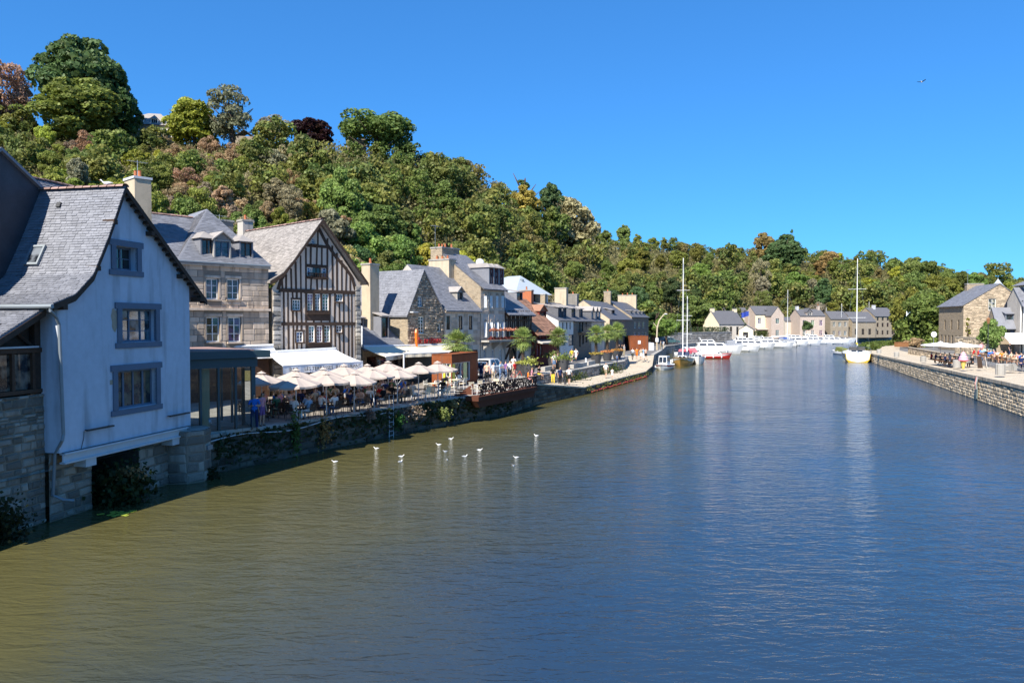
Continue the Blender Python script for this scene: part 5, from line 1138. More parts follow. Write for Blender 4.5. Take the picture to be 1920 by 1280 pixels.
# river front runs from px 1762 (far) to 1806 (near); the gable faces the camera
RF = Frame(0, 0, rb); near = Vector((cx_, YR)); FW = 10.5; org = near - RF.ux * FW; RF = Frame(org.x, org.y, rb)
zE = RF.uv(1800, 571)[1]; zb_ = 2.6
gd = 11.2
small = dict(nx=1, ny=1, fmat='timber', glass=(.05, .05, .05), fw=.04)
fw_ = [dict(x0=2.4 + i * 2.9, x1=3.1 + i * 2.9, z0=5.6, z1=7.3, **small) for i in range(3)] + [dict(x0=1.0 + i * 1.55, x1=1.8 + i * 1.55, z0=2.7, z1=4.6, **small) for i in range(6)]
GF = Frame(near.x, near.y, rb + math.pi / 2)
gr = GF.uv(1856, 528)
def gwin(a, b, c, d, **k):
    q = wpx(GF, a, b, c, d, **k); return q
rh = house('riverside_stone_house', 'tan rubble stone house with slate roof on the right bank', RF, FW, gd, zb_ - .6, zE, GF.uv(1858, 531)[1], 'x', 'rubble_warm', 'slate', fw_, right=[gwin(1853.5, 1867.5, 560, 582, nx=2, ny=3, sill='ashlar', glass=(.5, .5, .5)), gwin(1852, 1867, 594, 606, nx=2, ny=2, glass=(.45, .45, .45))], slate=((.5, .34), 'slate'), side_wall='rubble_warm', over=.35, endover=.15, zback=zE - .8)
wob = wall_mesh(0, .01, 3, [(0, 3.01), (.01, 3.01)], []).build('stone_facing', 'mortar', rh, (FW, 0, 0), math.pi / 2)
zR_ = GF.uv(1858, 531)[1]
gh_ = [gwin(1853.5, 1867.5, 560, 582), gwin(1852, 1867, 594, 606)]
place_stones(wob, lay(lambda z: 0 if z < zE else (z - zE) / (zR_ - zE) * gd / 2, lambda z: gd if z < zE - .8 else gd - (z - zE + .8) / (zR_ - zE + .8) * gd / 2, 2.6, zR_ - .4, (.13, .24), (.25, .8), [(o['x0'] - .2, o['x1'] + .2, o['z0'] - .15, o['z1'] + .2) for o in gh_], random.Random(33)), 'house_stone', 'house_joined', .035, rough=True, limit=60)
chimney(rh, .8, 5.6, 1.0, 2.8, zE, GF.uv(1858, 531)[1] + .3, 'rubble_warm', 0, along='y'); aerial(rh, .5, 4.6, GF.uv(1858, 531)[1], 3.0)
# outbuilding end wall left of it
# slim turret roof behind
tp = gy(1871, 540, 150); o = empty('turret', (tp.x, tp.y, 0), 0, 'pointed slate turret roof behind the riverside stone house', 'turret'); zt_ = gy(1871, 523, 150).z; zq = gy(1871, 538, 150).z
MB().lathe([(1.25, zq), (.9, zq + .4), (.05, zt_), (.0, zt_ + .3)], 10).build('roof', 'zinc', o); MB().lathe([(1.0, 3), (1.0, zq)], 10).build('wall', 'rubble_far', o)
# white rendered house at the right edge
E0 = gy(1913, 600, 110); EF = Frame(E0.x, E0.y, rb + math.pi / 2)
we = house('white_cafe_house', 'white rendered cafe house with slate hipped roof at the right edge', EF, 9, 4, 2.2, EF.uv(1912, 563)[1], EF.uv(1912, 563)[1] + 2.0, 'x', 'plaster_white', 'slate', [dict(x0=1.0, x1=2.0, z0=5.8, z1=8.2, nx=2, ny=3, glass=(.3, .35, .4)), dict(x0=.8, x1=6, z0=2.5, z1=4.6, nx=4, ny=1, fmat='dark_metal', glass=(.03, .03, .03))], slate=((.4, .28), 'slate'), over=.9, side_wall='plaster_grey')
MB().box(1.2, 9, .6, 3.6, EF.uv(1912, 563)[1], EF.uv(1910, 536)[1]).build('attic_storey', 'plaster_white', we)
za = EF.uv(1908, 534)[1]; mb = MB(); S = [(.6, 0, za), (9.4, 0, za), (9.4, 4.2, za), (.6, 4.2, za)]; mb.poly([S[0], S[1], (5, 2.1, za + 2.2)]).poly([S[1], S[2], (5, 2.1, za + 2.2)]).poly([S[2], S[3], (5, 2.1, za + 2.2)]).poly([S[3], S[0], (5, 2.1, za + 2.2)]).poly(S[::-1]).build('upper_roof', 'slate', we)
chimney(we, 4.5, 2.1, .8, .8, za, za + 3.4, 'plaster_white', 1)
MB().tube([(0.2, -.15, EF.uv(1912, 563)[1]), (0.2, -.15, 2.4)], .08, 6).build('downpipe', 'dark_metal', we)
aw_ = MB().prism([(-2.6, EF.uv(1900, 640)[1]), (0, EF.uv(1900, 624)[1]), (0, EF.uv(1900, 624)[1] - .06), (-2.6, EF.uv(1900, 640)[1] - .06)], -2.6, 8); aw_.v = [(b, a, c) for a, b, c in aw_.v]; aw_.f = [f[::-1] for f in aw_.f]; aw_.build('awning', 'awning_white', we)
MB().box(-2.6, 8, -2.66, -2.6, EF.uv(1900, 640)[1] - .3, EF.uv(1900, 640)[1]).build('awning_valance', 'awning_white', we)
# low stone wing with blue-green shutter
L0 = gy(1868, 640, 112); LF = Frame(L0.x, L0.y, rb + math.pi / 2)
lw = house('stone_wing', 'low stone wing with blue-green shutters beside the white cafe', LF, 3.4, 3, 2.2, LF.uv(1880, 606)[1], LF.uv(1880, 606)[1] + 2.4, 'x', 'rubble_warm', 'slate', [dict(x0=1.2, x1=2.0, z0=5.0, z1=6.6, nx=1, ny=2, fmat='trim_blue', shutters=('trim_blue', .4), glass=(.1, .1, .1))], over=.5)
dormer(lw, 1.9, LF.uv(1880, 606)[1] - .2, 1.0, 1.6, .2, 2, 'shed', 'slate', 'trim_blue', 'slate', 1, 2, (.05, .1, .1), .8)
# garden wall with climbing plants in front of the stone house
p0 = gy(1790, 650, 121); p1 = gy(1868, 650, 108)
chain_wall('garden_wall', 'low rubble garden wall with climbing plants behind the street lamp', [(p0.x, p0.y), (p1.x, p1.y)], 1.8, lambda u: 4.6, 'mortar', 'quay_stone', 'quay_joined', (.25, .4), (.4, .9), 'paving', .04, 120, .4, coplen=1.5)
# low parapet between the lower promenade and the road
pp = offset_line(RQ, -5.2); P0, P1 = Vector(pp[2]), Vector(pp[3]); q0 = P0.lerp(P1, .25); q1 = P0.lerp(P1, 1.0)
chain_wall('parapet_wall', 'low stone parapet between promenade and road on the right bank', [(q1.x, q1.y), (q0.x, q0.y)], 1.2, lambda u: 2.75, 'mortar', 'quay_stone', 'quay_joined', (.25, .4), (.5, 1.1), 'paving', .03, 120, .35, coplen=1.6, coph=.12)

# ================================================================ VEGETATION
def leaf_mesh(name, centers, size, rng, mat='foliage', outward=None, aspect=.8, jitter=.8):
    n_ = len(centers); a = rng.normal(size=(n_, 3))
    if outward is not None: a = a * jitter + outward * 1.1
    a /= np.linalg.norm(a, axis=1, keepdims=True)
    t = rng.normal(size=(n_, 3)); t -= a * (t * a).sum(1, keepdims=True); t /= np.linalg.norm(t, axis=1, keepdims=True); b = np.cross(a, t)
    s = (size * rng.uniform(.6, 1.4, n_))[:, None]
    v = np.empty((n_, 4, 3)); v[:, 0] = centers - t * s; v[:, 1] = centers - b * s * aspect; v[:, 2] = centers + t * s + a * s * .25; v[:, 3] = centers + b * s * aspect
    me = bpy.data.meshes.new(name); me.vertices.add(n_ * 4); me.vertices.foreach_set('co', v.reshape(-1).astype(np.float32))
    me.loops.add(n_ * 4); me.loops.foreach_set('vertex_index', np.arange(n_ * 4, dtype=np.int32)); me.polygons.add(n_)
    me.polygons.foreach_set('loop_start', np.arange(0, n_ * 4, 4, dtype=np.int32)); me.polygons.foreach_set('loop_total', np.full(n_, 4, dtype=np.int32))
    me.materials.append(M[mat]); me.update(); me.validate(); return me
def crown_pts(rng, rx, rz, zc, n_, lobes, shape='round', fill=.3):
    """leaf centres on the shells of many lobes spread through the crown"""
    C = []; Rr = []
    for i in range(lobes):
        for _ in range(50):
            p = rng.uniform(-1, 1, 3)
            if shape == 'cone': 
                p[2] = rng.uniform(-1, 1); k = max(.08, (1 - p[2]) / 2)
                if p[0] ** 2 + p[1] ** 2 < k * k: break
            elif shape == 'flat':
                if (p[0] ** 2 + p[1] ** 2) < 1 and p[2] > -.2: break
            elif (p ** 2).sum() < 1 and (p ** 2).sum() > .12: break
        C.append(p * np.array([rx, rx, rz]) * .84 + np.array([0, 0, zc])); Rr.append(rng.uniform(.2, .36) * rx * (.7 if shape == 'cone' else 1))
    C = np.array(C); Rr = np.array(Rr); k = rng.choice(lobes, n_, p=Rr ** 2 / (Rr ** 2).sum())
    d = rng.normal(size=(n_, 3)); d /= np.linalg.norm(d, axis=1, keepdims=True); d[:, 2] = np.where(rng.random(n_) < .62, np.abs(d[:, 2]), d[:, 2]); r = Rr[k] * (1 - fill * rng.random(n_) ** 2)
    return C[k] + d * r[:, None] * np.array([1, 1, .85]), d
def tree_proto(kind, seed):
    rng = np.random.default_rng(seed); rr = random.Random(seed)
    P = dict(round=(3.6, 3.3, 4.6, 10000, 46, 'round', .145), tall=(2.7, 4.2, 5.4, 9500, 46, 'round', .14), wide=(4.6, 2.6, 4.6, 9000, 40, 'flat', .15), cone=(2.2, 5.0, 6.0, 7000, 40, 'cone', .13), airy=(3.2, 3.6, 5.4, 4200, 34, 'round', .12), shrub=(2.4, 1.6, 1.3, 5200, 26, 'round', .11), dry=(2.4, 1.8, 1.5, 3400, 26, 'round', .085), column=(.9, 4.5, 4.8, 2600, 22, 'round', .15), full=(3.3, 4.3, 4.2, 11500, 60, 'round', .145))[kind]
    rx, rz, zc, n_, lobes, shape, ls = P
    c, d = crown_pts(rng, rx, rz, zc, n_, lobes, shape)
    cm = leaf_mesh('crown', c, ls * 1.25, rng, 'foliage', d)
    mb = MB(); h = zc + rz * .35; tr = .05 * h if kind not in ('shrub', 'dry') else .05
    lean = (rr.uniform(-.4, .4), rr.uniform(-.4, .4))
    mb.tube([(0, 0, -1.2), (lean[0] * .3, lean[1] * .3, h * .4), (lean[0], lean[1], h)], [tr, tr * .75, tr * .25], 7)
    for i in range(7 if kind not in ('shrub', 'dry') else 9):
        a = i * 2.4 + rr.uniform(-.4, .4); z0 = h * rr.uniform(.3, .8) if kind not in ('shrub', 'dry') else 0; L = rx * rr.uniform(.6, .95)
        p = Vector((lean[0] * z0 / h, lean[1] * z0 / h, z0)); q = p + Vector((math.cos(a) * L, math.sin(a) * L, rz * rr.uniform(.2, .7) + (.5 if kind in ('shrub', 'dry') else 0))); m_ = (p + q) / 2 + Vector((0, 0, -.15 * L))
        mb.tube([p, m_, q], [tr * .4, tr * .28, tr * .08], 5)
    return cm, mb.mesh('trunk', 'bark', True)
PROTO = {k: [tree_proto(k, 10 * i + 7 * j + 1) for j in range(n_)] for i, (k, n_) in enumerate((('round', 5), ('tall', 4), ('wide', 2), ('cone', 2), ('airy', 3), ('shrub', 4), ('dry', 3), ('column', 1), ('full', 4)))}
def plant_tree(kind, loc, s, color, label, group=None, name=None, rz=None, sz=1.0, v=None, cat='tree'):
    cm, tm = PROTO[kind][random.randrange(len(PROTO[kind])) if v is None else v]
    r = empty(name or ('shrub' if kind in ('shrub', 'dry') else 'tree'), loc, random.uniform(0, 6.28) if rz is None else rz, label, cat, group); r.scale = (s * random.uniform(.82, 1.2), s * random.uniform(.82, 1.2), s * sz); r.rotation_euler = (R(random.uniform(-7, 7)), R(random.uniform(-7, 7)), r.rotation_euler[2])
    inst('trunk', tm, r); inst('crown', cm, r, color=color); return r
PAL = {'deep green': (.039, .066, .023), 'mid green': (.074, .10, .025), 'fresh green': (.094, .134, .032), 'olive': (.098, .112, .022), 'yellow-green': (.15, .158, .024), 'golden': (.17, .145, .038), 'orange-brown': (.15, .118, .045), 'russet': (.17, .115, .065), 'grey-brown': (.15, .13, .08), 'dry tan': (.20, .165, .09), 'pinkish': (.21, .135, .10), 'grey-green': (.085, .105, .055)}
def vary(c, k=.22): f = 2.25 * random.uniform(1 - k, 1 + k); return tuple(max(.004, x * f * random.uniform(.9, 1.1)) for x in c)
# ---- the trees that can be told apart on the skyline
def at_px(px, py, Y): return gy(px, py, Y)
special = [
 ('full', 134, 252, 158, 70, 134, 'deep green', 'big dark green tree, tallest on the hilltop at left', 'hilltop_tree', 1.25),
 ('full', 215, 250, 161, 150, 84, 'deep green', 'dark drooping tree on the hilltop beside the slate villa', 'hilltop_tree', 1.0),
 ('full', 155, 255, 146, 150, 118, 'olive', 'olive-yellow tree in front of the big dark hilltop tree', 'hilltop_tree', 1.0),
 ('airy', 8, 240, 150, 110, 84, 'pinkish', 'pinkish-brown pine with bare trunk at the far left', 'pine_tree', 1.0),
 ('airy', 36, 242, 152, 128, 46, 'pinkish', 'thin pinkish-brown pine beside the far left pine', 'pine_tree', 1.0),
 ('shrub', 52, 240, 160, 212, 56, 'deep green', 'dark rounded bush under the pines on the hilltop', 'bush', 1.0),
 ('full', 365, 258, 158, 184, 76, 'yellow-green', 'yellow-green tree right of the hilltop villa', 'hilltop_tree', 1.1),
 ('airy', 440, 262, 156, 158, 92, 'grey-green', 'airy grey-green tree standing above the hilltop scrub', 'hilltop_tree', 1.0),
 ('airy', 515, 270, 164, 218, 66, 'grey-brown', 'thin grey tree with sparse leaves on the crest', 'hilltop_tree', 1.0),
 ('full', 588, 256, 172, 217, 64, None, 'dark purple-leaved tree on the crest', 'copper_beech', .8),
 ('wide', 705, 264, 170, 214, 112, 'mid green', 'flat-topped green tree on the crest of the hill', 'hilltop_tree', 1.0),
 ('cone', 981, 372, 218, 310, 44, 'deep green', 'dark conifer standing up from the skyline', 'conifer', 1.0),
 ('tall', 1030, 410, 222, 345, 48, 'deep green', 'dark tall tree beside the skyline conifer', 'hilltop_tree', 1.0),
 ('full', 985, 408, 212, 350, 50, 'golden', 'golden yellow tree below the skyline conifer', 'hilltop_tree', 1.0),
 ('full', 1075, 420, 235, 368, 74, 'dry tan', 'dry tan tree on the skyline right of the dark pair', 'hilltop_tree', 1.0),
 ('column', 1485, 452, 440, 428, 9, 'deep green', 'slim dark cypress on the far skyline', 'cypress', 1.0),
 ('full', 1470, 478, 395, 440, 60, 'deep green', 'rounded dark oak below the skyline cypress', 'hilltop_tree', 1.0),
]
NAT = {k: None for k in PROTO}
for k in PROTO:
    cm = PROTO[k][0][0]; co = np.empty(len(cm.vertices) * 3, np.float32); cm.vertices.foreach_get('co', co); co = co.reshape(-1, 3); NAT[k] = (np.percentile(co[:, 2], 99.5), np.percentile(co[:, 0], 99) - np.percentile(co[:, 0], 1))
for (k, px, pyb, Y, pyt, wpx_, colr, lab, nm, sz) in special:
    base = gy(px, pyb, Y); u_ = (px - 960) / FPX; d0_ = lerp_tab(FOOT, u_)[0]; d1_ = lerp_tab(RIDGE, u_)[0]; base.z = min(base.z, hill_pt(u_, min(1.0, max(.5, (Y - d0_) / (d1_ - d0_)))).z); top = gy(px, pyt, Y).z; wid = wpx_ / FPX * Y; s = wid / NAT[k][1]; hgt = top - base.z
    plant_tree(k, (base.x, base.y, base.z - .3), s, (.035, .012, .016) if colr is None else vary(PAL[colr], .08), lab, None, nm, None, hgt / (NAT[k][0] * s))
# ---- the wooded slope
trees = []; rr = random.Random(21)
def zone_colors(px, py):
    if px < 280: return ['yellow-green'] * 5 + ['olive'] * 5 + ['mid green'] * 2 + ['grey-brown'] * 2 + ['dry tan'] * 2 + ['russet']
    if px < 600 and py < 350: return ['olive'] * 3 + ['dry tan'] * 8 + ['grey-brown'] * 4 + ['russet'] * 6 + ['yellow-green'] * 3
    if px < 640: return ['russet'] * 4 + ['dry tan'] * 3 + ['grey-brown'] * 3 + ['olive'] * 4 + ['mid green'] * 3 + ['golden'] + ['yellow-green'] * 2
    if px < 960 and py < 330: return ['olive'] * 6 + ['fresh green'] * 4 + ['yellow-green'] * 2 + ['grey-brown']
    if px < 960: return ['fresh green'] * 7 + ['mid green'] * 5 + ['olive'] * 4 + ['golden'] + ['deep green'] * 2 + ['yellow-green']
    if px < 1130: return ['mid green'] * 4 + ['grey-brown'] * 5 + ['olive'] * 4 + ['deep green'] * 3 + ['fresh green'] * 2 + ['golden'] + ['dry tan'] * 2
    if px < 1420: return ['deep green'] * 7 + ['mid green'] * 7 + ['olive'] * 4 + ['fresh green'] * 3 + ['golden']
    if px < 1680: return ['olive'] * 5 + ['golden'] * 3 + ['orange-brown'] * 3 + ['grey-brown'] * 4 + ['deep green'] * 4 + ['mid green'] * 4 + ['yellow-green'] * 2
    return ['mid green'] * 6 + ['olive'] * 6 + ['deep green'] * 3 + ['grey-green'] * 2
def project(P):
    d = Vector(P) - C0; y = d.dot(CF); return 960 + FPX * d.x / y, 640 - FPX * d.dot(CU) / y
cand = []
# crest line first so the skyline is wooded, then the slope from the crest down
px = -60
while px < 1990:
    u = (px - 960) / FPX; s = rr.uniform(.93, 1.0); P = hill_pt(u, s); D = P.y
    cand.append((px, s)); px += (22 if px < 600 else 28 if px < 1000 else 17) * rr.uniform(.6, 1.3)
grid = []
for i in range(9000):
    px = rr.uniform(-60, 1980); u = (px - 960) / FPX; s = rr.uniform(.0, .95) ** (1.0); P = hill_pt(u, s); x, y = project(P)
    lim = 25 if px < 620 else 30
    if px > 960: lim = 29 - (px - 960) / 110
    if all((x - gx) ** 2 + ((y - gyy) * 1.7) ** 2 > lim * lim for gx, gyy in grid): grid.append((x, y)); cand.append((px, s))
cand.sort(key=lambda c: c[1]); n_tree = n_shrub = 0; allp = []
for (px, s) in cand:
    u = (px - 960) / FPX; P = hill_pt(u, s); x, y = project(P); D = math.hypot(P.x, P.y)
    crest = s > .93
    scrub = (px < 620 and rr.random() < (.74 if y < 350 else .62)) or (crest and px < 760)
    zc_ = sorted(zone_colors(px, y)); nv = mnoise.noise(Vector((px / 90, y / 60, 2.5))) * .9 + .5 + rr.gauss(0, .16); colr = zc_[int(min(.999, max(0, nv)) * len(zc_))]
    if crest and px < 700 and any(abs(px - q) < 30 for q in (20, 110, 150, 250, 285, 365, 440, 588, 705)) and rr.random() < .6: continue
    allp.append((P, D, px, y, scrub, colr, s))
# nearest and largest stay individuals; the remainder of the wood reads as one mass
def score(a): return -(1 if not a[4] else .6) * (2.6 if a[2] > 1000 and int(a[2] * 7.3) % 3 == 0 else 1) * (.8 + .003 * max(0, a[1] - 80)) / a[1]
allp.sort(key=score)
over = []; rng = np.random.default_rng(3)
for (P, D, px, y, scrub, colr, s) in allp:
    mark = next((m_ for lim_, m_ in ((200, 'the blue house'), (330, 'the chimney beside the blue house'), (500, 'the ashlar house'), (690, 'the half-timbered house'), (830, 'the gabled stone house'), (950, 'the arched-window house'), (1050, 'the zinc-roofed house'), (1130, 'the row houses'), (1240, 'the stone warehouse'), (1360, 'the landing masts'), (1480, 'the peach house'), (1600, 'the pink brick house'), (1720, 'the yellow boat mast')) if px < lim_), 'the riverside stone house')
    level = 'low on the slope' if s < .33 else ('halfway up the slope' if s < .68 else 'near the crest')
    if scrub:
        if n_shrub >= 290: over.append((P, D, s, scrub)); continue
        k = 'dry' if colr in ('russet', 'grey-brown', 'dry tan') else rr.choice(('shrub', 'shrub', 'round')); sc_ = rr.uniform(.6, 1.1) if k != 'round' else rr.uniform(.3, .5)
        if s > .9: sc_ *= .62
        plant_tree(k, P, sc_, vary(PAL[colr]), f'{"bigger" if sc_ > 1.0 else "small"} {colr} shrub {level} above {mark}', f'{colr} shrubs {level} above {mark}', 'shrub', sz=rr.uniform(.9, 1.4), cat='shrub'); n_shrub += 1
    else:
        if n_tree >= 290: over.append((P, D, s, scrub)); continue
        k = rr.choice(('full', 'round', 'full', 'tall', 'tall', 'airy', 'airy' if colr in ('grey-brown', 'dry tan', 'grey-green') else 'round')); sc_ = (.66 + .0021 * max(0, D - 80)) * rr.choice((.65, .8, .9, 1.0, 1.1, 1.35)) * rr.uniform(.9, 1.1)
        if px < 620: sc_ *= .72
        if s > .93: sc_ *= .55 if px < 1000 else .58
        plant_tree(k, P, sc_, vary(PAL[colr]), f'{"tall" if sc_ > 1.1 else "smaller"} {colr} tree {level} above {mark}', f'{colr} trees {level} above {mark}', 'tree', sz=rr.uniform(.75, 1.3)); n_tree += 1
for want, nm, mt, lab in ((False, 'distant_wood', 'foliage_mass', 'mass of smaller trees filling the wood between larger ones'), (True, 'hillside_scrub', 'foliage_scrub', 'dry tan and olive scrub covering the upper left slope')):
    cc = []; dd = []; szs = []
    for (P, D, s, scrub) in over:
        if scrub != want: continue
        if want: sc_ = rr.uniform(.8, 1.7) * (.6 if s > .9 else 1); c, d = crown_pts(rng, 2.2 * sc_, 1.8 * sc_, 1.4 * sc_, 1300, 24); ls = .105 * sc_ ** .7
        else: sc_ = (.66 + .0021 * max(0, D - 80)) * rr.choice((.6, .8, 1.0, 1.25, 1.5)) * rr.uniform(.85, 1.15) * (.7 if s > .93 else 1); c, d = crown_pts(rng, 3.4 * sc_, 3.3 * sc_, 3.6 * sc_, 1500, 34); ls = .26 * sc_
        cc.append(c + np.array(P)); dd.append(d); szs.append(np.full(len(c), ls))
    if cc:
        o = inst(nm, leaf_mesh(nm, np.concatenate(cc), np.concatenate(szs), rng, mt, np.concatenate(dd))); tag(o, lab, 'wood' if not want else 'scrub', kind='stuff')
# ground cover between the trees
pts = []
for i in range(60000):
    px = rng.uniform(-60, 1980); u = (px - 960) / FPX; s = rng.uniform(.0, 1.02); P = hill_pt(u, s); pts.append((P.x, P.y, P.z + abs(rng.normal()) * (.5 if px < 600 else 1.5), 1.0 + P.y * .0045))
pts = np.array(pts)
me = leaf_mesh('undergrowth', np.repeat(pts[:, :3], 3, axis=0) + rng.normal(size=(len(pts) * 3, 3)) * np.array([.7, .7, .35]), np.repeat(pts[:, 3] * .15, 3), rng, 'foliage', None)
o = inst('undergrowth', me, color=(.21, .195, .085)); tag(o, 'low brambles and grass covering the hillside between trees', 'undergrowth', kind='stuff')
# ---- trees standing beside buildings and on the banks
near_trees = [
 ('full', 1702, 668, 180, 545, 76, 'olive', 'large green tree on the right bank left of the stone house', 1.0),
 ('full', 1742, 678, 155, 548, 84, 'mid green', 'dense dark tree against the riverside stone house', 1.0),
 ('round', 1250, 640, 168, 596, 40, 'fresh green', 'bright green young tree leaning beside the curved lamp post', 1.0),
 ('cone', 1224, 640, 176, 572, 42, 'deep green', 'dark conifer behind the end of the row of houses', .9),
 ('tall', 1310, 636, 222, 560, 60, 'mid green', 'green tree left of the cream cottage', 1.0),
 ('round', 1388, 622, 232, 600, 22, 'grey-green', 'small grey-green tree before the blue-grey villa', 1.0),
 ('shrub', 1512, 618, 236, 602, 18, 'deep green', 'round dark bush before the pink brick house', 1.0),
 ('round', 1480, 620, 258, 590, 30, 'olive', 'olive tree left of the pink brick house', 1.0),
 ('shrub', 1857, 645, 107, 600, 36, 'fresh green', 'bright green climbing bush behind the street lamp', 1.0),
 ('shrub', 1716, 652, 150, 634, 32, 'dry tan', 'dry tan bush at the corner of the road', 1.0),
 ('column', 1817, 645, 118, 596, 9, 'olive', 'slim climbing plant on the stone house corner', 1.0),
]
for (k, px, pyb, Y, pyt, wd, colr, lab, sz) in near_trees:
    base = gy(px, pyb, Y); s = wd / FPX * Y / NAT[k][1]; hg = gy(px, pyt, Y).z - base.z
    plant_tree(k, base, s, vary(PAL[colr], .1), lab, None, None, None, hg / (NAT[k][0] * s))
# hedge on the garden wall
def hedge(name, label, p0, p1, z0, z1, th, color, n_=1500, ls=.14):
    rng = np.random.default_rng(5); p0, p1 = np.array(p0), np.array(p1); f = rng.random(n_)[:, None]; d = p1 - p0; nrm = np.array([-d[1], d[0]]) / np.linalg.norm(d)
    xy = p0 + d * f + nrm * rng.uniform(-th, th, (n_, 1)); z = rng.uniform(z0, z1, n_) ; c = np.column_stack([xy, z]); me = leaf_mesh('hedge', c, ls, rng, 'foliage_thick')
    r = inst(name, me, color=color); return tag(r, label, 'hedge')
a_ = gy(1290, 620, 192); b_ = gy(1366, 620, 207); hedge('hedge', 'clipped dark hedge along the top of the cottage garden wall', (a_.x, a_.y + .6), (b_.x, b_.y + .6), 4.2, 5.6, .6, PAL['deep green'])
a_ = gy(1405, 620, 226); b_ = gy(1440, 620, 228); hedge('hedge', 'low green hedge before the peach house', (a_.x, a_.y), (b_.x, b_.y), 1.8, 4.2, .5, PAL['mid green'])
# grass verge at the river bend
me_pts = []
for i in range(2600):
    f = rng.random(); k = rng.random(); p = Vector(RQ[5]).lerp(Vector(RQ[7]), f) if False else None
    seg = RQ[4:8]; j = min(int(f * 3), 2); q = Vector(seg[j]).lerp(Vector(seg[j + 1]), f * 3 - j); me_pts.append((q.x + k * 3 - .5, q.y - k * 2 + .5, 1.5 + rng.random() * 1.0))
o = inst('bank_grass', leaf_mesh('bank_grass', np.array(me_pts), .3, rng, 'foliage'), color=(.10, .14, .03)); tag(o, 'tall green grass on the bank at the river bend', 'grass', kind='stuff')
# plants hanging on the quay wall and under the house
def clump(name, label, loc, rx, ry, rz, n_, ls, color, cat='plant', seed=0, parent=None):
    rng = np.random.default_rng(seed + 77); c = rng.normal(size=(n_, 3)) * np.array([rx, ry, rz]) * .5
    r = inst(name, leaf_mesh(name, c, ls, rng, 'foliage'), None, loc, color=color); return tag(r, label, cat)
pl = BF.w(3.0, .0); clump('bush', 'dark bush with dry flower heads at the opening under the blue house', (pl.x, pl.y, .6), .95, .8, .8, 2200, .09, (.03, .05, .016), 'bush', 1)
pl = BF.w(2.9, -.35); clump('dry_plant', 'pale dry stalks on the bush under the blue house', (pl.x, pl.y, 1.15), .5, .3, .28, 260, .07, (.32, .2, .09), 'plant', 2)
pl = BF.w(-2.3, .1); clump('bush', 'dark ivy bush at the foot of the far left wall', (pl.x, pl.y, .5), .8, .6, .8, 1200, .07, (.03, .04, .016), 'bush', 3)
pl = BF.w(7.6, -.6); clump('bush', 'small dark tuft at the foot of the round stone pier', (pl.x, pl.y, .2), .5, .3, .3, 350, .07, (.03, .04, .016), 'bush', 4)
mxQ, LQ_ = chain_map(QL[2:])
rr = random.Random(12)
ivy = []
for i in range(3000):
    u = rr.uniform(1.5, LQ_ - 6); dens = mnoise.noise(Vector((u * .35, 0, 5))) + .35
    if rr.random() > dens + .25: continue
    x, y, rz = mxQ(u); z = 1.75 - abs(rr.gauss(0, .8)) ; 
    if z < .15: z = rr.uniform(.15, 1.5)
    o_ = rr.uniform(.03, .22); ivy.append((x + math.sin(rz) * o_, y - math.cos(rz) * o_, z))
o = inst('ivy', leaf_mesh('ivy', np.array(ivy), .11, rng, 'foliage'), color=(.045, .065, .026)); tag(o, 'dark ivy hanging down the terrace quay wall', 'ivy', kind='stuff')
for i, (px, py, c, lab, sx, szz) in enumerate(((549, 815, (.10, .16, .04), 'bright green sprig on the quay wall below the first umbrella', .22, 1.1), (600, 812, (.36, .22, .08), 'dry golden tuft on the quay wall', .4, .75), (766, 772, (.34, .26, .19), 'pale pinkish dry plant on the quay wall by the ladder', .8, .5), (825, 776, (.20, .24, .07), 'yellow-green tuft on the quay wall below the last umbrella', .45, .4), (742, 788, (.04, .12, .03), 'small bright fern beside the quay ladder', .3, .4), (846, 757, (.3, .26, .12), 'small dry tuft under the rusty deck', .25, .25), (688, 775, (.3, .24, .2), 'pale tuft at the quay edge left of the ladder', .3, .3))):
    p = gz(px, py, .9); 
    # put it on the wall face
    best = min(((mxQ(LQ_ * k / 400), k) for k in range(401)), key=lambda q: abs(project((q[0][0], q[0][1], .9))[0] - px)); x, y, rz = best[0]; x += math.sin(rz) * .2; y -= math.cos(rz) * .2
    zz = gy(px, py, y).z
    clump('wall_plant', lab, (x, y, max(.35, min(1.6, zz))), sx, sx, szz, 300, .075, c, 'plant', 20 + i)
# water lilies
lp = gz(229, 962, .0)
for i in range(13):
    mb = MB(); rr_ = random.Random(i); r0 = rr_.uniform(.1, .17); mb.poly([(r0 * math.cos(t), r0 * math.sin(t), .012 + .006 * math.sin(3 * t)) for t in [.25 + (2 * math.pi - .5) * k / 14 for k in range(15)]] + [(0.02, 0, .012)])
    mb.build('lily_pad', 'painted', None, (lp.x + rr_.gauss(0, .32), lp.y + rr_.gauss(0, .24), .004 + i * .001), rr_.uniform(0, 6), color=(.30, .36, .05)); tag(bpy.context.scene.collection.objects[-1], 'yellow-green lily pad floating by the wall', 'lily pad', 'lily pads floating by the wall')

# ================================================================ TERRACE
TT = Vector((.498, .867)); TN = Vector((-.867, .498))
def tq(px, py, dn=0.0, z=TZ):
    p = gz(px, py, z); return Vector((p.x + TN.x * dn, p.y + TN.y * dn, z))
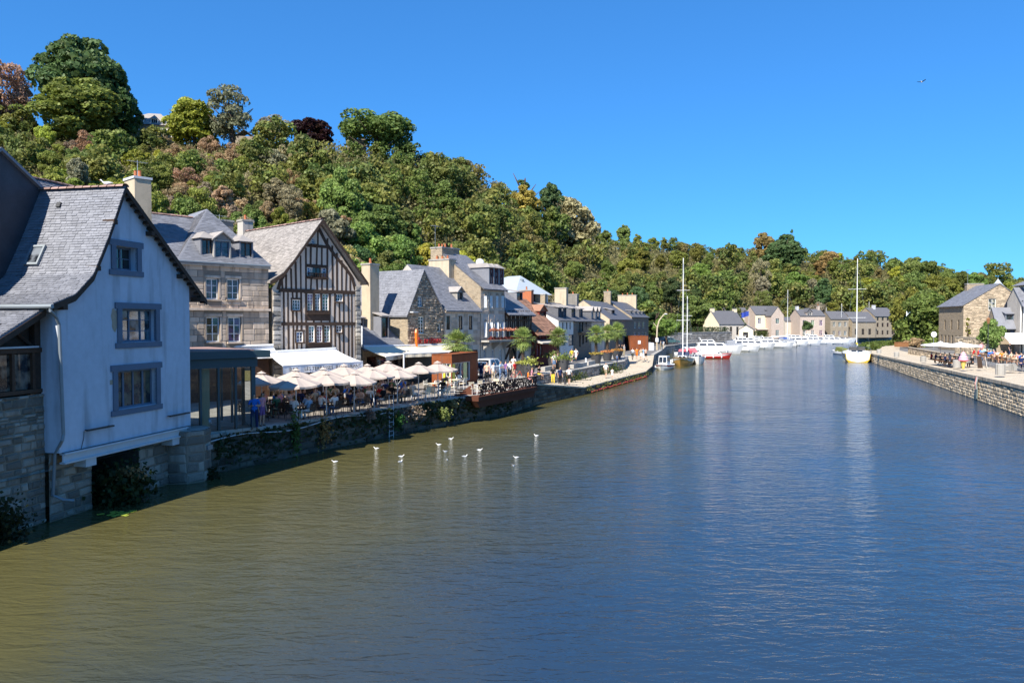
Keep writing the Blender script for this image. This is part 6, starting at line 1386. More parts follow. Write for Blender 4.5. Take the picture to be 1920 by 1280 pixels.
# ---- glass pavilion
A = gz(358, 818, TZ); B = gz(478, 805, TZ); PL = math.hypot(B.x - A.x, B.y - A.y); prot = math.atan2(B.y - A.y, B.x - A.x)
A2 = A - (B - A).normalized() * 1.6; PL += 1.6
pv = empty('glass_pavilion', (A2.x, A2.y, 0), prot, 'dark teal glass pavilion between the blue house and the umbrellas', 'pavilion')
H0, H1, H2 = TZ + .12, 4.85, 5.62; PD = 5.0
MB().box(0, PL, 0, PD, TZ - .02, H0).build('plinth', 'concrete', pv)
MB().box(-.1, PL + .1, -.12, PD, H1, H2 - .35).build('fascia', 'teal_metal', pv); MB().box(-.1, PL + .65, -.35, PD + .1, H2 - .33, H2).build('roof_edge', 'teal_metal', pv)
MB().box(-.05, PL - .1, -.2, PD, H2 + .002, H2 + .06).build('roof_gravel', 'ridge_clay', pv)
mul = [0, 1.6 + .02, 2.45, 3.25, PL]
mul = [.05, PL - 2.62, PL - 1.78, PL - .95, PL - .08]
for x in mul: inst('mullion', unit_box_bev('teal_metal'), pv, (x, .0, (H0 + H1) / 2), 0, (.10 if x < PL - .2 else .2, .14, H1 - H0))
for a, b in zip(mul, mul[1:]): inst('pane', MB().quad((-.5, 0, -.5), (.5, 0, -.5), (.5, 0, .5), (-.5, 0, .5)).mesh('pane', 'clear_glass'), pv, ((a + b) / 2, .02, (H0 + H1) / 2), 0, (b - a, 1, H1 - H0))
for y in (1.2, 2.4, 3.6): inst('mullion', unit_box_bev('teal_metal'), pv, (PL - .02, y, (H0 + H1) / 2), 0, (.1, .1, H1 - H0))
inst('pane', MB().quad((0, -.5, -.5), (0, .5, -.5), (0, .5, .5), (0, -.5, .5)).mesh('pane', 'clear_glass'), pv, (PL, .65, (H0 + H1) / 2), 0, (1, 1.1, H1 - H0))
MB().box(.1, PL * .35, PD - .1, PD, TZ, H1).build('back_wall', 'rubble_warm', pv)
cu = MB()
for i in range(40): x = .15 + i * .035; cu.quad((x, .3 + .05 * (i % 2), H0), (x + .035, .3 + .05 * ((i + 1) % 2), H0), (x + .035, .3 + .05 * ((i + 1) % 2), H1), (x, .3 + .05 * (i % 2), H1))
for i in range(16): x = mul[1] + .08 + i * .03; cu.quad((x, .3 + .05 * (i % 2), H0), (x + .03, .3 + .05 * ((i + 1) % 2), H0), (x + .03, .3 + .05 * ((i + 1) % 2), H1), (x, .3 + .05 * (i % 2), H1))
cu.build('curtain', 'awning_cream', pv)
MB().quad((.2, PD - .15, 3.0), (1.6, PD - .15, 3.0), (1.6, PD - .15, 3.7), (.2, PD - .15, 3.7)).build('menu_board', 'white_paint', pv)
# ---- awnings
def awning(name, label, b0, b1, f0, f1, mat, val=.38, texts=(), roller=True):
    """b0,b1 back edge (at the wall), f0,f1 front edge, world points"""
    o = Vector(f0); ex = (Vector(f1) - Vector(f0)); L = ex.length; rot = math.atan2(ex.y, ex.x); root = empty(name, (o.x, o.y, 0), rot, label, 'awning')
    inv = Matrix.Translation((o.x, o.y, 0)) @ Matrix.Rotation(rot, 4, 'Z'); inv = inv.inverted(); B0, B1, F0, F1 = [inv @ Vector(p) for p in (b0, b1, f0, f1)]
    mb = MB(); nx_, ny_ = 12, 5
    for j in range(ny_ + 1):
        for i in range(nx_ + 1):
            p = F0.lerp(F1, i / nx_).lerp(B0.lerp(B1, i / nx_), j / ny_); p.z -= .07 * math.sin(math.pi * j / ny_) * (1 + .3 * math.sin(i * 2.1)); mb.v.append(tuple(p))
    for j in range(ny_):
        for i in range(nx_): k = j * (nx_ + 1) + i; mb.f.append((k, k + 1, k + nx_ + 2, k + nx_ + 1)); mb.m.append(0)
    cv = mb.build('awning_canvas', mat, root, smooth=True)
    vb = MB(); n_ = 24
    for i in range(n_): a = F0.lerp(F1, i / n_); b = F0.lerp(F1, (i + 1) / n_); ya, yb = .03 * math.sin(i * 1.3), .03 * math.sin((i + 1) * 1.3); vb.quad((a.x, a.y - .03, a.z), (b.x, b.y - .03, b.z), (b.x, b.y - .03 + yb, b.z - val), (a.x, a.y - .03 + ya, a.z - val))
    va = vb.build('awning_valance', mat, root)
    MB().tube([F0, F1], .05, 6).build('front_bar', 'lead_white', root)
    if roller: MB().tube([B0 + Vector((0, 0, .06)), B1 + Vector((0, 0, .06))], .11, 8).build('roller_case', 'lead_white', root)
    for f in (.12, .5, .88): a = B0.lerp(B1, f) + Vector((0, -.05, -.25)); c = F0.lerp(F1, f) + Vector((0, .05, -.03)); MB().tube([a, c.lerp(a, .45) + Vector((.3, 0, -.15)), c], .025, 5).build('arm', 'lead_white', root)
    for (txt, f, sz_) in texts:
        p = F0.lerp(F1, f); inst('lettering', text_mesh(txt, sz_, 'dark_metal', .002), va, (p.x, p.y - .085, p.z - val * .52), (R(90), 0, 0))
    return root
f0 = gz(530, 686, 4.25); f1 = gz(680, 678, 4.25); b0 = gy(503, 662, 51.2); b1 = gy(629, 655, 55.6)
awning('awning', 'large white awning lettered BAR over the umbrella terrace', b0, b1, f0, f1, 'awning_white', .5, (('BAR', .12, .36), ('LES TERRASSES', .42, .34), ('RESTAURANT', .80, .34)))
f0 = gz(360, 668, 4.75); f1 = gz(524, 664, 4.75); b0 = gy(330, 656, 47.6); b1 = gy(512, 649, 51.6)
awning('awning', 'white awning behind the glass pavilion under the ashlar house', b0, b1, (f0.x, f0.y, f0.z), f1, 'awning_white', .25)
f0 = gz(723, 669, 4.3); f1 = gz(757, 664.5, 4.3); b0 = gy(681, 651, 60.5); b1 = gy(768, 649, 66)
awning('awning', 'small cream awning left of the red lettering', b0, b1, f0, f1, 'awning_cream', .3, (('CREPERIE', .5, .3),))
f0 = gz(757, 663, 4.45); f1 = gz(842, 660, 4.45); b0 = gy(768, 649, 66.2); b1 = gy(862, 647.5, 72)
awning('awning', 'long cream awning below the red lettering', b0, b1, f0, f1, 'awning_cream', .3)
# awning support post
p = gz(757, 700, TZ); po = MB().tube([(0, 0, 0), (0, 0, 2.7)], .06, 8).build('awning_post', 'white_paint', None, (f0.x, f0.y, TZ)); tag(po, 'white post holding up the long cream awning', 'post')
# ---- umbrellas
def umbrella_proto(rad=1.28, h=2.3, mat='canvas', name='umbrella', ribs=8, drop=.46):
    r = empty(name); mb = MB(); N = ribs; top = (0, 0, h)
    K = 4
    for k in range(N):
        a0, a1 = 2 * math.pi * k / N, 2 * math.pi * (k + 1) / N; p0 = Vector((math.cos(a0), math.sin(a0))); p1 = Vector((math.cos(a1), math.sin(a1)))
        rows = []
        for j in range(K + 1):
            f = .12 + .88 * j / K; row = []
            for i in range(4):
                t = i / 3; d = (p0.lerp(p1, t)) * rad * f * (1 - .05 * math.sin(math.pi * t) * f); z = h - drop * f - .05 * math.sin(math.pi * t) * f; row.append((d.x, d.y, z))
            rows.append(row)
        for j in range(K):
            for i in range(3): mb.quad(rows[j][i], rows[j + 1][i], rows[j + 1][i + 1], rows[j][i + 1])
        for i in range(3): a, b = rows[K][i], rows[K][i + 1]; mb.quad(a, (a[0], a[1], a[2] - .1), (b[0], b[1], b[2] - .1), b)
    mb.build('canopy', mat, r)
    v = MB()
    for k in range(N):
        a0, a1 = 2 * math.pi * k / N, 2 * math.pi * (k + 1) / N; v.poly([(0, 0, h + .12), (.26 * math.cos(a0), .26 * math.sin(a0), h - .01), (.26 * math.cos(a1), .26 * math.sin(a1), h - .01)])
    v.build('vent_cap', mat, r)
    for k in range(N): a = 2 * math.pi * k / N; MB().tube([(.05 * math.cos(a), .05 * math.sin(a), h - .08), (rad * .97 * math.cos(a), rad * .97 * math.sin(a), h - drop - .03)], .012, 4).build('rib', 'lead_white', r)
    MB().tube([(0, 0, .05), (0, 0, h + .02)], .028, 8).build('pole', 'lead_white', r); MB().lathe([(.04, .3), (.05, .07), (.32, .06), (.34, 0), (.0, 0)], 10).build('base', 'concrete', r)
    return thing_tree(r)
def place(tree, first, loc, rz=0, label=None, cat=None, group=None, scale=1, recolor=None):
    if not first:
        o = tree.copy(loc, rz, scale, label, group, recolor); 
    else:
        o = tree.root; o.location = loc; o.rotation_euler = (0, 0, rz); o.scale = (scale,) * 3 if not hasattr(scale, '__len__') else scale
        if recolor:
            for p_ in tree.parts:
                if p_.name.split('.')[0] in recolor: p_.color = (*recolor[p_.name.split('.')[0]], 1)
            if 'root' in recolor: o.color = (*recolor['root'], 1)
    tag(o, label, cat, group); return o
um = umbrella_proto(); UMB = [(565, 791), (620, 783), (671, 775.5), (709, 766.5), (752, 759), (791, 753.5), (829, 749)]
ords = ['first', 'second', 'third', 'fourth', 'fifth', 'sixth', 'seventh']
UP_ = []
for i, (px, py) in enumerate(UMB):
    p = tq(px, py, .3); UP_.append(p); place(um, i == 0, p, random.uniform(0, .7), f'beige parasol in the quayside row, {ords[i]} from the glass pavilion', 'parasol', 'parasols along the quay', random.uniform(.95, 1.1)).rotation_euler = (R(random.uniform(-2.5, 2.5)), R(random.uniform(-2.5, 2.5)), random.uniform(0, .8))
UP2 = []
for i in range(6):
    p = UP_[i] + Vector((TN.x, TN.y, 0)) * 3.3 + Vector((TT.x, TT.y, 0)) * (1.0 if i else .6); UP2.append(p)
    place(um, False, p, random.uniform(0, .7), f'beige parasol in the row nearer the houses, {ords[i]} from the glass pavilion', 'parasol', 'parasols in the second row', random.uniform(1.0, 1.1))
# ---- tables and chairs
def chair_proto(mat, legm='dark_metal', name='chair'):
    r = empty(name)
    MB().box(-.22, .22, -.21, .21, .43, .47).build('seat', mat, r)
    mb = MB()
    for i in range(5): z = .52 + i * .075; mb.box(-.21, .21, .19 + i * .012, .215 + i * .012, z, z + .06)
    mb.build('backrest', mat, r)
    for sx in (-.2, .2):
        MB().tube([(sx, -.19, .44), (sx * 1.08, -.22, 0)], .014, 5).build('leg', legm, r); MB().tube([(sx, .26, .9), (sx, .19, .45), (sx * 1.08, .24, 0)], .014, 5).build('leg', legm, r)
        MB().tube([(sx * 1.1, .2, .66), (sx * 1.12, -.18, .65), (sx * 1.1, -.2, .45)], .014, 4).build('armrest', legm, r)
    return thing_tree(r)
def table_proto(top='wood_warm', s=.36, name='table', legm='dark_metal'):
    r = empty(name); MB().box(-s, s, -s, s, .71, .745).build('table_top', top, r); MB().tube([(0, 0, .03), (0, 0, .71)], .035, 8).build('pedestal', legm, r)
    MB().box(-.26, .26, -.03, .03, 0, .04).box(-.03, .03, -.26, .26, .001, .041).build('foot', legm, r)
    MB().lathe([(.03, .745), (.028, .9), (.0, .9)], 6, (.1, .06)).lathe([(.09, .75), (.1, .76), (.0, .755)], 8, (-.12, -.08)).build('tableware', 'white_paint', r)
    return thing_tree(r)
ch_b = chair_proto('timber'); ch_c = chair_proto('wicker', 'white_paint'); ch_r = chair_proto('wood_warm')
tb = table_proto('timber_brown'); tbl = table_proto('wicker')
used = {id(ch_b): 0, id(ch_c): 0, id(ch_r): 0, id(tb): 0, id(tbl): 0}
def put(tree, loc, rz, label, cat, group, scale=1):
    f = used[id(tree)] == 0; used[id(tree)] += 1; return place(tree, f, loc, rz, label, cat, group, scale)
SEATS = []
def table_set(c, rot, tree_t, tree_c, n_c, where, col, zg=TZ):
    put(tree_t, c, rot, f'square cafe table {where}', 'table', f'cafe tables {where}')
    for k in range(n_c):
        a = rot + k * 2 * math.pi / n_c + (math.pi / 2 if n_c == 2 else 0); d = Vector((math.cos(a), math.sin(a), 0)); p = Vector(c) + d * .62; face_rz = a - math.pi / 2
        put(tree_c, p, face_rz, f'{col} cafe chair {where}', 'chair', f'{col} cafe chairs {where}'); SEATS.append((p, face_rz, where))
for i, p in enumerate(UP_):
    q = p + Vector((TN.x, TN.y, 0)) * .55 + Vector((TT.x, TT.y, 0)) * .75
    table_set((q.x, q.y, TZ), math.atan2(TT.y, TT.x) + random.uniform(-.15, .15), tb, ch_b if i < 5 else ch_c, 4, 'in the quayside row under the parasols' if i < 5 else 'in the sun by the rusty kiosk', 'dark' if i < 5 else 'cream')
for i, p in enumerate(UP2):
    for k_ in (-.8, .9):
        q = p + Vector((TT.x, TT.y, 0)) * k_ + Vector((TN.x, TN.y, 0)) * random.uniform(-.3, .4); table_set((q.x, q.y, TZ), math.atan2(TT.y, TT.x) + random.uniform(-.2, .2), tb, ch_b, 4, 'in the second row of parasols', 'dark')
for (px, py) in ((500, 790), (530, 784)):
    p = tq(px, py, .9); table_set((p.x, p.y, TZ), 1.0, tb, ch_b, 2, 'beside the glass pavilion', 'dark')
for i in range(5):
    b = tq(520 + i * 32, 742 - i * 4, 0); table_set((b.x, b.y, TZ), 1.0, tb, ch_b, 4, 'in the shade under the white awning', 'dark')
for (px, py) in ((815, 737), (838, 736), (856, 729)):
    p = tq(px, py, 0); table_set((p.x, p.y, TZ), 1.0, tbl, ch_c, 2, 'on the sunny end of the terrace', 'cream')
# ---- rusty steel deck with perforated railing at the end of the terrace
def mxq(u): return mxQ(u)
us0 = min(range(401), key=lambda k: abs(project((*mxQ(LQ_ * k / 400)[:2], TZ))[0] - 872)) * LQ_ / 400
us1 = min(range(401), key=lambda k: abs(project((*mxQ(LQ_ * k / 400)[:2], TZ))[0] - 984)) * LQ_ / 400
pa, pb = mxQ(us0), mxQ(us1); dl = math.hypot(pb[0] - pa[0], pb[1] - pa[1]); drot = math.atan2(pb[1] - pa[1], pb[0] - pa[0])
dk_ = empty('steel_deck', (pa[0], pa[1], 0), drot, 'rusty steel deck with perforated railing jutting over the quay', 'deck')
MB().box(0, dl, -1.1, .9, TZ - .28, TZ + .02).build('deck_platform', 'corten_dark', dk_); MB().prism([(0, TZ - .28), (dl, TZ - .28), (dl - .4, TZ - .75), (.4, TZ - .75)][::-1], -.95, -.5).build('deck_girder', 'corten_dark', dk_)
rp = MB(); rr = random.Random(4); NXc, NZc = int(dl / .1), 8
for i in range(NXc):
    for j in range(NZc):
        if rr.random() < .3: continue
        x = dl * i / NXc; z = TZ + .05 + j * .1; rp.box(x, x + dl / NXc + .001, -1.1, -1.08, z, z + .1)
o = rp.build('perforated_panel', 'corten_dark', dk_); o['kind'] = 'stuff'
MB().box(0, dl, -1.13, -1.05, TZ + .85, TZ + .9).build('handrail', 'corten_dark', dk_); MB().prism([(0, TZ), (1.1, TZ), (1.1, TZ + .1), (0, TZ + .85)], -1.16, -1.1).build('side_plate', 'corten_dark', dk_, (0.02, .0, 0), R(90))
for i in range(3): inst('step', unit_box_bev('corten_dark'), dk_, (-.15, .25 + .0 * i, TZ + .15 + i * .16), 0, (.9 - i * .2, .5, .05))
for i in range(4):
    q = Frame(pa[0], pa[1], drot).w(1.3 + i * 1.6, .1 + .2 * (i % 2)); put(ch_c, (q.x, q.y, TZ + .02), random.uniform(0, 6), 'cream cafe chair on the rusty steel deck', 'chair', 'cream cafe chairs on the deck')
    q = Frame(pa[0], pa[1], drot).w(1.3 + i * 1.6, -.5); put(ch_c, (q.x, q.y, TZ + .02), random.uniform(2.6, 3.6) + drot, 'cream cafe chair on the rusty steel deck', 'chair', 'cream cafe chairs on the deck')
# ---- rusty kiosks
def kiosk(name, label, C, rot, w_, d_, h_, openings, rot_left=None):
    r = empty(name, (C[0], C[1], TZ), rot, label, 'kiosk')
    for side, W in (('front', w_), ('left', d_), ('right', d_), ('back', w_)):
        (ox, oy), rz = face(side, w_, d_); hs_ = openings.get(side, [])
        wall_mesh(0, W, 0, [(0, h_), (W, h_)], hs_, .14).build('steel_wall', 'corten', r, (ox, oy, 0), rz)
        for (a, b, c, d) in hs_:
            cs, sn = math.cos(rz), math.sin(rz); ux = (a + b) / 2; y_ = .13
            wn = MB().box(a, a + .04, y_ - .1, y_, c, d).box(b - .04, b, y_ - .1, y_, c, d).box(a, b, y_ - .1, y_ + .001, c, c + .04).box(a, b, y_ - .1, y_ + .001, d - .04, d).box((a + b) / 2 - .02, (a + b) / 2 + .02, y_ - .1, y_ + .002, c, d).build('window', 'lead_white', r, (ox, oy, 0), rz)
            MB().quad((a, y_, c), (b, y_, c), (b, y_, d), (a, y_, d)).build('pane', 'glass', wn, color=(.05, .05, .05))
            for k_ in range(3):
                x0 = a + .06 + (b - a) * k_ / 3; MB().quad((x0, y_ - .01, c + .08), (x0 + (b - a) * .2, y_ - .01, c + .08), (x0 + (b - a) * .2, y_ - .01, c + (d - c) * (.95 if k_ % 2 == 0 else .35)), (x0, y_ - .01, c + (d - c) * (.95 if k_ % 2 == 0 else .35))).build('poster', 'painted', wn, color=((.75, .62, .05), (.7, .68, .6), (.62, .62, .25))[k_])
        nseam = max(1, int(W / 1.1))
        for i in range(1, nseam): MB().box(W * i / nseam - .006, W * i / nseam + .006, -.004, 0, 0, h_).build('seam', 'dark_metal', r, (ox, oy, 0), rz) if not any(a < W * i / nseam < b for a, b, c, d in hs_) else None
    MB().box(0, w_, 0, d_, h_ - .12, h_ - .05).build('roof', 'corten', r); return r
Ck = Vector(((847 - 960) / FPX * 59.0, 59.0)); kw = 5.4; krot = math.atan2(.94, .34)
kiosk('ticket_kiosk', 'rust-red steel kiosk with yellow posters beside the terrace', Ck, krot, kw, 1.75, 2.62, {'front': [(.12, 3.7, .35, 1.9)], 'left': [(.9, 1.66, .35, 1.9)]})
k2 = gz(1181, 657, TZ); kr = R(28)
kb = kiosk('harbour_kiosk', 'bright rust-red kiosk with white notice at the far landing', (k2.x, k2.y), R(8), 3.4, 3.0, 2.65, {})
MB().quad((1.5, -.02, 1.2), (2.0, -.02, 1.2), (2.0, -.02, 1.8), (1.5, -.02, 1.8)).build('notice', 'white_paint', kb)
MB().box(3.5, 4.4, -.3, .6, 0, 1.4).build('service_box', 'lead_white', kb)
# ---- palms in pots
def palm_proto(seed):
    r = empty('palm_tree'); rr = random.Random(seed); mb = MB(); fr = MB()
    for i in range(62):
        a = i * 2.399 + rr.uniform(-.2, .2); el_ = R(85 - 165 * (i / 62) + rr.uniform(-8, 8)); L = rr.uniform(.4, .8); d = Vector((math.cos(a) * math.cos(el_), math.sin(a) * math.cos(el_), math.sin(el_))); tip = d * L + Vector((0, 0, -.05 * L))
        fr.tube([(0, 0, 0), tip], .012, 3, cap=False)
        side = d.cross(Vector((0, 0, 1))); side = side.normalized() if side.length > .05 else Vector((1, 0, 0)); up = side.cross(d)
        for k in range(13):
            b = R(-115 + 230 * k / 12); ld = (d * math.cos(b) + side * math.sin(b)).normalized(); bl = rr.uniform(.48, .64) * (1 - .25 * abs(k - 6) / 6); e = tip + ld * bl * .65 + up * .04; e2 = tip + ld * bl + Vector((0, 0, -.16 * bl - .05 * rr.random())); nrm = ld.cross(up) * .026
            mb.quad(tip - nrm * .3, tip + nrm * .3, e + nrm, e - nrm); mb.poly([e - nrm, e + nrm, e2])
    inst('crown', mb.mesh('crown', 'foliage_thick'), r, (0, 0, 2.6), color=(.22, .29, .075)); fr.build('leaf_stalks', 'painted', r, (0, 0, 2.6), color=(.22, .25, .07))
    t = MB().tube([(0, 0, 0), (.03, 0, 1.3), (0, .02, 2.65)], [.15, .13, .12], 9)
    for i in range(70): z = .2 + i * .034; a = i * 2.4; t.tube([(.13 * math.cos(a), .13 * math.sin(a), z), (.21 * math.cos(a), .21 * math.sin(a), z + .09)], [.03, .006], 3, cap=False)
    t.build('trunk', 'bark', r); return thing_tree(r)
pots = {}
pot_me = MB().lathe([(.0, 0), (.46, 0), (.5, .05), (.74, 1.12), (.78, 1.18), (.70, 1.18), (.66, 1.05), (.0, 1.05)], 20).mesh('plant_pot', 'dark_metal', True)
simple('pot_grey', (.085, .085, .09), .7, .15, 4, .1, .005); pot_me.materials[0] = M['pot_grey']
palms = [palm_proto(1), palm_proto(5)]
PALM = [(858, 66.5, 1.12, 'palm behind the rust-red ticket kiosk', False), (981, 72.0, .98, 'palm in front of the black timber house', True), (1047, 82, .98, 'palm in front of the red timber house', True), (1118, 93, 1.0, 'nearest palm of the three on the esplanade', True), (1139, 99, 1.05, 'middle palm of the three on the esplanade', True), (1157, 104, 1.1, 'farthest palm of the three on the esplanade', True)]
for i, (px, Y, s, lab, pot) in enumerate(PALM):
    x = (px - 960) / FPX * Y; t = palms[i % 2]; place(t, i < 2, (x, Y, TZ + (.95 if pot else .3)), random.uniform(0, 6), 'green fan ' + lab, 'palm', None, (s * 1.22, s * 1.22, s * 1.05))
    if pot:
        o = inst('plant_pot', pot_me, None, (x, Y, TZ + .006), 0, (1, 1, 1)); tag(o, f'big dark grey planter under the {lab}', 'planter')
        rng_ = np.random.default_rng(i); n_ = 520; th = rng_.uniform(0, 6.28, n_); r_ = np.sqrt(rng_.random(n_)) * .85; c = np.column_stack([r_ * np.cos(th), r_ * np.sin(th), .25 * rng_.random(n_) * (1.4 - r_) + .05])
        o = inst('planter_flowers', leaf_mesh('flowers', c, .085, rng_, 'foliage_thick'), None, (x, Y, TZ + 1.1), color=[(.3, .3, .05), (.33, .3, .06), (.32, .32, .06), (.34, .26, .06), (.45, .19, .07), (.42, .22, .06)][i]); tag(o, f'low flowers filling the planter of the {lab}', 'flowers')
# planters without palms
for i, (px, py, lab) in enumerate(((992, 706, 'yellow-leaved'), (1057, 694, 'green-topped'), (1036, 688, 'small green'))):
    p = gz(px, py, TZ); o = inst('plant_pot', pot_me, None, (p.x, p.y, TZ + .006), 0, (.85, .85, 1.05)); tag(o, f'dark grey planter with {lab} shrub near the seated people', 'planter')
    rng_ = np.random.default_rng(50 + i); c = rng_.normal(size=(500, 3)) * np.array([.42, .42, .28]); c[:, 2] = np.abs(c[:, 2]); o = inst('planter_shrub', leaf_mesh('planter_shrub', c, .09, rng_, 'foliage_thick'), None, (p.x, p.y, TZ + 1.15), color=[(.26, .28, .06), (.16, .2, .05), (.18, .22, .06)][i]); tag(o, f'{lab} shrub growing in a grey planter', 'shrub')
# ---- stone benches, bollards and lamp on the esplanade
for i, (p0, p1) in enumerate((((1072, 691), (1097, 686)), ((1100, 685), (1113, 682)), ((1018, 696), (1036, 693)))):
    a, b = gz(*p0, TZ), gz(*p1, TZ); L = (b - a).length; o = inst('stone_bench', unit_box_bev('concrete', 1, .05), None, ((a.x + b.x) / 2, (a.y + b.y) / 2, TZ + .23), math.atan2(b.y - a.y, b.x - a.x), (L, .5, .45)); tag(o, ['long low stone bench left of the white bollard', 'low stone bench between bollard and large planter', 'low stone bench by the seated people'][i], 'bench')
for i, (px, py, h_, lab) in enumerate(((1098.5, 686, .95, 'white post between the low stone benches'), (1012.5, 682, 1.0, 'pink-brown post on the street edge by the palms'), (939, 690, 1.0, 'short grey post at the street edge by the white car'), (1032, 666, .9, 'grey street post before the red timber house'))):
    p = gz(px, py, TZ); o = MB().lathe([(.12, 0), (.1, .05), (.09, h_ - .1), (.11, h_ - .06), (.0, h_)], 8).build('bollard', 'white_paint' if i == 0 else 'plaster_grey', None, (p.x, p.y, TZ + .006)); tag(o, lab, 'bollard')
p = gz(1232, 656, TZ); o = empty('curved_lamp_post', (p.x, p.y, TZ), 0, 'pale curved wooden lamp post at the far landing', 'lamp post')
MB().tube([(0, 0, 0), (-.05, 0, 2.2), (.0, 0, 4.0), (.35, 0, 5.4), (1.2, 0, 6.5), (1.6, 0, 6.7)], [.16, .15, .13, .12, .1, .08], 8).build('mast', 'chimney_render', o); MB().tube([(-.05, 0, 4.2), (-.7, 0, 5.0)], .07, 6).build('arm', 'chimney_render', o); MB().box(-.3, .2, -.2, .2, 1.5, 2.2).build('control_box', 'white_paint', o); MB().box(1.3, 1.8, -.12, .12, 6.55, 6.72).build('lamp_head', 'lead_white', o)
# ---- quay fittings: edge posts, cable, ladder, fenders
for i, (px, py) in enumerate(((722, 764), (758, 757), (803, 749), (836, 747), (1, 1))):
    if px < 5: continue
    p = tq(px, py, .25); o = MB().tube([(0, 0, 0), (0, 0, 1.0)], .03, 6).build('railing_post', 'dark_metal', None, (p.x, p.y, TZ)); tag(o, 'thin black post at the quay edge of the terrace', 'post', 'thin black posts at the quay edge')
cab = MB(); pts = []
for k in range(24): u = 1.0 + k * .55; x, y, rz = mxQ(u); pts.append((x + math.sin(rz) * .12, y - math.cos(rz) * .12, 1.5 + .12 * math.sin(k * .5) + k * .006))
o = cab.tube(pts, .03, 5).build('white_cable', 'lead_white'); tag(o, 'white cable slung along the top of the quay wall', 'cable')
u = min(range(401), key=lambda k: abs(project((*mxQ(LQ_ * k / 400)[:2], 1))[0] - 731)) * LQ_ / 400; x, y, rz = mxQ(u)
ld = empty('quay_ladder', (x + math.sin(rz) * .12, y - math.cos(rz) * .12, 0), rz, 'steel ladder down the terrace quay wall', 'ladder')
for s_ in (-.2, .2): MB().tube([(s_, .3, TZ + .7), (s_, 0, TZ + .75), (s_, 0, -.3)], .022, 6).build('rail', 'lead_white', ld)
for i in range(7): inst('rung', unit_box_bev('lead_white'), ld, (0, 0, .1 + i * .27), 0, (.4, .03, .03))
mxL, LL = chain_map([p[:2] for p in LOWF])
fm = MB().tube([(-.28, 0, 0), (-.15, 0, 0), (.15, 0, 0), (.28, 0, 0)], [.05, .085, .085, .05], 7).mesh('fender', 'painted')
for i in range(30):
    x, y, rz = mxL(12.5 + i * .78); o = inst('fender', fm, None, (x + math.sin(rz) * .16, y - math.cos(rz) * .16, .12 + .03 * math.sin(i * 2.1)), (0, 0, rz), 1, (.36, .05, .035)); tag(o, 'red fender float strung along the low quay edge', 'fender', 'red fender floats along the low quay')
for i in range(9):
    x, y, rz = mxL(11 + i * 3.0); clump('wall_plant', 'weedy tuft on the edge of the low quay', (x + math.sin(rz) * .15, y - math.cos(rz) * .15, .5), .9, .3, .3, 90, .07, (.16, .17, .05), 'plant', 60 + i)['group'] = 'weedy tufts on the low quay edge'
mxU, LU = chain_map(UP)
for i, u in enumerate((14, 17, 26, 29, 31)):
    x, y, rz = mxU(u); clump('wall_shrub', 'green shrub against the dark retaining wall of the esplanade', (x + math.sin(rz) * .3, y - math.cos(rz) * .3, 1.15), 1.1, .4, .6, 260, .09, (.07, .10, .03), 'shrub', 90 + i)['group'] = 'shrubs along the retaining wall'

# ================================================================ RIGHT BANK FITTINGS
def rq(px, py): return gz(px, py, lerp_tab([(0, 2.3), (1700, 1.9), (1760, 2.15), (1831, 2.35), (1920, 2.45)], px)[0])
for i, (px, py, r_, h_) in enumerate(((1875.5, 702.5, .38, .95), (1794, 689, .36, .8), (1731, 678, .33, .7), (1681, 669, .33, .7), (1648, 662, .33, .65))):
    p = rq(px, py); o = MB().lathe([(r_, 0), (r_ * 1.02, h_ * .5), (r_, h_ - .05), (r_ * .9, h_), (0, h_)], 14).build('stone_bollard', 'concrete', None, p, smooth=False); tag(o, ['nearest round stone bollard on the right quay', 'round stone bollard beside the pink ice cream figure', 'third round stone bollard along the right quay', 'fourth round stone bollard along the right quay', 'farthest round stone bollard near the yellow sailboat'][i], 'bollard')
p = rq(1893, 694); o = MB().box(-.6, .6, -.35, .35, 0, .38).prism([(-.62, .38), (.62, .38), (.4, .62), (-.5, .62)][::-1], -.3, .3).build('stone_block', 'concrete', None, p, R(20)); tag(o, 'low pale stone block on the right quay by the road', 'stone block')
# square parasols over the long table
sq = umbrella_proto(2.0, 2.5, 'awning_white', 'square_parasol', 4, .32)
for i, (px, py, s) in enumerate(((1763, 682, 1.0), (1800, 686, 1.0))):
    p = rq(px, py); place(sq, i == 0, p, R(63), ['white square parasol left over the long table', 'white square parasol right over the long table'][i], 'parasol', None, s)
tp0, tp1 = rq(1755, 680), rq(1800, 686); L = (tp1 - tp0).length; zt_ = 2.2
lt = empty('long_table', tp0, math.atan2(tp1.y - tp0.y, tp1.x - tp0.x), 'long wooden table under the white square parasols', 'table')
MB().box(0, L, -.4, .4, .7, .75).build('table_top', 'wood_warm', lt)
for f in (.1, .5, .9):
    for s_ in (-.3, .3): inst('leg', unit_box_bev('wood_warm'), lt, (L * f, s_, .35), 0, (.07, .07, .7))
for s_ in (-1, 1): inst('bench', unit_box_bev('wood_warm'), lt, (L / 2, s_ * .75, .44), 0, (L, .28, .06))
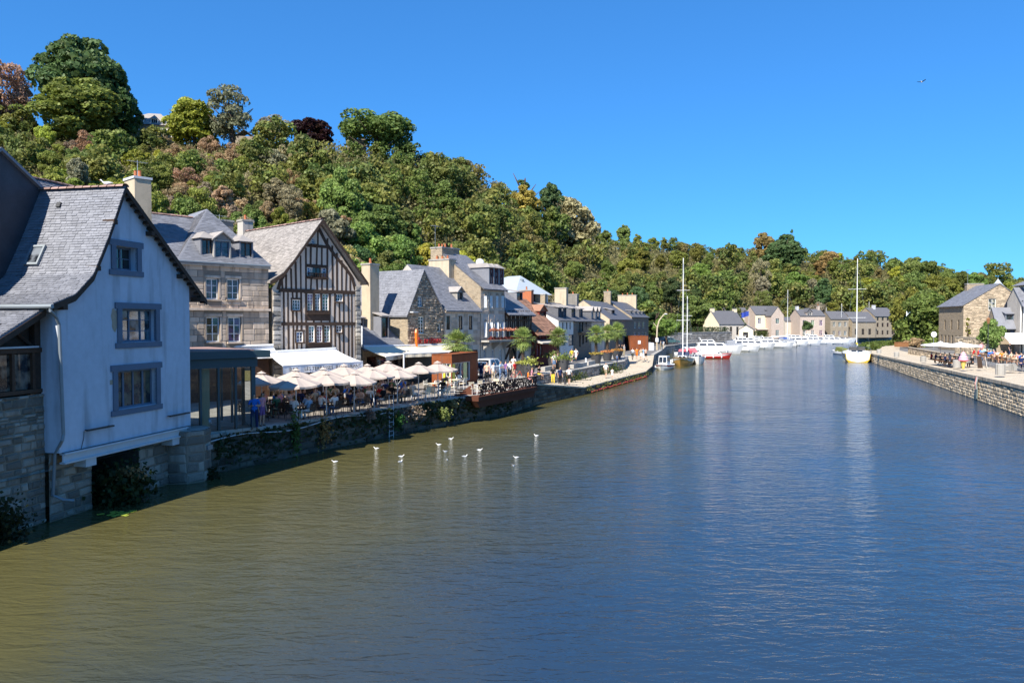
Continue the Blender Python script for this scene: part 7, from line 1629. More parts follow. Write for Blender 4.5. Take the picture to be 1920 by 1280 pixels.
# ice cream display figure
p = rq(1806, 692); ic = empty('ice_cream_display', p, 0, 'tall pink ice cream cone display on the right quay', 'display figure'); ic.scale = (.85, .85, .85)
MB().lathe([(.05, 0), (.12, .05), (.33, .95), (.36, 1.0), (0, 1.0)], 14).build('cone', 'painted', ic, color=(.75, .5, .12))
MB().lathe([(.36, 1.0), (.5, 1.08), (.48, 1.25), (.40, 1.32), (.44, 1.42), (.36, 1.55), (.28, 1.6), (.3, 1.7), (.18, 1.9), (.02, 2.1)], 16).build('pink_scoop', 'painted', ic, color=(.75, .38, .45))
MB().lathe([(.34, .98), (.52, 1.0), (.53, 1.07), (.36, 1.09)], 16).build('red_rim', 'painted', ic, color=(.7, .05, .12))
for i, (px, py) in enumerate(((1838, 690), (1850, 690))):
    p = rq(px, py); o = MB().prism([(-.3, 0), (-.24, 1.15), (.24, 1.15), (.3, 0)][::-1], -.03, .03).build('menu_board', 'timber' if i == 0 else 'plaster_grey', None, p, R(30 + 45 * i)); o.rotation_euler = (R(-8), 0, R(15 + 50 * i)); tag(o, ['dark side of the folding menu board on the right quay', 'grey chalk menu board standing on the right quay'][i], 'menu board')
p = gy(1852, 668, 103); lm = empty('street_lamp', (p.x, p.y, 2.4), 0, 'dark street lamp with lantern before the climbing bush', 'street lamp'); lh = gy(1852, 596, 103).z - 2.4
MB().tube([(0, 0, 0), (0, 0, .8), (0, 0, lh - .8)], [.1, .06, .045], 8).build('post', 'dark_metal', lm); MB().lathe([(.12, lh - .8), (.26, lh - .2), (.3, lh - .15), (.1, lh), (0, lh + .15)], 6).build('lantern', 'wood_warm', lm)
# cafe on the right: tables, chairs
for i in range(9):
    px = 1836 + i * 10; p = gz(px, 668 + i * 1.6, 3.0); table_set((p.x, p.y, p.z - .35), random.uniform(0, 1), tbl, ch_r, 3, 'outside the right bank cafe', 'brown')
p = gy(1851, 664, 96); o = MB().box(-.8, .8, -.4, .4, .5, .6).box(-.7, -.6, -.3, .3, 0, .5).box(.6, .7, -.3, .3, 0, .5).prism([(-.8, .6), (.8, .6), (.6, 1.0), (-.6, 1.0)][::-1], -.35, .35).build('serving_cart', 'painted', None, (p.x, p.y, 2.5), R(40), color=(.35, .5, .38)); tag(o, 'pale green serving cart on the road edge', 'cart')
# road sign seen from behind, flag pole, terrace by the bend
p = gy(1750, 672, 118); sg = empty('road_sign', (p.x, p.y, 1.9), 0, 'round white road sign beside the dark tree', 'road sign'); MB().tube([(0, 0, 0), (0, 0, 3.0)], .04, 6).build('post', 'grey_metal', sg); MB().lathe([(0, -.02), (.45, -.02), (.45, .02), (0, .02)], 18).build('disc', 'white_paint', sg, (0, -.06, 3.1)).rotation_euler = (R(90), 0, 0)
def flag(name, label, px, pyb, pyt, Y, cols, w_=1.6, hh=1.1, pole='lead_white'):
    b = gy(px, pyb, Y); t = gy(px, pyt, Y); r = empty(name, b, 0, label, 'flag'); MB().tube([(0, 0, 0), (0, 0, t.z - b.z)], .05, 6).build('pole', pole, r); n_ = len(cols)
    for i, c in enumerate(cols):
        mb = MB(); K = 6
        for k in range(K):
            x0, x1 = -w_ * (i + k / K) / n_, -w_ * (i + (k + 1) / K) / n_; y0, y1 = .15 * math.sin(x0 * 5), .15 * math.sin(x1 * 5); mb.quad((x0, y0, -hh + x0 * .3), (x1, y1, -hh + x1 * .3), (x1, y1, x1 * .3), (x0, y0, x0 * .3))
        mb.build('flag_cloth', 'cloth', r, (0, 0, t.z - b.z - .1), color=c)
flag('flag_pole', 'light blue and white flag on a pole at the road bend', 1716, 632, 577, 165, [(.12, .5, .75), (.2, .55, .8), (.7, .78, .82)], 2.0, 1.5)
flag('flag_pole', 'blue flag on a pole before the grey villa', 1404, 622, 582, 228, [(.03, .06, .3), (.04, .07, .34)], 2.2, 1.5)
flag('flag_pole', 'French tricolour on a pole before the grey villa', 1379, 622, 586, 226, [(.03, .05, .35), (.75, .75, .75), (.6, .03, .04)], 3, 2.0)
p = gz(1690, 650, 2.0); o = MB().box(-1.2, 1.2, -.5, .5, 0, .9).box(-1.25, 1.25, -.55, .55, .9, .96).build('wooden_planter', 'wood_warm', None, p, R(10)); tag(o, 'orange-brown wooden planter box on the road bend', 'planter')
for i in range(7):
    p = gz(1700 + i * 5, 642 + (i % 3), 2.0); put(ch_r, p, random.uniform(0, 6), 'red-brown chair on the terrace at the road bend', 'chair', 'red-brown chairs at the road bend', 1.3)
palm_p = gy(1698, 640, 172); place(palms[1], False, (palm_p.x, palm_p.y, 1.7), 0, 'yellow-green palm by the terrace at the road bend', 'palm', None, (2.2, 2.2, 1.6))
for i, (px, py) in enumerate(((1850, 705), (1849, 715))):
    pass
# life ring netting hung on the quay wall
k = min(range(400), key=lambda k: abs(project((*mxRr(LRr * k / 400)[:2], 1.2))[0] - 1836)); x, y, rz = mxRr(LRr * k / 400)
lr = empty('quay_gear', (x + math.sin(rz) * .15, y - math.cos(rz) * .15, 0), rz, 'red and white life-saving gear and net hung on the right quay wall', 'rescue gear')
for i in range(5): MB().tube([(-.25 + i * .12, 0, 2.1), (-.3 + i * .1, -.08, 1.5), (-.2 + i * .08, -.03, .9)], .04, 5).build('rope', 'painted', lr, color=((.6, .08, .06), (.75, .7, .65), (.6, .1, .08), (.7, .68, .62), (.25, .3, .28))[i])
MB().prism([(-.3, 1.0), (.25, 1.05), (.15, .2), (-.1, .05), (-.35, .4)], -.08, 0).build('net', 'painted', lr, color=(.16, .2, .19))

# ================================================================ PEOPLE
def build_person(pose):
    """one continuous body grown over a posed skeleton; clothes and hair are shells taken from it. facing -y, height about 1.7"""
    V = {}; E = []; Rd = {}
    def j(n, p, r, par=None):
        V[n] = Vector(p); Rd[n] = r
        if par: E.append((par, n))
    S = dict(stand=0, walk=0, sit=1, lean=1, bend=2, cross=0)[pose]
    hip = .92 if S != 1 else .52
    j('pelvis', (0, 0, hip), (.155, .115)); 
    if S == 2: j('waist', (0, -.16, hip + .13), (.13, .105), 'pelvis'); j('chest', (0, -.36, hip + .26), (.165, .12), 'waist'); j('neckb', (0, -.50, hip + .32), (.07, .065), 'chest'); j('neck', (0, -.56, hip + .35), (.05, .05), 'neckb'); j('head', (0, -.64, hip + .34), (.085, .095), 'neck'); j('crown', (0, -.74, hip + .33), (.075, .08), 'head')
    else:
        ln = -.12 if pose == 'lean' else (-.02 if S == 1 else 0)
        j('waist', (0, ln * .4, hip + .2), (.13, .10), 'pelvis'); j('chest', (0, ln, hip + .41), (.165, .12), 'waist'); j('neckb', (0, ln * 1.2, hip + .53), (.075, .07), 'chest'); j('neck', (0, ln * 1.35 - .01, hip + .60), (.05, .052), 'neckb'); j('head', (0, ln * 1.5 - .03, hip + .69), (.078, .092), 'neck'); j('crown', (0, ln * 1.5 - .02, hip + .79), (.07, .085), 'head')
    j('nose', V['head'] + Vector((0, -.105, 0) if S != 2 else (0, -.03, -.1)), (.016, .016), 'head')
    for s, nm in ((-1, 'L'), (1, 'R')):
        sh = V['chest'] + Vector((s * .19, 0, .08)) if S != 2 else V['chest'] + Vector((s * .19, -.08, .02)); j('sh' + nm, sh, (.06, .06), 'chest')
        if pose == 'stand': el_, ha = sh + Vector((s * .05, .03, -.29)), sh + Vector((s * .06, -.05, -.54))
        elif pose == 'cross': el_, ha = sh + Vector((s * .07, -.02, -.28)), sh + Vector((-s * .06, -.2, -.24))
        elif pose == 'walk': el_, ha = sh + Vector((s * .05, s * .12, -.27)), sh + Vector((s * .05, s * .10 - .12, -.49))
        elif pose == 'bend': el_, ha = sh + Vector((s * .03, -.06, -.27)), sh + Vector((0, -.14, -.48))
        else: el_, ha = sh + Vector((s * .08, -.08, -.26)), sh + Vector((s * -.02, -.33, -.24))
        j('el' + nm, el_, (.043, .043), 'sh' + nm); j('wr' + nm, ha, (.03, .03), 'el' + nm); hd = (ha - el_).normalized(); j('ha' + nm, ha + hd * .08, (.036, .026), 'wr' + nm); j('fi' + nm, ha + hd * .16, (.026, .014), 'ha' + nm); j('th' + nm, ha + hd * .08 + Vector((-s * .05, -.02, 0)), (.012, .012), 'ha' + nm)
        hp = V['pelvis'] + Vector((s * .09, 0, -.05)); j('hp' + nm, hp, (.085, .09), 'pelvis')
        if S == 1: kn, an = hp + Vector((s * .05, -.42, .02)), hp + Vector((s * .05, -.40, -.40))
        elif pose == 'walk': kn, an = hp + Vector((0, -.12 if s > 0 else .02, -.40)), hp + Vector((0, -.18 if s > 0 else .28, -.80))
        else: kn, an = hp + Vector((s * .015, -.01, -.41)), hp + Vector((s * .02, .02, -.80))
        j('kn' + nm, kn, (.058, .06), 'hp' + nm); j('an' + nm, an, (.036, .04), 'kn' + nm); j('to' + nm, an + Vector((s * .02, -.15, -.045)), (.04, .028), 'an' + nm)
    names = list(V); me = bpy.data.meshes.new('body'); me.from_pydata([V[n] for n in names], [(names.index(a), names.index(b)) for a, b in E], [])
    o = bpy.data.objects.new('body', me); COL.objects.link(o); o.modifiers.new('skin', 'SKIN'); sv = me.skin_vertices[0].data
    for i, n in enumerate(names): sv[i].radius = Rd[n]; sv[i].use_root = n == 'pelvis'
    m_ = o.modifiers.new('sub', 'SUBSURF'); m_.levels = 1; m_.render_levels = 1
    dg = bpy.context.evaluated_depsgraph_get(); body = bpy.data.meshes.new_from_object(o.evaluated_get(dg)); bpy.data.objects.remove(o)
    body.materials.clear(); body.materials.append(M['skin']); body.polygons.foreach_set('use_smooth', [True] * len(body.polygons))
    seg = [(a, b) for a, b in E]
    def nearest(p):
        best = (9, None)
        for a, b in seg:
            A_, B_ = V[a], V[b]; d = B_ - A_; t = max(0, min(1, (p - A_).dot(d) / max(d.length_squared, 1e-6))); q = (p - A_ - d * t).length - (Rd[a][0] * (1 - t) + Rd[b][0] * t)
            if q < best[0]: best = (q, (a, b, t))
        return best[1]
    info = [nearest(v.co) for v in body.vertices]
    def shell(name, test, off):
        mb = MB(); idx = {}
        for pl in body.polygons:
            if sum(test(info[v], body.vertices[v].co) for v in pl.vertices) >= 3:
                f = []
                for v in pl.vertices:
                    if v not in idx: idx[v] = len(mb.v); co = body.vertices[v].co + body.vertices[v].normal * off; mb.v.append(tuple(co))
                    f.append(idx[v])
                mb.f.append(tuple(f)); mb.m.append(0)
        return mb.mesh(name, 'cloth', True)
    tors = {('pelvis', 'waist'), ('waist', 'chest'), ('chest', 'shL'), ('chest', 'shR')}
    def t_shirt(i, co): a, b, t = i; return (a, b) in tors and not (a == 'pelvis' and t < .25) or (a, b) in (('shL', 'elL'), ('shR', 'elR')) and t < .75 or ((a, b) == ('chest', 'neckb') and t < .55)
    def t_pants(i, co): a, b, t = i; return (a, b) in (('pelvis', 'hpL'), ('pelvis', 'hpR'), ('hpL', 'knL'), ('hpR', 'knR')) or (a, b) == ('pelvis', 'waist') and t < .5 or (a, b) in (('knL', 'anL'), ('knR', 'anR')) and t < .92
    def t_shorts(i, co): a, b, t = i; return (a, b) in (('pelvis', 'hpL'), ('pelvis', 'hpR')) or (a, b) in (('hpL', 'knL'), ('hpR', 'knR')) and t < .75 or (a, b) == ('pelvis', 'waist') and t < .5
    def t_shoe(i, co): a, b, t = i; return (a, b) in (('anL', 'toL'), ('anR', 'toR'))
    hc = V['head']; cr = V['crown']; fwd = (V['nose'] - hc).normalized(); upd = (cr - hc).normalized()
    def t_hair(i, co):
        a, b, t = i
        if b not in ('head', 'crown') : return False
        d = co - hc; return d.dot(fwd) < .035 + .5 * max(0, d.dot(upd) - .02) and d.dot(upd) > -.09
    return dict(body=body, shirt=shell('shirt', t_shirt, .014), trousers=shell('trousers', t_pants, .013), shorts=shell('shorts', t_shorts, .016), shoes=shell('shoes', t_shoe, .008), hair=shell('hair', t_hair, .016))
PP = {p: build_person(p) for p in ('stand', 'walk', 'sit', 'lean', 'bend', 'cross')}
CLO = {'white': (.75, .74, .72), 'black': (.018, .018, .02), 'navy': (.02, .03, .085), 'bright blue': (.03, .16, .55), 'pale blue': (.3, .45, .62), 'red': (.5, .03, .03), 'orange': (.75, .2, .03), 'pink': (.7, .3, .34), 'beige': (.5, .4, .28), 'grey': (.25, .25, .26), 'green': (.08, .17, .09), 'yellow': (.7, .52, .06), 'peach': (.68, .42, .3), 'purple': (.22, .12, .3), 'denim': (.12, .19, .32), 'khaki': (.3, .26, .17)}
HAIR = [(.02, .013, .009), (.05, .028, .015), (.11, .065, .03), (.26, .17, .08), (.4, .38, .36), (.03, .02, .015)]
def person(pose, loc, rz, top, low, label, lower='trousers', group=None, scale=1.0, hair=None):
    P = PP[pose]; r = inst('person', P['body'], None, loc, rz, scale); tag(r, label, 'person', group)
    c = CLO[top]; inst('shirt', P['shirt'], r, color=vary_cloth(c)); inst(lower, P[lower], r, color=vary_cloth(CLO[low])); inst('shoes', P['shoes'], r, color=random.choice([(.03, .03, .03), (.6, .6, .6), (.2, .12, .07)])); inst('hair', P['hair'], r, color=hair or random.choice(HAIR)); return r
def vary_cloth(c): f = random.uniform(.85, 1.15); return tuple(min(.85, x * f) for x in c)
FOOT_Z = .012
# standing and walking people
def who(px, py, pose, deg, top, low, label, lower='trousers', z=TZ, s=1.0, dn=0):
    p = gz(px, py, z); person(pose, (p.x + TN.x * dn, p.y + TN.y * dn, z + FOOT_Z), R(deg), top, low, label, lower, None, s)
who(484, 806, 'cross', 20, 'bright blue', 'navy', 'person in bright blue top and navy trousers standing beside the glass pavilion', dn=.25)
who(499, 800, 'stand', 60, 'pink', 'purple', 'person in patterned top and skirt standing next to the bright blue top', 'shorts', dn=.3, s=.97)
who(826, 741, 'bend', 100, 'black', 'white', 'waiter in black bending over a cream chair by the kiosk')
who(770, 706, 'stand', 200, 'grey', 'beige', 'grey-haired person in grey shirt under the long cream awning')
who(782, 707, 'stand', 190, 'bright blue', 'white', 'person in blue top under the long cream awning')
who(797, 709, 'stand', 150, 'pink', 'denim', 'person in pink beside the rust-red kiosk')
who(702, 700, 'stand', 30, 'purple', 'navy', 'person standing in the doorway under the small cream awning')
who(963, 700, 'stand', 180, 'white', 'beige', 'person in white shirt walking past the yellow planter')
who(1019, 676, 'stand', 170, 'pale blue', 'navy', 'person in pale blue at the red timber shop')
who(1072, 679, 'walk', -20, 'yellow', 'beige', 'person in yellow top walking on the esplanade', 'shorts'); who(1080, 678, 'walk', -30, 'white', 'white', 'person in white walking on the esplanade beside the yellow top', 'shorts')
who(1039, 693, 'stand', 10, 'white', 'denim', 'person in white top and denim shorts by the tall planter', 'shorts'); who(1046, 692, 'stand', -10, 'grey', 'denim', 'person in grey top and jeans by the tall planter')
who(1157, 681, 'walk', 150, 'denim', 'navy', 'small child in blue near the retaining wall', 'trousers', s=.62)
LZ = .72
who(1037, 720, 'stand', -20, 'black', 'yellow', 'person in black top and mustard trousers on the low quay', z=1.0); who(1050, 722, 'stand', 30, 'navy', 'black', 'person in navy top leaning over on the low quay', z=.95)
who(1067, 721, 'walk', 160, 'white', 'black', 'person in white blouse and black shorts on the low quay', 'shorts', z=.85)
who(1136, 709, 'walk', 150, 'white', 'khaki', 'person in white shirt walking with a child on the low quay', 'shorts', z=LZ); who(1148, 710, 'walk', 150, 'white', 'white', 'child in white on the low quay', 'shorts', z=LZ, s=.66)
for i, (px, top, low, lw_) in enumerate(((1186, 'white', 'khaki', 'shorts'), (1194, 'orange', 'orange', 'shorts'), (1202, 'beige', 'white', 'shorts'), (1206, 'pale blue', 'white', 'trousers'), (1211, 'peach', 'black', 'shorts'))):
    who(px, 675 - (i % 2), 'walk', 160 + i * 12, top, low, f'person in {top} top strolling towards the far kiosk', lw_, z=1.45)
for i, (px, top, low) in enumerate(((1161, 'black', 'navy'), (1166, 'black', 'black'), (1170, 'grey', 'khaki'), (1243, 'white', 'beige'), (1239, 'beige', 'khaki'))):
    who(px, 667 if i < 3 else 655, 'stand', i * 60, top, low, f'person in {top} standing ' + ('in the palm shade, ' + ['left', 'middle', 'right'][i] + ' of the group' if i < 3 else 'by the curved lamp post'))
# bystanders and cyclists resting by the deck
for i, (px, py, top, low, pose, lab) in enumerate(((913, 716, 'peach', 'black', 'stand', 'person in peach shirt among the cyclists'), (925, 716, 'white', 'beige', 'stand', 'person in white shirt among the cyclists'), (938, 713, 'pale blue', 'denim', 'cross', 'person in pale blue among the cyclists'), (948, 712, 'purple', 'denim', 'stand', 'person in purple among the cyclists'), (902, 715, 'navy', 'navy', 'stand', 'person in navy beside the white car'), (956, 711, 'white', 'black', 'cross', 'person in white holding a bicycle'), (965, 712, 'red', 'beige', 'stand', 'person in red holding the red bicycle'))):
    who(px, py, pose, 40 * i, top, low, lab, z=TZ, s=.98)
# people sitting on the esplanade wall
mxE, LE = chain_map(UP)
for i, (u, top, low, lab) in enumerate(((2.2, 'orange', 'pink', 'person in orange top sitting on the esplanade wall'), (5.6, 'pink', 'navy', 'person in pink and blue sitting on the esplanade wall'), (8.5, 'black', 'yellow', 'person in black sitting on the esplanade wall'))):
    x, y, rz = mxE(u); person('sit', (x - math.sin(rz) * .12, y + math.cos(rz) * .12, TZ - .40), rz, top, low, lab, 'shorts')
# diners: most chairs of the terrace are taken
rr = random.Random(41); tops = ['white', 'black', 'navy', 'pale blue', 'red', 'orange', 'pink', 'beige', 'grey', 'green', 'bright blue', 'peach', 'white', 'white', 'navy']; lows = ['navy', 'black', 'denim', 'beige', 'khaki', 'white']
cnt = 0
for (p, rz, where) in SEATS:
    pr = .72 if 'quayside' in where else .62 if 'second' in where else .8 if 'beside' in where else .5 if 'awning' in where else .15 if 'sun' in where else .7
    if rr.random() > pr or cnt > 92: continue
    top, low = rr.choice(tops), rr.choice(lows); cnt += 1
    wh = where; wh = wh.replace('in the quayside row under the parasols', 'at the quayside under parasols').replace('in the second row of parasols', 'in the second row of parasols').replace('in the shade under the white awning', 'in the shade of the white awning').replace('beside the glass pavilion', 'at a table beside the glass pavilion').replace('on the sunny end of the terrace', 'at a sunny table by the kiosk').replace('in the sun by the rusty kiosk', 'at a sunny quayside table by the kiosk').replace('outside the right bank cafe', 'at the right bank cafe')
    person(rr.choice(('sit', 'sit', 'lean')), (p.x, p.y, p.z + .0), rz, top, low, f'diner in {top} top and {low} {wh}', 'shorts' if cnt % 2 else 'trousers', f'diners in {top} {wh}')
# right bank: the long table
for i in range(9):
    f = (i % 5 + .5) / 5; s_ = -.75 if i < 5 else .75; d = (tp1 - tp0).normalized(); q = tp0 + d * (L * 0 + (tp1 - tp0).length * f) + Vector((-d.y, d.x, 0)) * s_; a = math.atan2(d.y, d.x) + (math.pi if s_ < 0 else 0)
    top = ['red', 'navy', 'black', 'navy', 'grey', 'black', 'white', 'black', 'bright blue'][i]; person('sit', (q.x, q.y, tp0.z), a, top, 'black', f'person in {top} top seated at the long table, {"near" if s_ < 0 else "far"} side', 'trousers', f'people in {top} at the long table')
p = rq(1823, 690); person('sit', (p.x, p.y, p.z), R(200), 'black', 'black', 'person in black seated beside the menu board on the right quay')
for i, (px, py, top, pose, lab) in enumerate(((1840, 665, 'pink', 'stand', 'person in pink by the pale green cart'), (1893, 667, 'black', 'stand', 'waiter in black under the right cafe awning'), (1907, 684, 'pink', 'lean', 'person in pink and white at the nearest cafe table on the right'), (1914, 690, 'navy', 'lean', 'person in navy at the right edge with a pushchair'))):
    p = gz(px, py, 2.7); person(pose, (p.x, p.y, 2.6), R(40 * i), top, 'white' if i == 2 else 'navy', lab)

# ================================================================ BOATS
def hull_mesh(L, B, fb, draft=.35, stern=.8, sheer=.35, rake=.12, n_=11):
    secs = []
    for i in range(n_):
        f = i / (n_ - 1); x = -L / 2 + L * f; bw = B / 2 * (stern + (1 - stern) * min(1, f * 2.4)) * (1 - max(0, (f - .45) / .55) ** 2.2); bw = max(bw, .02); zt = fb * (1 + sheer * max(0, (f - .3) / .7) ** 1.6)
        xk = x - (rake * L * max(0, (f - .6) / .4) ** 2 if f > .6 else 0)
        secs.append([(xk, 0, -draft * (1 - f ** 3)), (xk + (x - xk) * .4, bw * .72, -draft * .1), (xk + (x - xk) * .6, bw * .92, zt * .35), (x, bw, zt)])
    return secs
def make_boat(name, label, kind, L, loc, rz, hull=(.8, .8, .79), stripe=None, cabin=(.8, .8, .79), group=None, mast=0, cover=None, B=None, fb=None, second=None):
    B = B or L * .33; fb = fb or L * .105; r = empty(name, loc, rz, label, 'boat', group); secs = hull_mesh(L, B, fb); up = MB(); lo = MB()
    full = [[(x, -y, z) for x, y, z in s[::-1]] + s[1:] for s in secs]; m_ = len(full[0])
    mb = MB()
    for a, b in zip(full, full[1:]):
        for k in range(m_ - 1): mb.quad(a[k], b[k], b[k + 1], a[k + 1], 0)
    mb.poly(full[0]); hb = mb.build('hull', 'gelcoat', r, color=hull)
    dk = MB()
    for a, b in zip(full, full[1:]): dk.quad((a[0][0], a[0][1] * .97, a[0][2] - .04), (a[-1][0], a[-1][1] * .97, a[-1][2] - .04), (b[-1][0], b[-1][1] * .97, b[-1][2] - .04), (b[0][0], b[0][1] * .97, b[0][2] - .04))
    dk.build('deck', 'gelcoat', r, color=(.72, .71, .68))
    if stripe:
        sm = MB()
        for a, b in zip(secs, secs[1:]):
            for s_ in (-1, 1):
                q = [(a[2][0], s_ * (a[2][1] * .6 + a[3][1] * .4 + .012), a[2][2] * .6 + a[3][2] * .4), (b[2][0], s_ * (b[2][1] * .6 + b[3][1] * .4 + .012), b[2][2] * .6 + b[3][2] * .4), (b[3][0], s_ * (b[3][1] + .012), b[3][2] * .88), (a[3][0], s_ * (a[3][1] + .012), a[3][2] * .88)]
                sm.poly(q if s_ < 0 else q[::-1])
        sm.build('hull_stripe', 'gelcoat', hb, color=stripe)
    zd = fb
    def cab(x0, x1, w0, z0, h_, rk0, rk1, col, win=True, nm='cabin', nw=3):
        c = MB(); w1 = w0 * .84
        c.v += [(x0, -w0, z0), (x1, -w0 * .8, z0), (x1, w0 * .8, z0), (x0, w0, z0), (x0 + rk0, -w1, z0 + h_), (x1 - rk1, -w1 * .82, z0 + h_), (x1 - rk1, w1 * .82, z0 + h_), (x0 + rk0, w1, z0 + h_)]
        for q in ((4, 5, 6, 7), (0, 1, 5, 4), (1, 2, 6, 5), (2, 3, 7, 6), (3, 0, 4, 7)): c.f.append(q); c.m.append(0)
        o = c.build(nm, 'gelcoat', r, color=col); vv = [Vector(v) for v in c.v]
        if win:
            def pane(a, b, c_, d, f0, f1, g0, g1):
                def P(f, g): return a.lerp(b, f).lerp(d.lerp(c_, f), g)
                nrm = (b - a).cross(d - a).normalized() * .015; MB().quad(P(f0, g0) + nrm, P(f1, g0) + nrm, P(f1, g1) + nrm, P(f0, g1) + nrm).build('cabin_window', 'glass', o, color=(.05, .06, .08))
            for i in range(nw): pane(vv[0], vv[1], vv[5], vv[4], .06 + .9 * i / nw, .02 + .9 * (i + 1) / nw, .38, .85); pane(vv[2], vv[3], vv[7], vv[6], .06 + .9 * i / nw, .02 + .9 * (i + 1) / nw, .38, .85)
            pane(vv[1], vv[2], vv[6], vv[5], .06, .47, .3, .9); pane(vv[1], vv[2], vv[6], vv[5], .53, .94, .3, .9); pane(vv[3], vv[0], vv[4], vv[7], .1, .47, .3, .88); pane(vv[3], vv[0], vv[4], vv[7], .53, .9, .3, .88)
        return o
    if kind == 'cruiser':
        cab(-L * .28, L * .22, B * .38, zd, .95, .1, .9, cabin); cab(-L * .22, L * .02, B * .32, zd + .95, .7, .05, .5, cabin, True, 'flybridge', 2)
        MB().tube([(-L * .2, -B * .3, zd + .9), (-L * .24, -B * .26, zd + 2.1), (-L * .24, B * .26, zd + 2.1), (-L * .2, B * .3, zd + .9)], .05, 6).build('radar_arch', 'white_paint', r)
        if cover: MB().prism([(-L * .46, zd + .9), (-L * .27, zd + 1.0), (-L * .27, zd), (-L * .46, zd)][::-1], -B * .34, B * .34).build('canvas_cover', 'cloth', r, color=cover)
    elif kind == 'speed':
        cab(-L * .1, L * .25, B * .36, zd, .5, .0, .8, cabin, True, 'cabin', 2)
        MB().box(-L * .5 - .35, -L * .5, -.2, .2, -.1, zd + .35).build('outboard_motor', 'dark_metal', r)
        for x in (-.3, -.2): MB().box(L * x, L * x + .4, -B * .25, B * .25, zd, zd + .45).build('seat', 'cloth', r, color=(.7, .68, .62))
        if cover: MB().prism([(-L * .4, zd), (-L * .38, zd + .6), (L * .05, zd + .95), (L * .12, zd)], -B * .34, B * .34).build('canvas_cover', 'cloth', r, color=cover)
    elif kind == 'fishing':
        cab(-L * .05, L * .25, B * .33, zd, 1.35, .0, .15, cabin, True, 'wheelhouse', 2)
    elif kind == 'sail':
        cab(-L * .12, L * .22, B * .26, zd, .45, .05, .5, cabin, True, 'cabin', 3)
        MB().prism([(-L * .12, zd + .4), (-L * .14, zd + 1.0), (-L * .04, zd + 1.0), (.02 * L, zd + .45)], -B * .26, B * .26).build('spray_hood', 'cloth', r, color=cover or (.1, .13, .2))
    if mast:
        ms = MB().tube([(L * .08, 0, zd), (L * .08, 0, mast)], [.09, .06], 8).build('mast', 'white_paint', r)
        for f in (.42, .7): MB().tube([(L * .08, -B * .3, mast * f), (L * .08, B * .3, mast * f)], .03, 4).build('spreader', 'white_paint', ms)
        MB().tube([(L * .07, 0, zd + 1.5), (-L * .32, 0, zd + 1.4)], .07, 6).build('boom', 'white_paint', r); MB().tube([(L * .05, 0, zd + 1.62), (-L * .15, 0, zd + 1.58), (-L * .31, 0, zd + 1.48)], [.16, .13, .08], 7).build('furled_sail', 'cloth', r, color=second or (.75, .74, .7))
        for q in ((L * .49, 0, fb * 1.3), (-L * .49, 0, fb), (L * .05, B * .46, fb), (L * .05, -B * .46, fb)): MB().tube([q, (L * .08, 0, mast * .97)], .012, 3).build('stay', 'grey_metal', ms)
    rl = MB(); k_ = 9
    for s_ in (-1, 1):
        pts = [(secs[i][3][0], s_ * secs[i][3][1] * .95, secs[i][3][2] + .55) for i in range(4, 11)]; rl.tube(pts, .016, 4)
        for i in range(4, 11): q = secs[i][3]; rl.tube([(q[0], s_ * q[1] * .95, q[2]), (q[0], s_ * q[1] * .95, q[2] + .55)], .013, 4)
        pts = [(secs[i][3][0], s_ * secs[i][3][1] * .97, secs[i][3][2] + .5) for i in range(0, 3)]; rl.tube(pts, .016, 4)
    rl.build('railing', 'chrome', r)
    for i in range(3): MB().tube([(-L * .25 + i * L * .22, -B * .5 - .05, fb * .3), (-L * .25 + i * L * .22, -B * .5 - .05, fb * .85)], .11, 7).build('side_fender', 'white_paint', r)
    return r
W_ = (.8, .8, .79)
def bw(px, py): p = gz(px, py, 0); return (p.x, p.y, 0)
# at the landing
make_boat('motor_boat', 'small white wheelhouse boat with red bottom, nearest at the landing', 'fishing', 6.2, bw(1246, 692), R(-112), W_, (.5, .04, .03), W_, B=2.5)
make_boat('sailing_boat', 'tall-masted wooden-bowed sailing boat at the landing', 'sail', 10.5, bw(1281, 684), R(-108), (.45, .26, .07), (.75, .74, .7), W_, mast=17.2, cover=(.04, .05, .09), B=3.4)
make_boat('sailing_boat', 'slim second sailing boat behind the wooden-bowed one', 'sail', 8.5, bw(1289, 677), R(-110), W_, None, W_, mast=11.5, cover=(.35, .06, .08), B=2.8)
make_boat('motor_boat', 'white boat with blunt bow next to the red-hulled boat', 'speed', 6.0, bw(1308, 681), R(-100), W_, None, W_, B=2.4, fb=1.0)
make_boat('motor_boat', 'red-hulled white motor boat lying broadside', 'speed', 6.8, bw(1338, 672), R(-8), (.55, .04, .035), (.78, .78, .76), W_, B=2.7, cover=(.72, .7, .68), fb=.78)
make_boat('motor_cruiser', 'long white cabin cruiser with red side flash', 'cruiser', 13, bw(1338, 663), R(-6), W_, None, W_, B=3.8, fb=1.45)
make_boat('motor_boat', 'white speedboat under a pink canvas behind the sailing boats', 'speed', 7.5, bw(1300, 668), R(-12), W_, None, W_, cover=(.55, .16, .2))
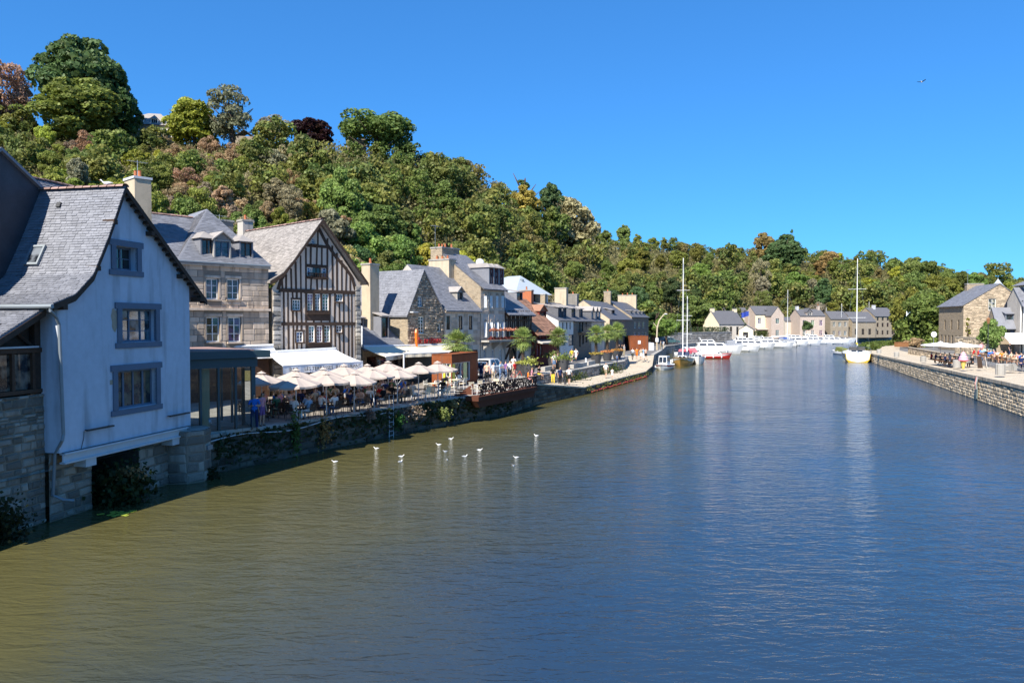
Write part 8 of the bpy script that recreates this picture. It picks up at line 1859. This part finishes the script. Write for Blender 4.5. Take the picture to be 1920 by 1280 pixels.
spec = [(1400, 654, 10, 'cruiser', -4, None, 'white cruiser moored below the cream cottage'), (1432, 651, 11, 'cruiser', -8, (.1, .3, .5), 'white cruiser with turquoise stripe'), (1455, 650, 9, 'speed', 170, None, 'white motor boat left of the grey mast'), (1470, 648, 10, 'sail', -10, None, 'sailing boat with grey mast before the peach house'), (1492, 645, 10, 'cruiser', -15, None, 'white cruiser right of the grey mast'), (1508, 644, 9, 'speed', 165, (.05, .12, .35), 'white motor boat with blue canvas'), (1524, 643, 10, 'cruiser', -12, None, 'white cruiser before the pink brick house'), (1540, 642, 9, 'cruiser', -14, (.03, .05, .2), 'white cruiser with navy stripe'), (1556, 641, 9, 'speed', -18, None, 'white motor boat below the slate cottage'), (1572, 642, 10, 'sail', -12, None, 'sailing boat left of the tall yellow boat'), (1624, 637, 10, 'sail', -10, None, 'sailing boat behind the tall yellow boat'), (1640, 635, 9, 'cruiser', -14, (.05, .15, .5), 'white cruiser with blue stripe by the stone barn'), (1655, 634, 10, 'sail', -14, None, 'sailing boat by the tall stone warehouse'), (1668, 633, 9, 'sail', -14, None, 'far sailing boat near the road bend'), (1590, 639, 9, 'speed', -12, None, 'small white boat left behind the tall yellow boat'), (1418, 646, 9, 'speed', 172, None, 'white boat in the inner row before the boathouse'), (1446, 643, 9, 'cruiser', 175, None, 'white cruiser in the inner row before the peach house'), (1380, 650, 9, 'cruiser', 176, None, 'white cruiser in the inner row below the garden wall'), (1384, 659, 9, 'speed', -6, None, 'low white motor boat just right of the long cruiser'), (1412, 654, 10, 'cruiser', -6, None, 'white cabin boat left of the turquoise stripe'), (1448, 652, 10, 'cruiser', -8, None, 'white cabin boat just left of the grey mast'), (1482, 648, 9, 'speed', -10, None, 'white runabout below the peach wing'), (1500, 647, 11, 'cruiser', -12, None, 'big white cruiser in front of the blue canvas boat'), (1532, 645, 10, 'cruiser', -12, None, 'big white cruiser below the pink brick house'), (1548, 644, 10, 'speed', -12, None, 'white day boat right of the pink brick house'), (1562, 645, 10, 'cruiser', -12, None, 'white cruiser left of the bushes by the yellow boat')]
for i, (px, py, L_, k, a, st, lab) in enumerate(spec):
    make_boat('sailing_boat' if k == 'sail' else 'motor_boat', lab, k, L_ * 1.15, bw(px, py), R(a), W_, st, W_, 'boats moored in the marina', mast=(11.5 + (i % 4) * 1.6) if k == 'sail' else 0, cover=(.03, .09, .35) if 'blue canvas' in lab else ((.3, .32, .36) if i % 3 == 0 else None))
# tall yellow sailing boat on the right
yb = make_boat('sailing_boat', 'tall yellow-hulled sailing boat with white stern on the right quay', 'sail', 13.5, bw(1606, 676), R(67), (.5, .34, .03), (.05, .05, .05), W_, mast=18.4, cover=(.1, .1, .1), B=5.0, fb=1.5, second=(.72, .55, .06))
make_boat('motor_boat', 'small white boat with bushes beside the yellow sailing boat', 'speed', 6, bw(1574, 664), R(95), W_, None, W_, cover=(.16, .18, .05))
# floating jetty of the marina
for i, (a, b) in enumerate(((bw(1372, 660), bw(1440, 648)), (bw(1455, 648), bw(1530, 640)))):
    L_ = math.hypot(b[0] - a[0], b[1] - a[1]); o = inst('jetty', unit_box_bev('concrete', 2), None, ((a[0] + b[0]) / 2, (a[1] + b[1]) / 2 + 4, .25), math.atan2(b[1] - a[1], b[0] - a[0]), (L_, 1.6, .4)); tag(o, ['floating jetty below the cream cottage', 'floating jetty below the peach house'][i], 'jetty')

# ================================================================ CARS
def car_proto(L=4.3, W=1.8, H=1.5, suv=False):
    r = empty('parked_car'); hb = .82 if not suv else .95
    pr = [(-L / 2, .32), (-L / 2 + .05, hb * .9), (-L / 2 + .35, hb), (L / 2 - 1.1, hb), (L / 2 - .25, hb * .85), (L / 2, hb * .6), (L / 2 - .02, .3)]
    mb = MB(); rings = []
    for y, k in ((-W / 2, .9), (-W / 2 + .09, 1.0), (W / 2 - .09, 1.0), (W / 2, .9)): rings.append([(x * (1 if k == 1 else .985), y, .32 + (z - .32) * (k if z > .4 else 1)) for x, z in pr])
    n_ = len(pr)
    for a, b in zip(rings, rings[1:]):
        for i in range(n_ - 1): mb.quad(a[i], a[i + 1], b[i + 1], b[i])
    mb.poly(rings[0][::-1]); mb.poly(rings[-1]); body = mb.build('body', 'gelcoat', r)
    w0, w1 = W / 2 - .08, W / 2 - .28; xb, xf, tb_, tf = -L / 2 + (.25 if suv else .45), L / 2 - 1.15, -L / 2 + (.6 if suv else 1.0), L / 2 - 2.0
    vv = [Vector(v) for v in ((xb, -w0, hb - .02), (xf, -w0, hb - .02), (xf, w0, hb - .02), (xb, w0, hb - .02), (tb_, -w1, H), (tf, -w1, H), (tf, w1, H), (tb_, w1, H))]
    g = MB(); g.v = [tuple(v) for v in vv]
    for q in ((4, 5, 6, 7), (0, 1, 5, 4), (1, 2, 6, 5), (2, 3, 7, 6), (3, 0, 4, 7)): g.f.append(q); g.m.append(0)
    top = g.build('cabin', 'gelcoat', r)
    def pane(a, b, c_, d, f0, f1, g0, g1, nm):
        def P(f, q): return a.lerp(b, f).lerp(d.lerp(c_, f), q)
        nrm = (b - a).cross(d - a).normalized() * .008; MB().quad(P(f0, g0) + nrm, P(f1, g0) + nrm, P(f1, g1) + nrm, P(f0, g1) + nrm).build(nm, 'glass', r, color=(.03, .035, .04))
    for (a, b, c_, d) in ((vv[0], vv[1], vv[5], vv[4]), (vv[2], vv[3], vv[7], vv[6])): pane(a, b, c_, d, .1, .48, .1, .88, 'side_window'); pane(a, b, c_, d, .53, .86, .1, .88, 'side_window')
    pane(vv[1], vv[2], vv[6], vv[5], .06, .94, .08, .92, 'windscreen'); pane(vv[3], vv[0], vv[4], vv[7], .08, .92, .12, .9, 'rear_window')
    for x in (-L / 2 + .8, L / 2 - .85):
        for y in (-W / 2 + .1, W / 2 - .1):
            wv = MB().lathe([(.0, -.1), (.3, -.1), (.33, -.07), (.33, .07), (.3, .1), (0, .1)], 14).build('wheel', 'rubber', r, (x, y, .33)); wv.rotation_euler = (R(90), 0, 0)
            h_ = MB().lathe([(0, -.11), (.19, -.112), (.2, -.1), (.2, .1), (.19, .112), (0, .11)], 10).build('rim', 'chrome', wv)
    for y in (-W / 2 + .3, W / 2 - .3): MB().box(L / 2 - .1, L / 2 - .005, y - .18, y + .18, hb * .62, hb * .76).build('headlight', 'lead_white', r); MB().box(-L / 2 - .004, -L / 2 + .1, y - .14, y + .14, hb * .62, hb * .86).build('tail_light', 'painted', r, color=(.5, .02, .02))
    MB().box(L / 2 - .03, L / 2 + .012, -.26, .26, .42, .53).build('number_plate', 'white_paint', r); MB().box(-L / 2 - .012, -L / 2 + .03, -.26, .26, .5, .61).build('number_plate', 'white_paint', r)
    MB().box(-L / 2 - .01, L / 2 + .01, -W / 2 + .05, W / 2 - .05, .2, .34).build('bumper', 'rubber', r)
    return thing_tree(r)
suv = car_proto(4.4, 1.82, 1.62, True); hat = car_proto(4.0, 1.75, 1.46)
def car(t, first, x, y, z, deg, col, label, group=None): return place(t, first, (x, y, z), R(deg), label, 'car', group, 1, {'body': col, 'cabin': col})
p = gz(921, 703, TZ); car(suv, True, p.x, p.y, TZ + .012, 66, (.62, .63, .64), 'white car parked before the arched-window house')
p = gz(905, 708, TZ); car(hat, True, p.x - .2, p.y + .4, TZ + .012, 66, (.6, .6, .61), 'white hatchback partly hidden behind the kiosk')
p = gz(1097, 661, TZ); car(hat, False, p.x, p.y, TZ + .016, -96, (.55, .012, .018), 'bright red car driving towards the viewer')
for i, (px, py, Y, deg, col, nm) in enumerate(((1140, 652, 0, 200, (.45, .46, .48), 'silver car behind the three palms'), (1172, 656, 0, 190, (.03, .035, .05), 'dark car left of the far kiosk'), (1258, 644, 0, 10, (.05, .11, .12), 'dark teal car behind the moored sailing boats'), (1242, 643, 0, 175, (.3, .32, .35), 'grey car behind the curved lamp post'), (1280, 641, 0, 5, (.6, .6, .6), 'white van behind the sailing boat masts'), (1313, 638, 0, 8, (.03, .05, .1), 'dark blue car below the garden wall'), (1328, 638, 0, 8, (.6, .6, .6), 'white car below the garden wall'), (1341, 637, 0, 12, (.04, .08, .2), 'blue car below the cream cottage'), (1353, 637, 0, 12, (.65, .65, .66), 'white car below the cream cottage'), (1395, 634, 0, 15, (.6, .55, .55), 'pale car before the brown boathouse'), (1410, 634, 0, 15, (.62, .62, .62), 'white car left of the peach house'))):
    p = gz(px, py, TZ); car(suv if i % 2 else hat, False, p.x, p.y, TZ + .01, deg, col, nm, 'cars parked along the harbour road' if i > 1 else None)
# ================================================================ BICYCLES
def bike_proto():
    r = empty('bicycle')
    for x in (-.52, .52):
        w_ = MB(); pts = [(x + .33 * math.cos(2 * math.pi * k / 16), 0, .34 + .33 * math.sin(2 * math.pi * k / 16)) for k in range(17)]; o = w_.tube(pts, .018, 4, cap=False).build('wheel', 'rubber', r); sp = MB()
        for k in range(6): a = math.pi * k / 6; sp.tube([(x + .32 * math.cos(a), 0, .34 + .32 * math.sin(a)), (x - .32 * math.cos(a), 0, .34 - .32 * math.sin(a))], .004, 3, cap=False)
        sp.build('spokes', 'chrome', o)
    MB().tube([(-.52, 0, .34), (-.05, 0, .3), (.35, 0, .78), (-.18, 0, .8), (-.05, 0, .3)], .022, 5).tube([(-.52, 0, .34), (-.18, 0, .8)], .016, 4).tube([(.35, 0, .78), (.52, 0, .34)], .02, 5).build('frame', 'painted', r, color=(.5, .05, .03))
    MB().box(-.3, -.08, -.06, .06, .92, .97).tube([(-.18, 0, .8), (-.2, 0, .92)], .015, 4).build('saddle', 'rubber', r); MB().tube([(.35, 0, .78), (.33, 0, 1.0), (.33, -.28, 1.02)], .014, 4).tube([(.33, 0, 1.0), (.33, .28, 1.02)], .014, 4).build('handlebar', 'dark_metal', r); MB().box(-.09, -.01, -.14, .14, .26, .3).build('pedals', 'dark_metal', r)
    return thing_tree(r)
bk_ = bike_proto()
for i, (px, py, deg, col, lab) in enumerate(((968, 713, 20, (.55, .06, .03), 'red bicycle standing by the seated people'), (950, 716, 200, (.04, .04, .05), 'black bicycle beside the deck railing'), (990, 712, 60, (.05, .05, .06), 'black bicycle with bags by the planter'), (935, 718, 15, (.3, .32, .35), 'grey bicycle among the standing cyclists'), (1060, 723, 80, (.05, .05, .05), 'bicycle leaning on the low quay'), (745, 730, 20, (.45, .45, .45), 'pale bicycle behind the parasols'))):
    p = gz(px, py, TZ if px != 1060 else .95); place(bk_, i == 0, p, R(deg), lab, 'bicycle', None, 1.05, {'frame': col})
# ================================================================ BIRDS
def gull_mesh():
    secs = [(-.27, .012, .10), (-.18, .05, .085), (-.05, .085, .06), (.06, .08, .075), (.13, .05, .13), (.17, .045, .19), (.205, .042, .215), (.235, .022, .21)]
    mb = MB(); rings = []
    for x, rad, z in secs:
        b = len(mb.v); rings.append(b)
        for k in range(8): a = 2 * math.pi * k / 8; mb.v.append((x, rad * math.cos(a), z + rad * .85 * math.sin(a)))
    for a, b in zip(rings, rings[1:]):
        for k in range(8): mb.f.append((a + k, a + (k + 1) % 8, b + (k + 1) % 8, b + k)); mb.m.append(0)
    mb.f.append(tuple(rings[0] + k for k in range(8))); mb.m.append(0); mb.f.append(tuple(rings[-1] + k for k in range(8))[::-1]); mb.m.append(0)
    return mb.mesh('gull', 'white_paint', True)
gm = gull_mesh(); wing = MB().prism([(-.3, .1), (-.12, .06), (.06, .07), (.04, .13), (-.12, .15)], -.015, .015).mesh('wing', 'lead_white'); beak = MB().tube([(.23, 0, .21), (.285, 0, .2)], [.016, .004], 5).mesh('beak', 'terracotta')
def gull(loc, deg, label, group=None, s=.6):
    r = inst('gull', gm, None, loc, R(deg), s); tag(r, label, 'gull', group); inst('beak', beak, r)
    for sg_ in (-1, 1): inst('wing', wing, r, (0, sg_ * .075, .015), (R(sg_ * 12), 0, 0))
    return r
G = [(627, 866, 'leftmost floating gull near the quay wall'), (705, 841, 'floating gull close under the quay wall'), (753, 856, 'large floating gull, upper of the close pair'), (751, 866, 'floating gull, lower of the close pair'), (822, 834, 'floating gull below the rusty deck, left one'), (846, 823, 'floating gull nearest the rusty deck'), (834, 847, 'floating gull in the middle of the group'), (838, 863, 'floating gull facing the viewer in the middle'), (872, 856, 'small floating gull right of the middle'), (900, 844, 'floating gull with raised tail right of the group'), (967, 858, 'floating gull, upper of the right pair'), (962, 874, 'floating gull, lower of the right pair'), (1005, 817, 'lone floating gull farthest right')]
for i, (px, py, lab) in enumerate(G):
    p = gz(px, py, 0); gull((p.x, p.y, -.03), [200, 170, 20, 60, 190, 10, 230, 270, 30, 0, 200, 250, 150][i], lab)
q = BF.w(3.07, .6); gull((q.x, q.y, 12.26), 200, 'gull perched on the ridge of the blue house', None, .85)
p = gy(1728, 155, 60); fb_ = inst('flying_gull', gm, None, p, (0, R(20), R(30)), .62); tag(fb_, 'dark gull flying alone in the blue sky', 'gull')
for sg_ in (-1, 1):
    MB().poly([(.08, 0, .08), (-.08, 0, .08), (-.2, sg_ * .62, .2), (-.02, sg_ * .5, .2)]).poly([(.08, 0, .07), (-.02, sg_ * .5, .185), (-.2, sg_ * .62, .185), (-.08, 0, .07)]).build('wing', 'dark_metal', fb_)
# masts crowded at the far end, drawn on their own hulls
for i, (px, pyt) in enumerate(((1551, 576), (1580, 588), (1618, 581), (1637, 575), (1651, 583), (1664, 588), (1677, 592))):
    p = gz(px, 636, 0); make_boat('sailing_boat', ['sailing boat with the tallest mast before the slate cottage', 'sailing boat with short mast before the barn', 'sailing boat with mast just right of the yellow boat', 'sailing boat with mast before the tall warehouse', 'sailing boat with mast at the warehouse corner', 'sailing boat with mast left of the flag', 'farthest right sailing boat of the marina'][i], 'sail', 9, (p.x, p.y + 3, 0), R(-12), W_, None, W_, 'boats moored in the marina', mast=gy(px, pyt, p.y).z, cover=(.05, .1, .35) if i % 2 else (.3, .3, .32))
# white rounded transom of the yellow boat
secs = hull_mesh(13.5, 5.0, 1.5); s0 = secs[0]; tr_ = MB(); ptz = [(s0[0][0] - .03, y * .93, z) for y, z in [(-s0[3][1], s0[3][2]), (-s0[2][1], .55), (-s0[2][1] * .55, .2), (0, .08), (s0[2][1] * .55, .2), (s0[2][1], .55), (s0[3][1], s0[3][2])]]
tr_.poly(ptz[::-1]).build('transom', 'gelcoat', yb, color=W_)
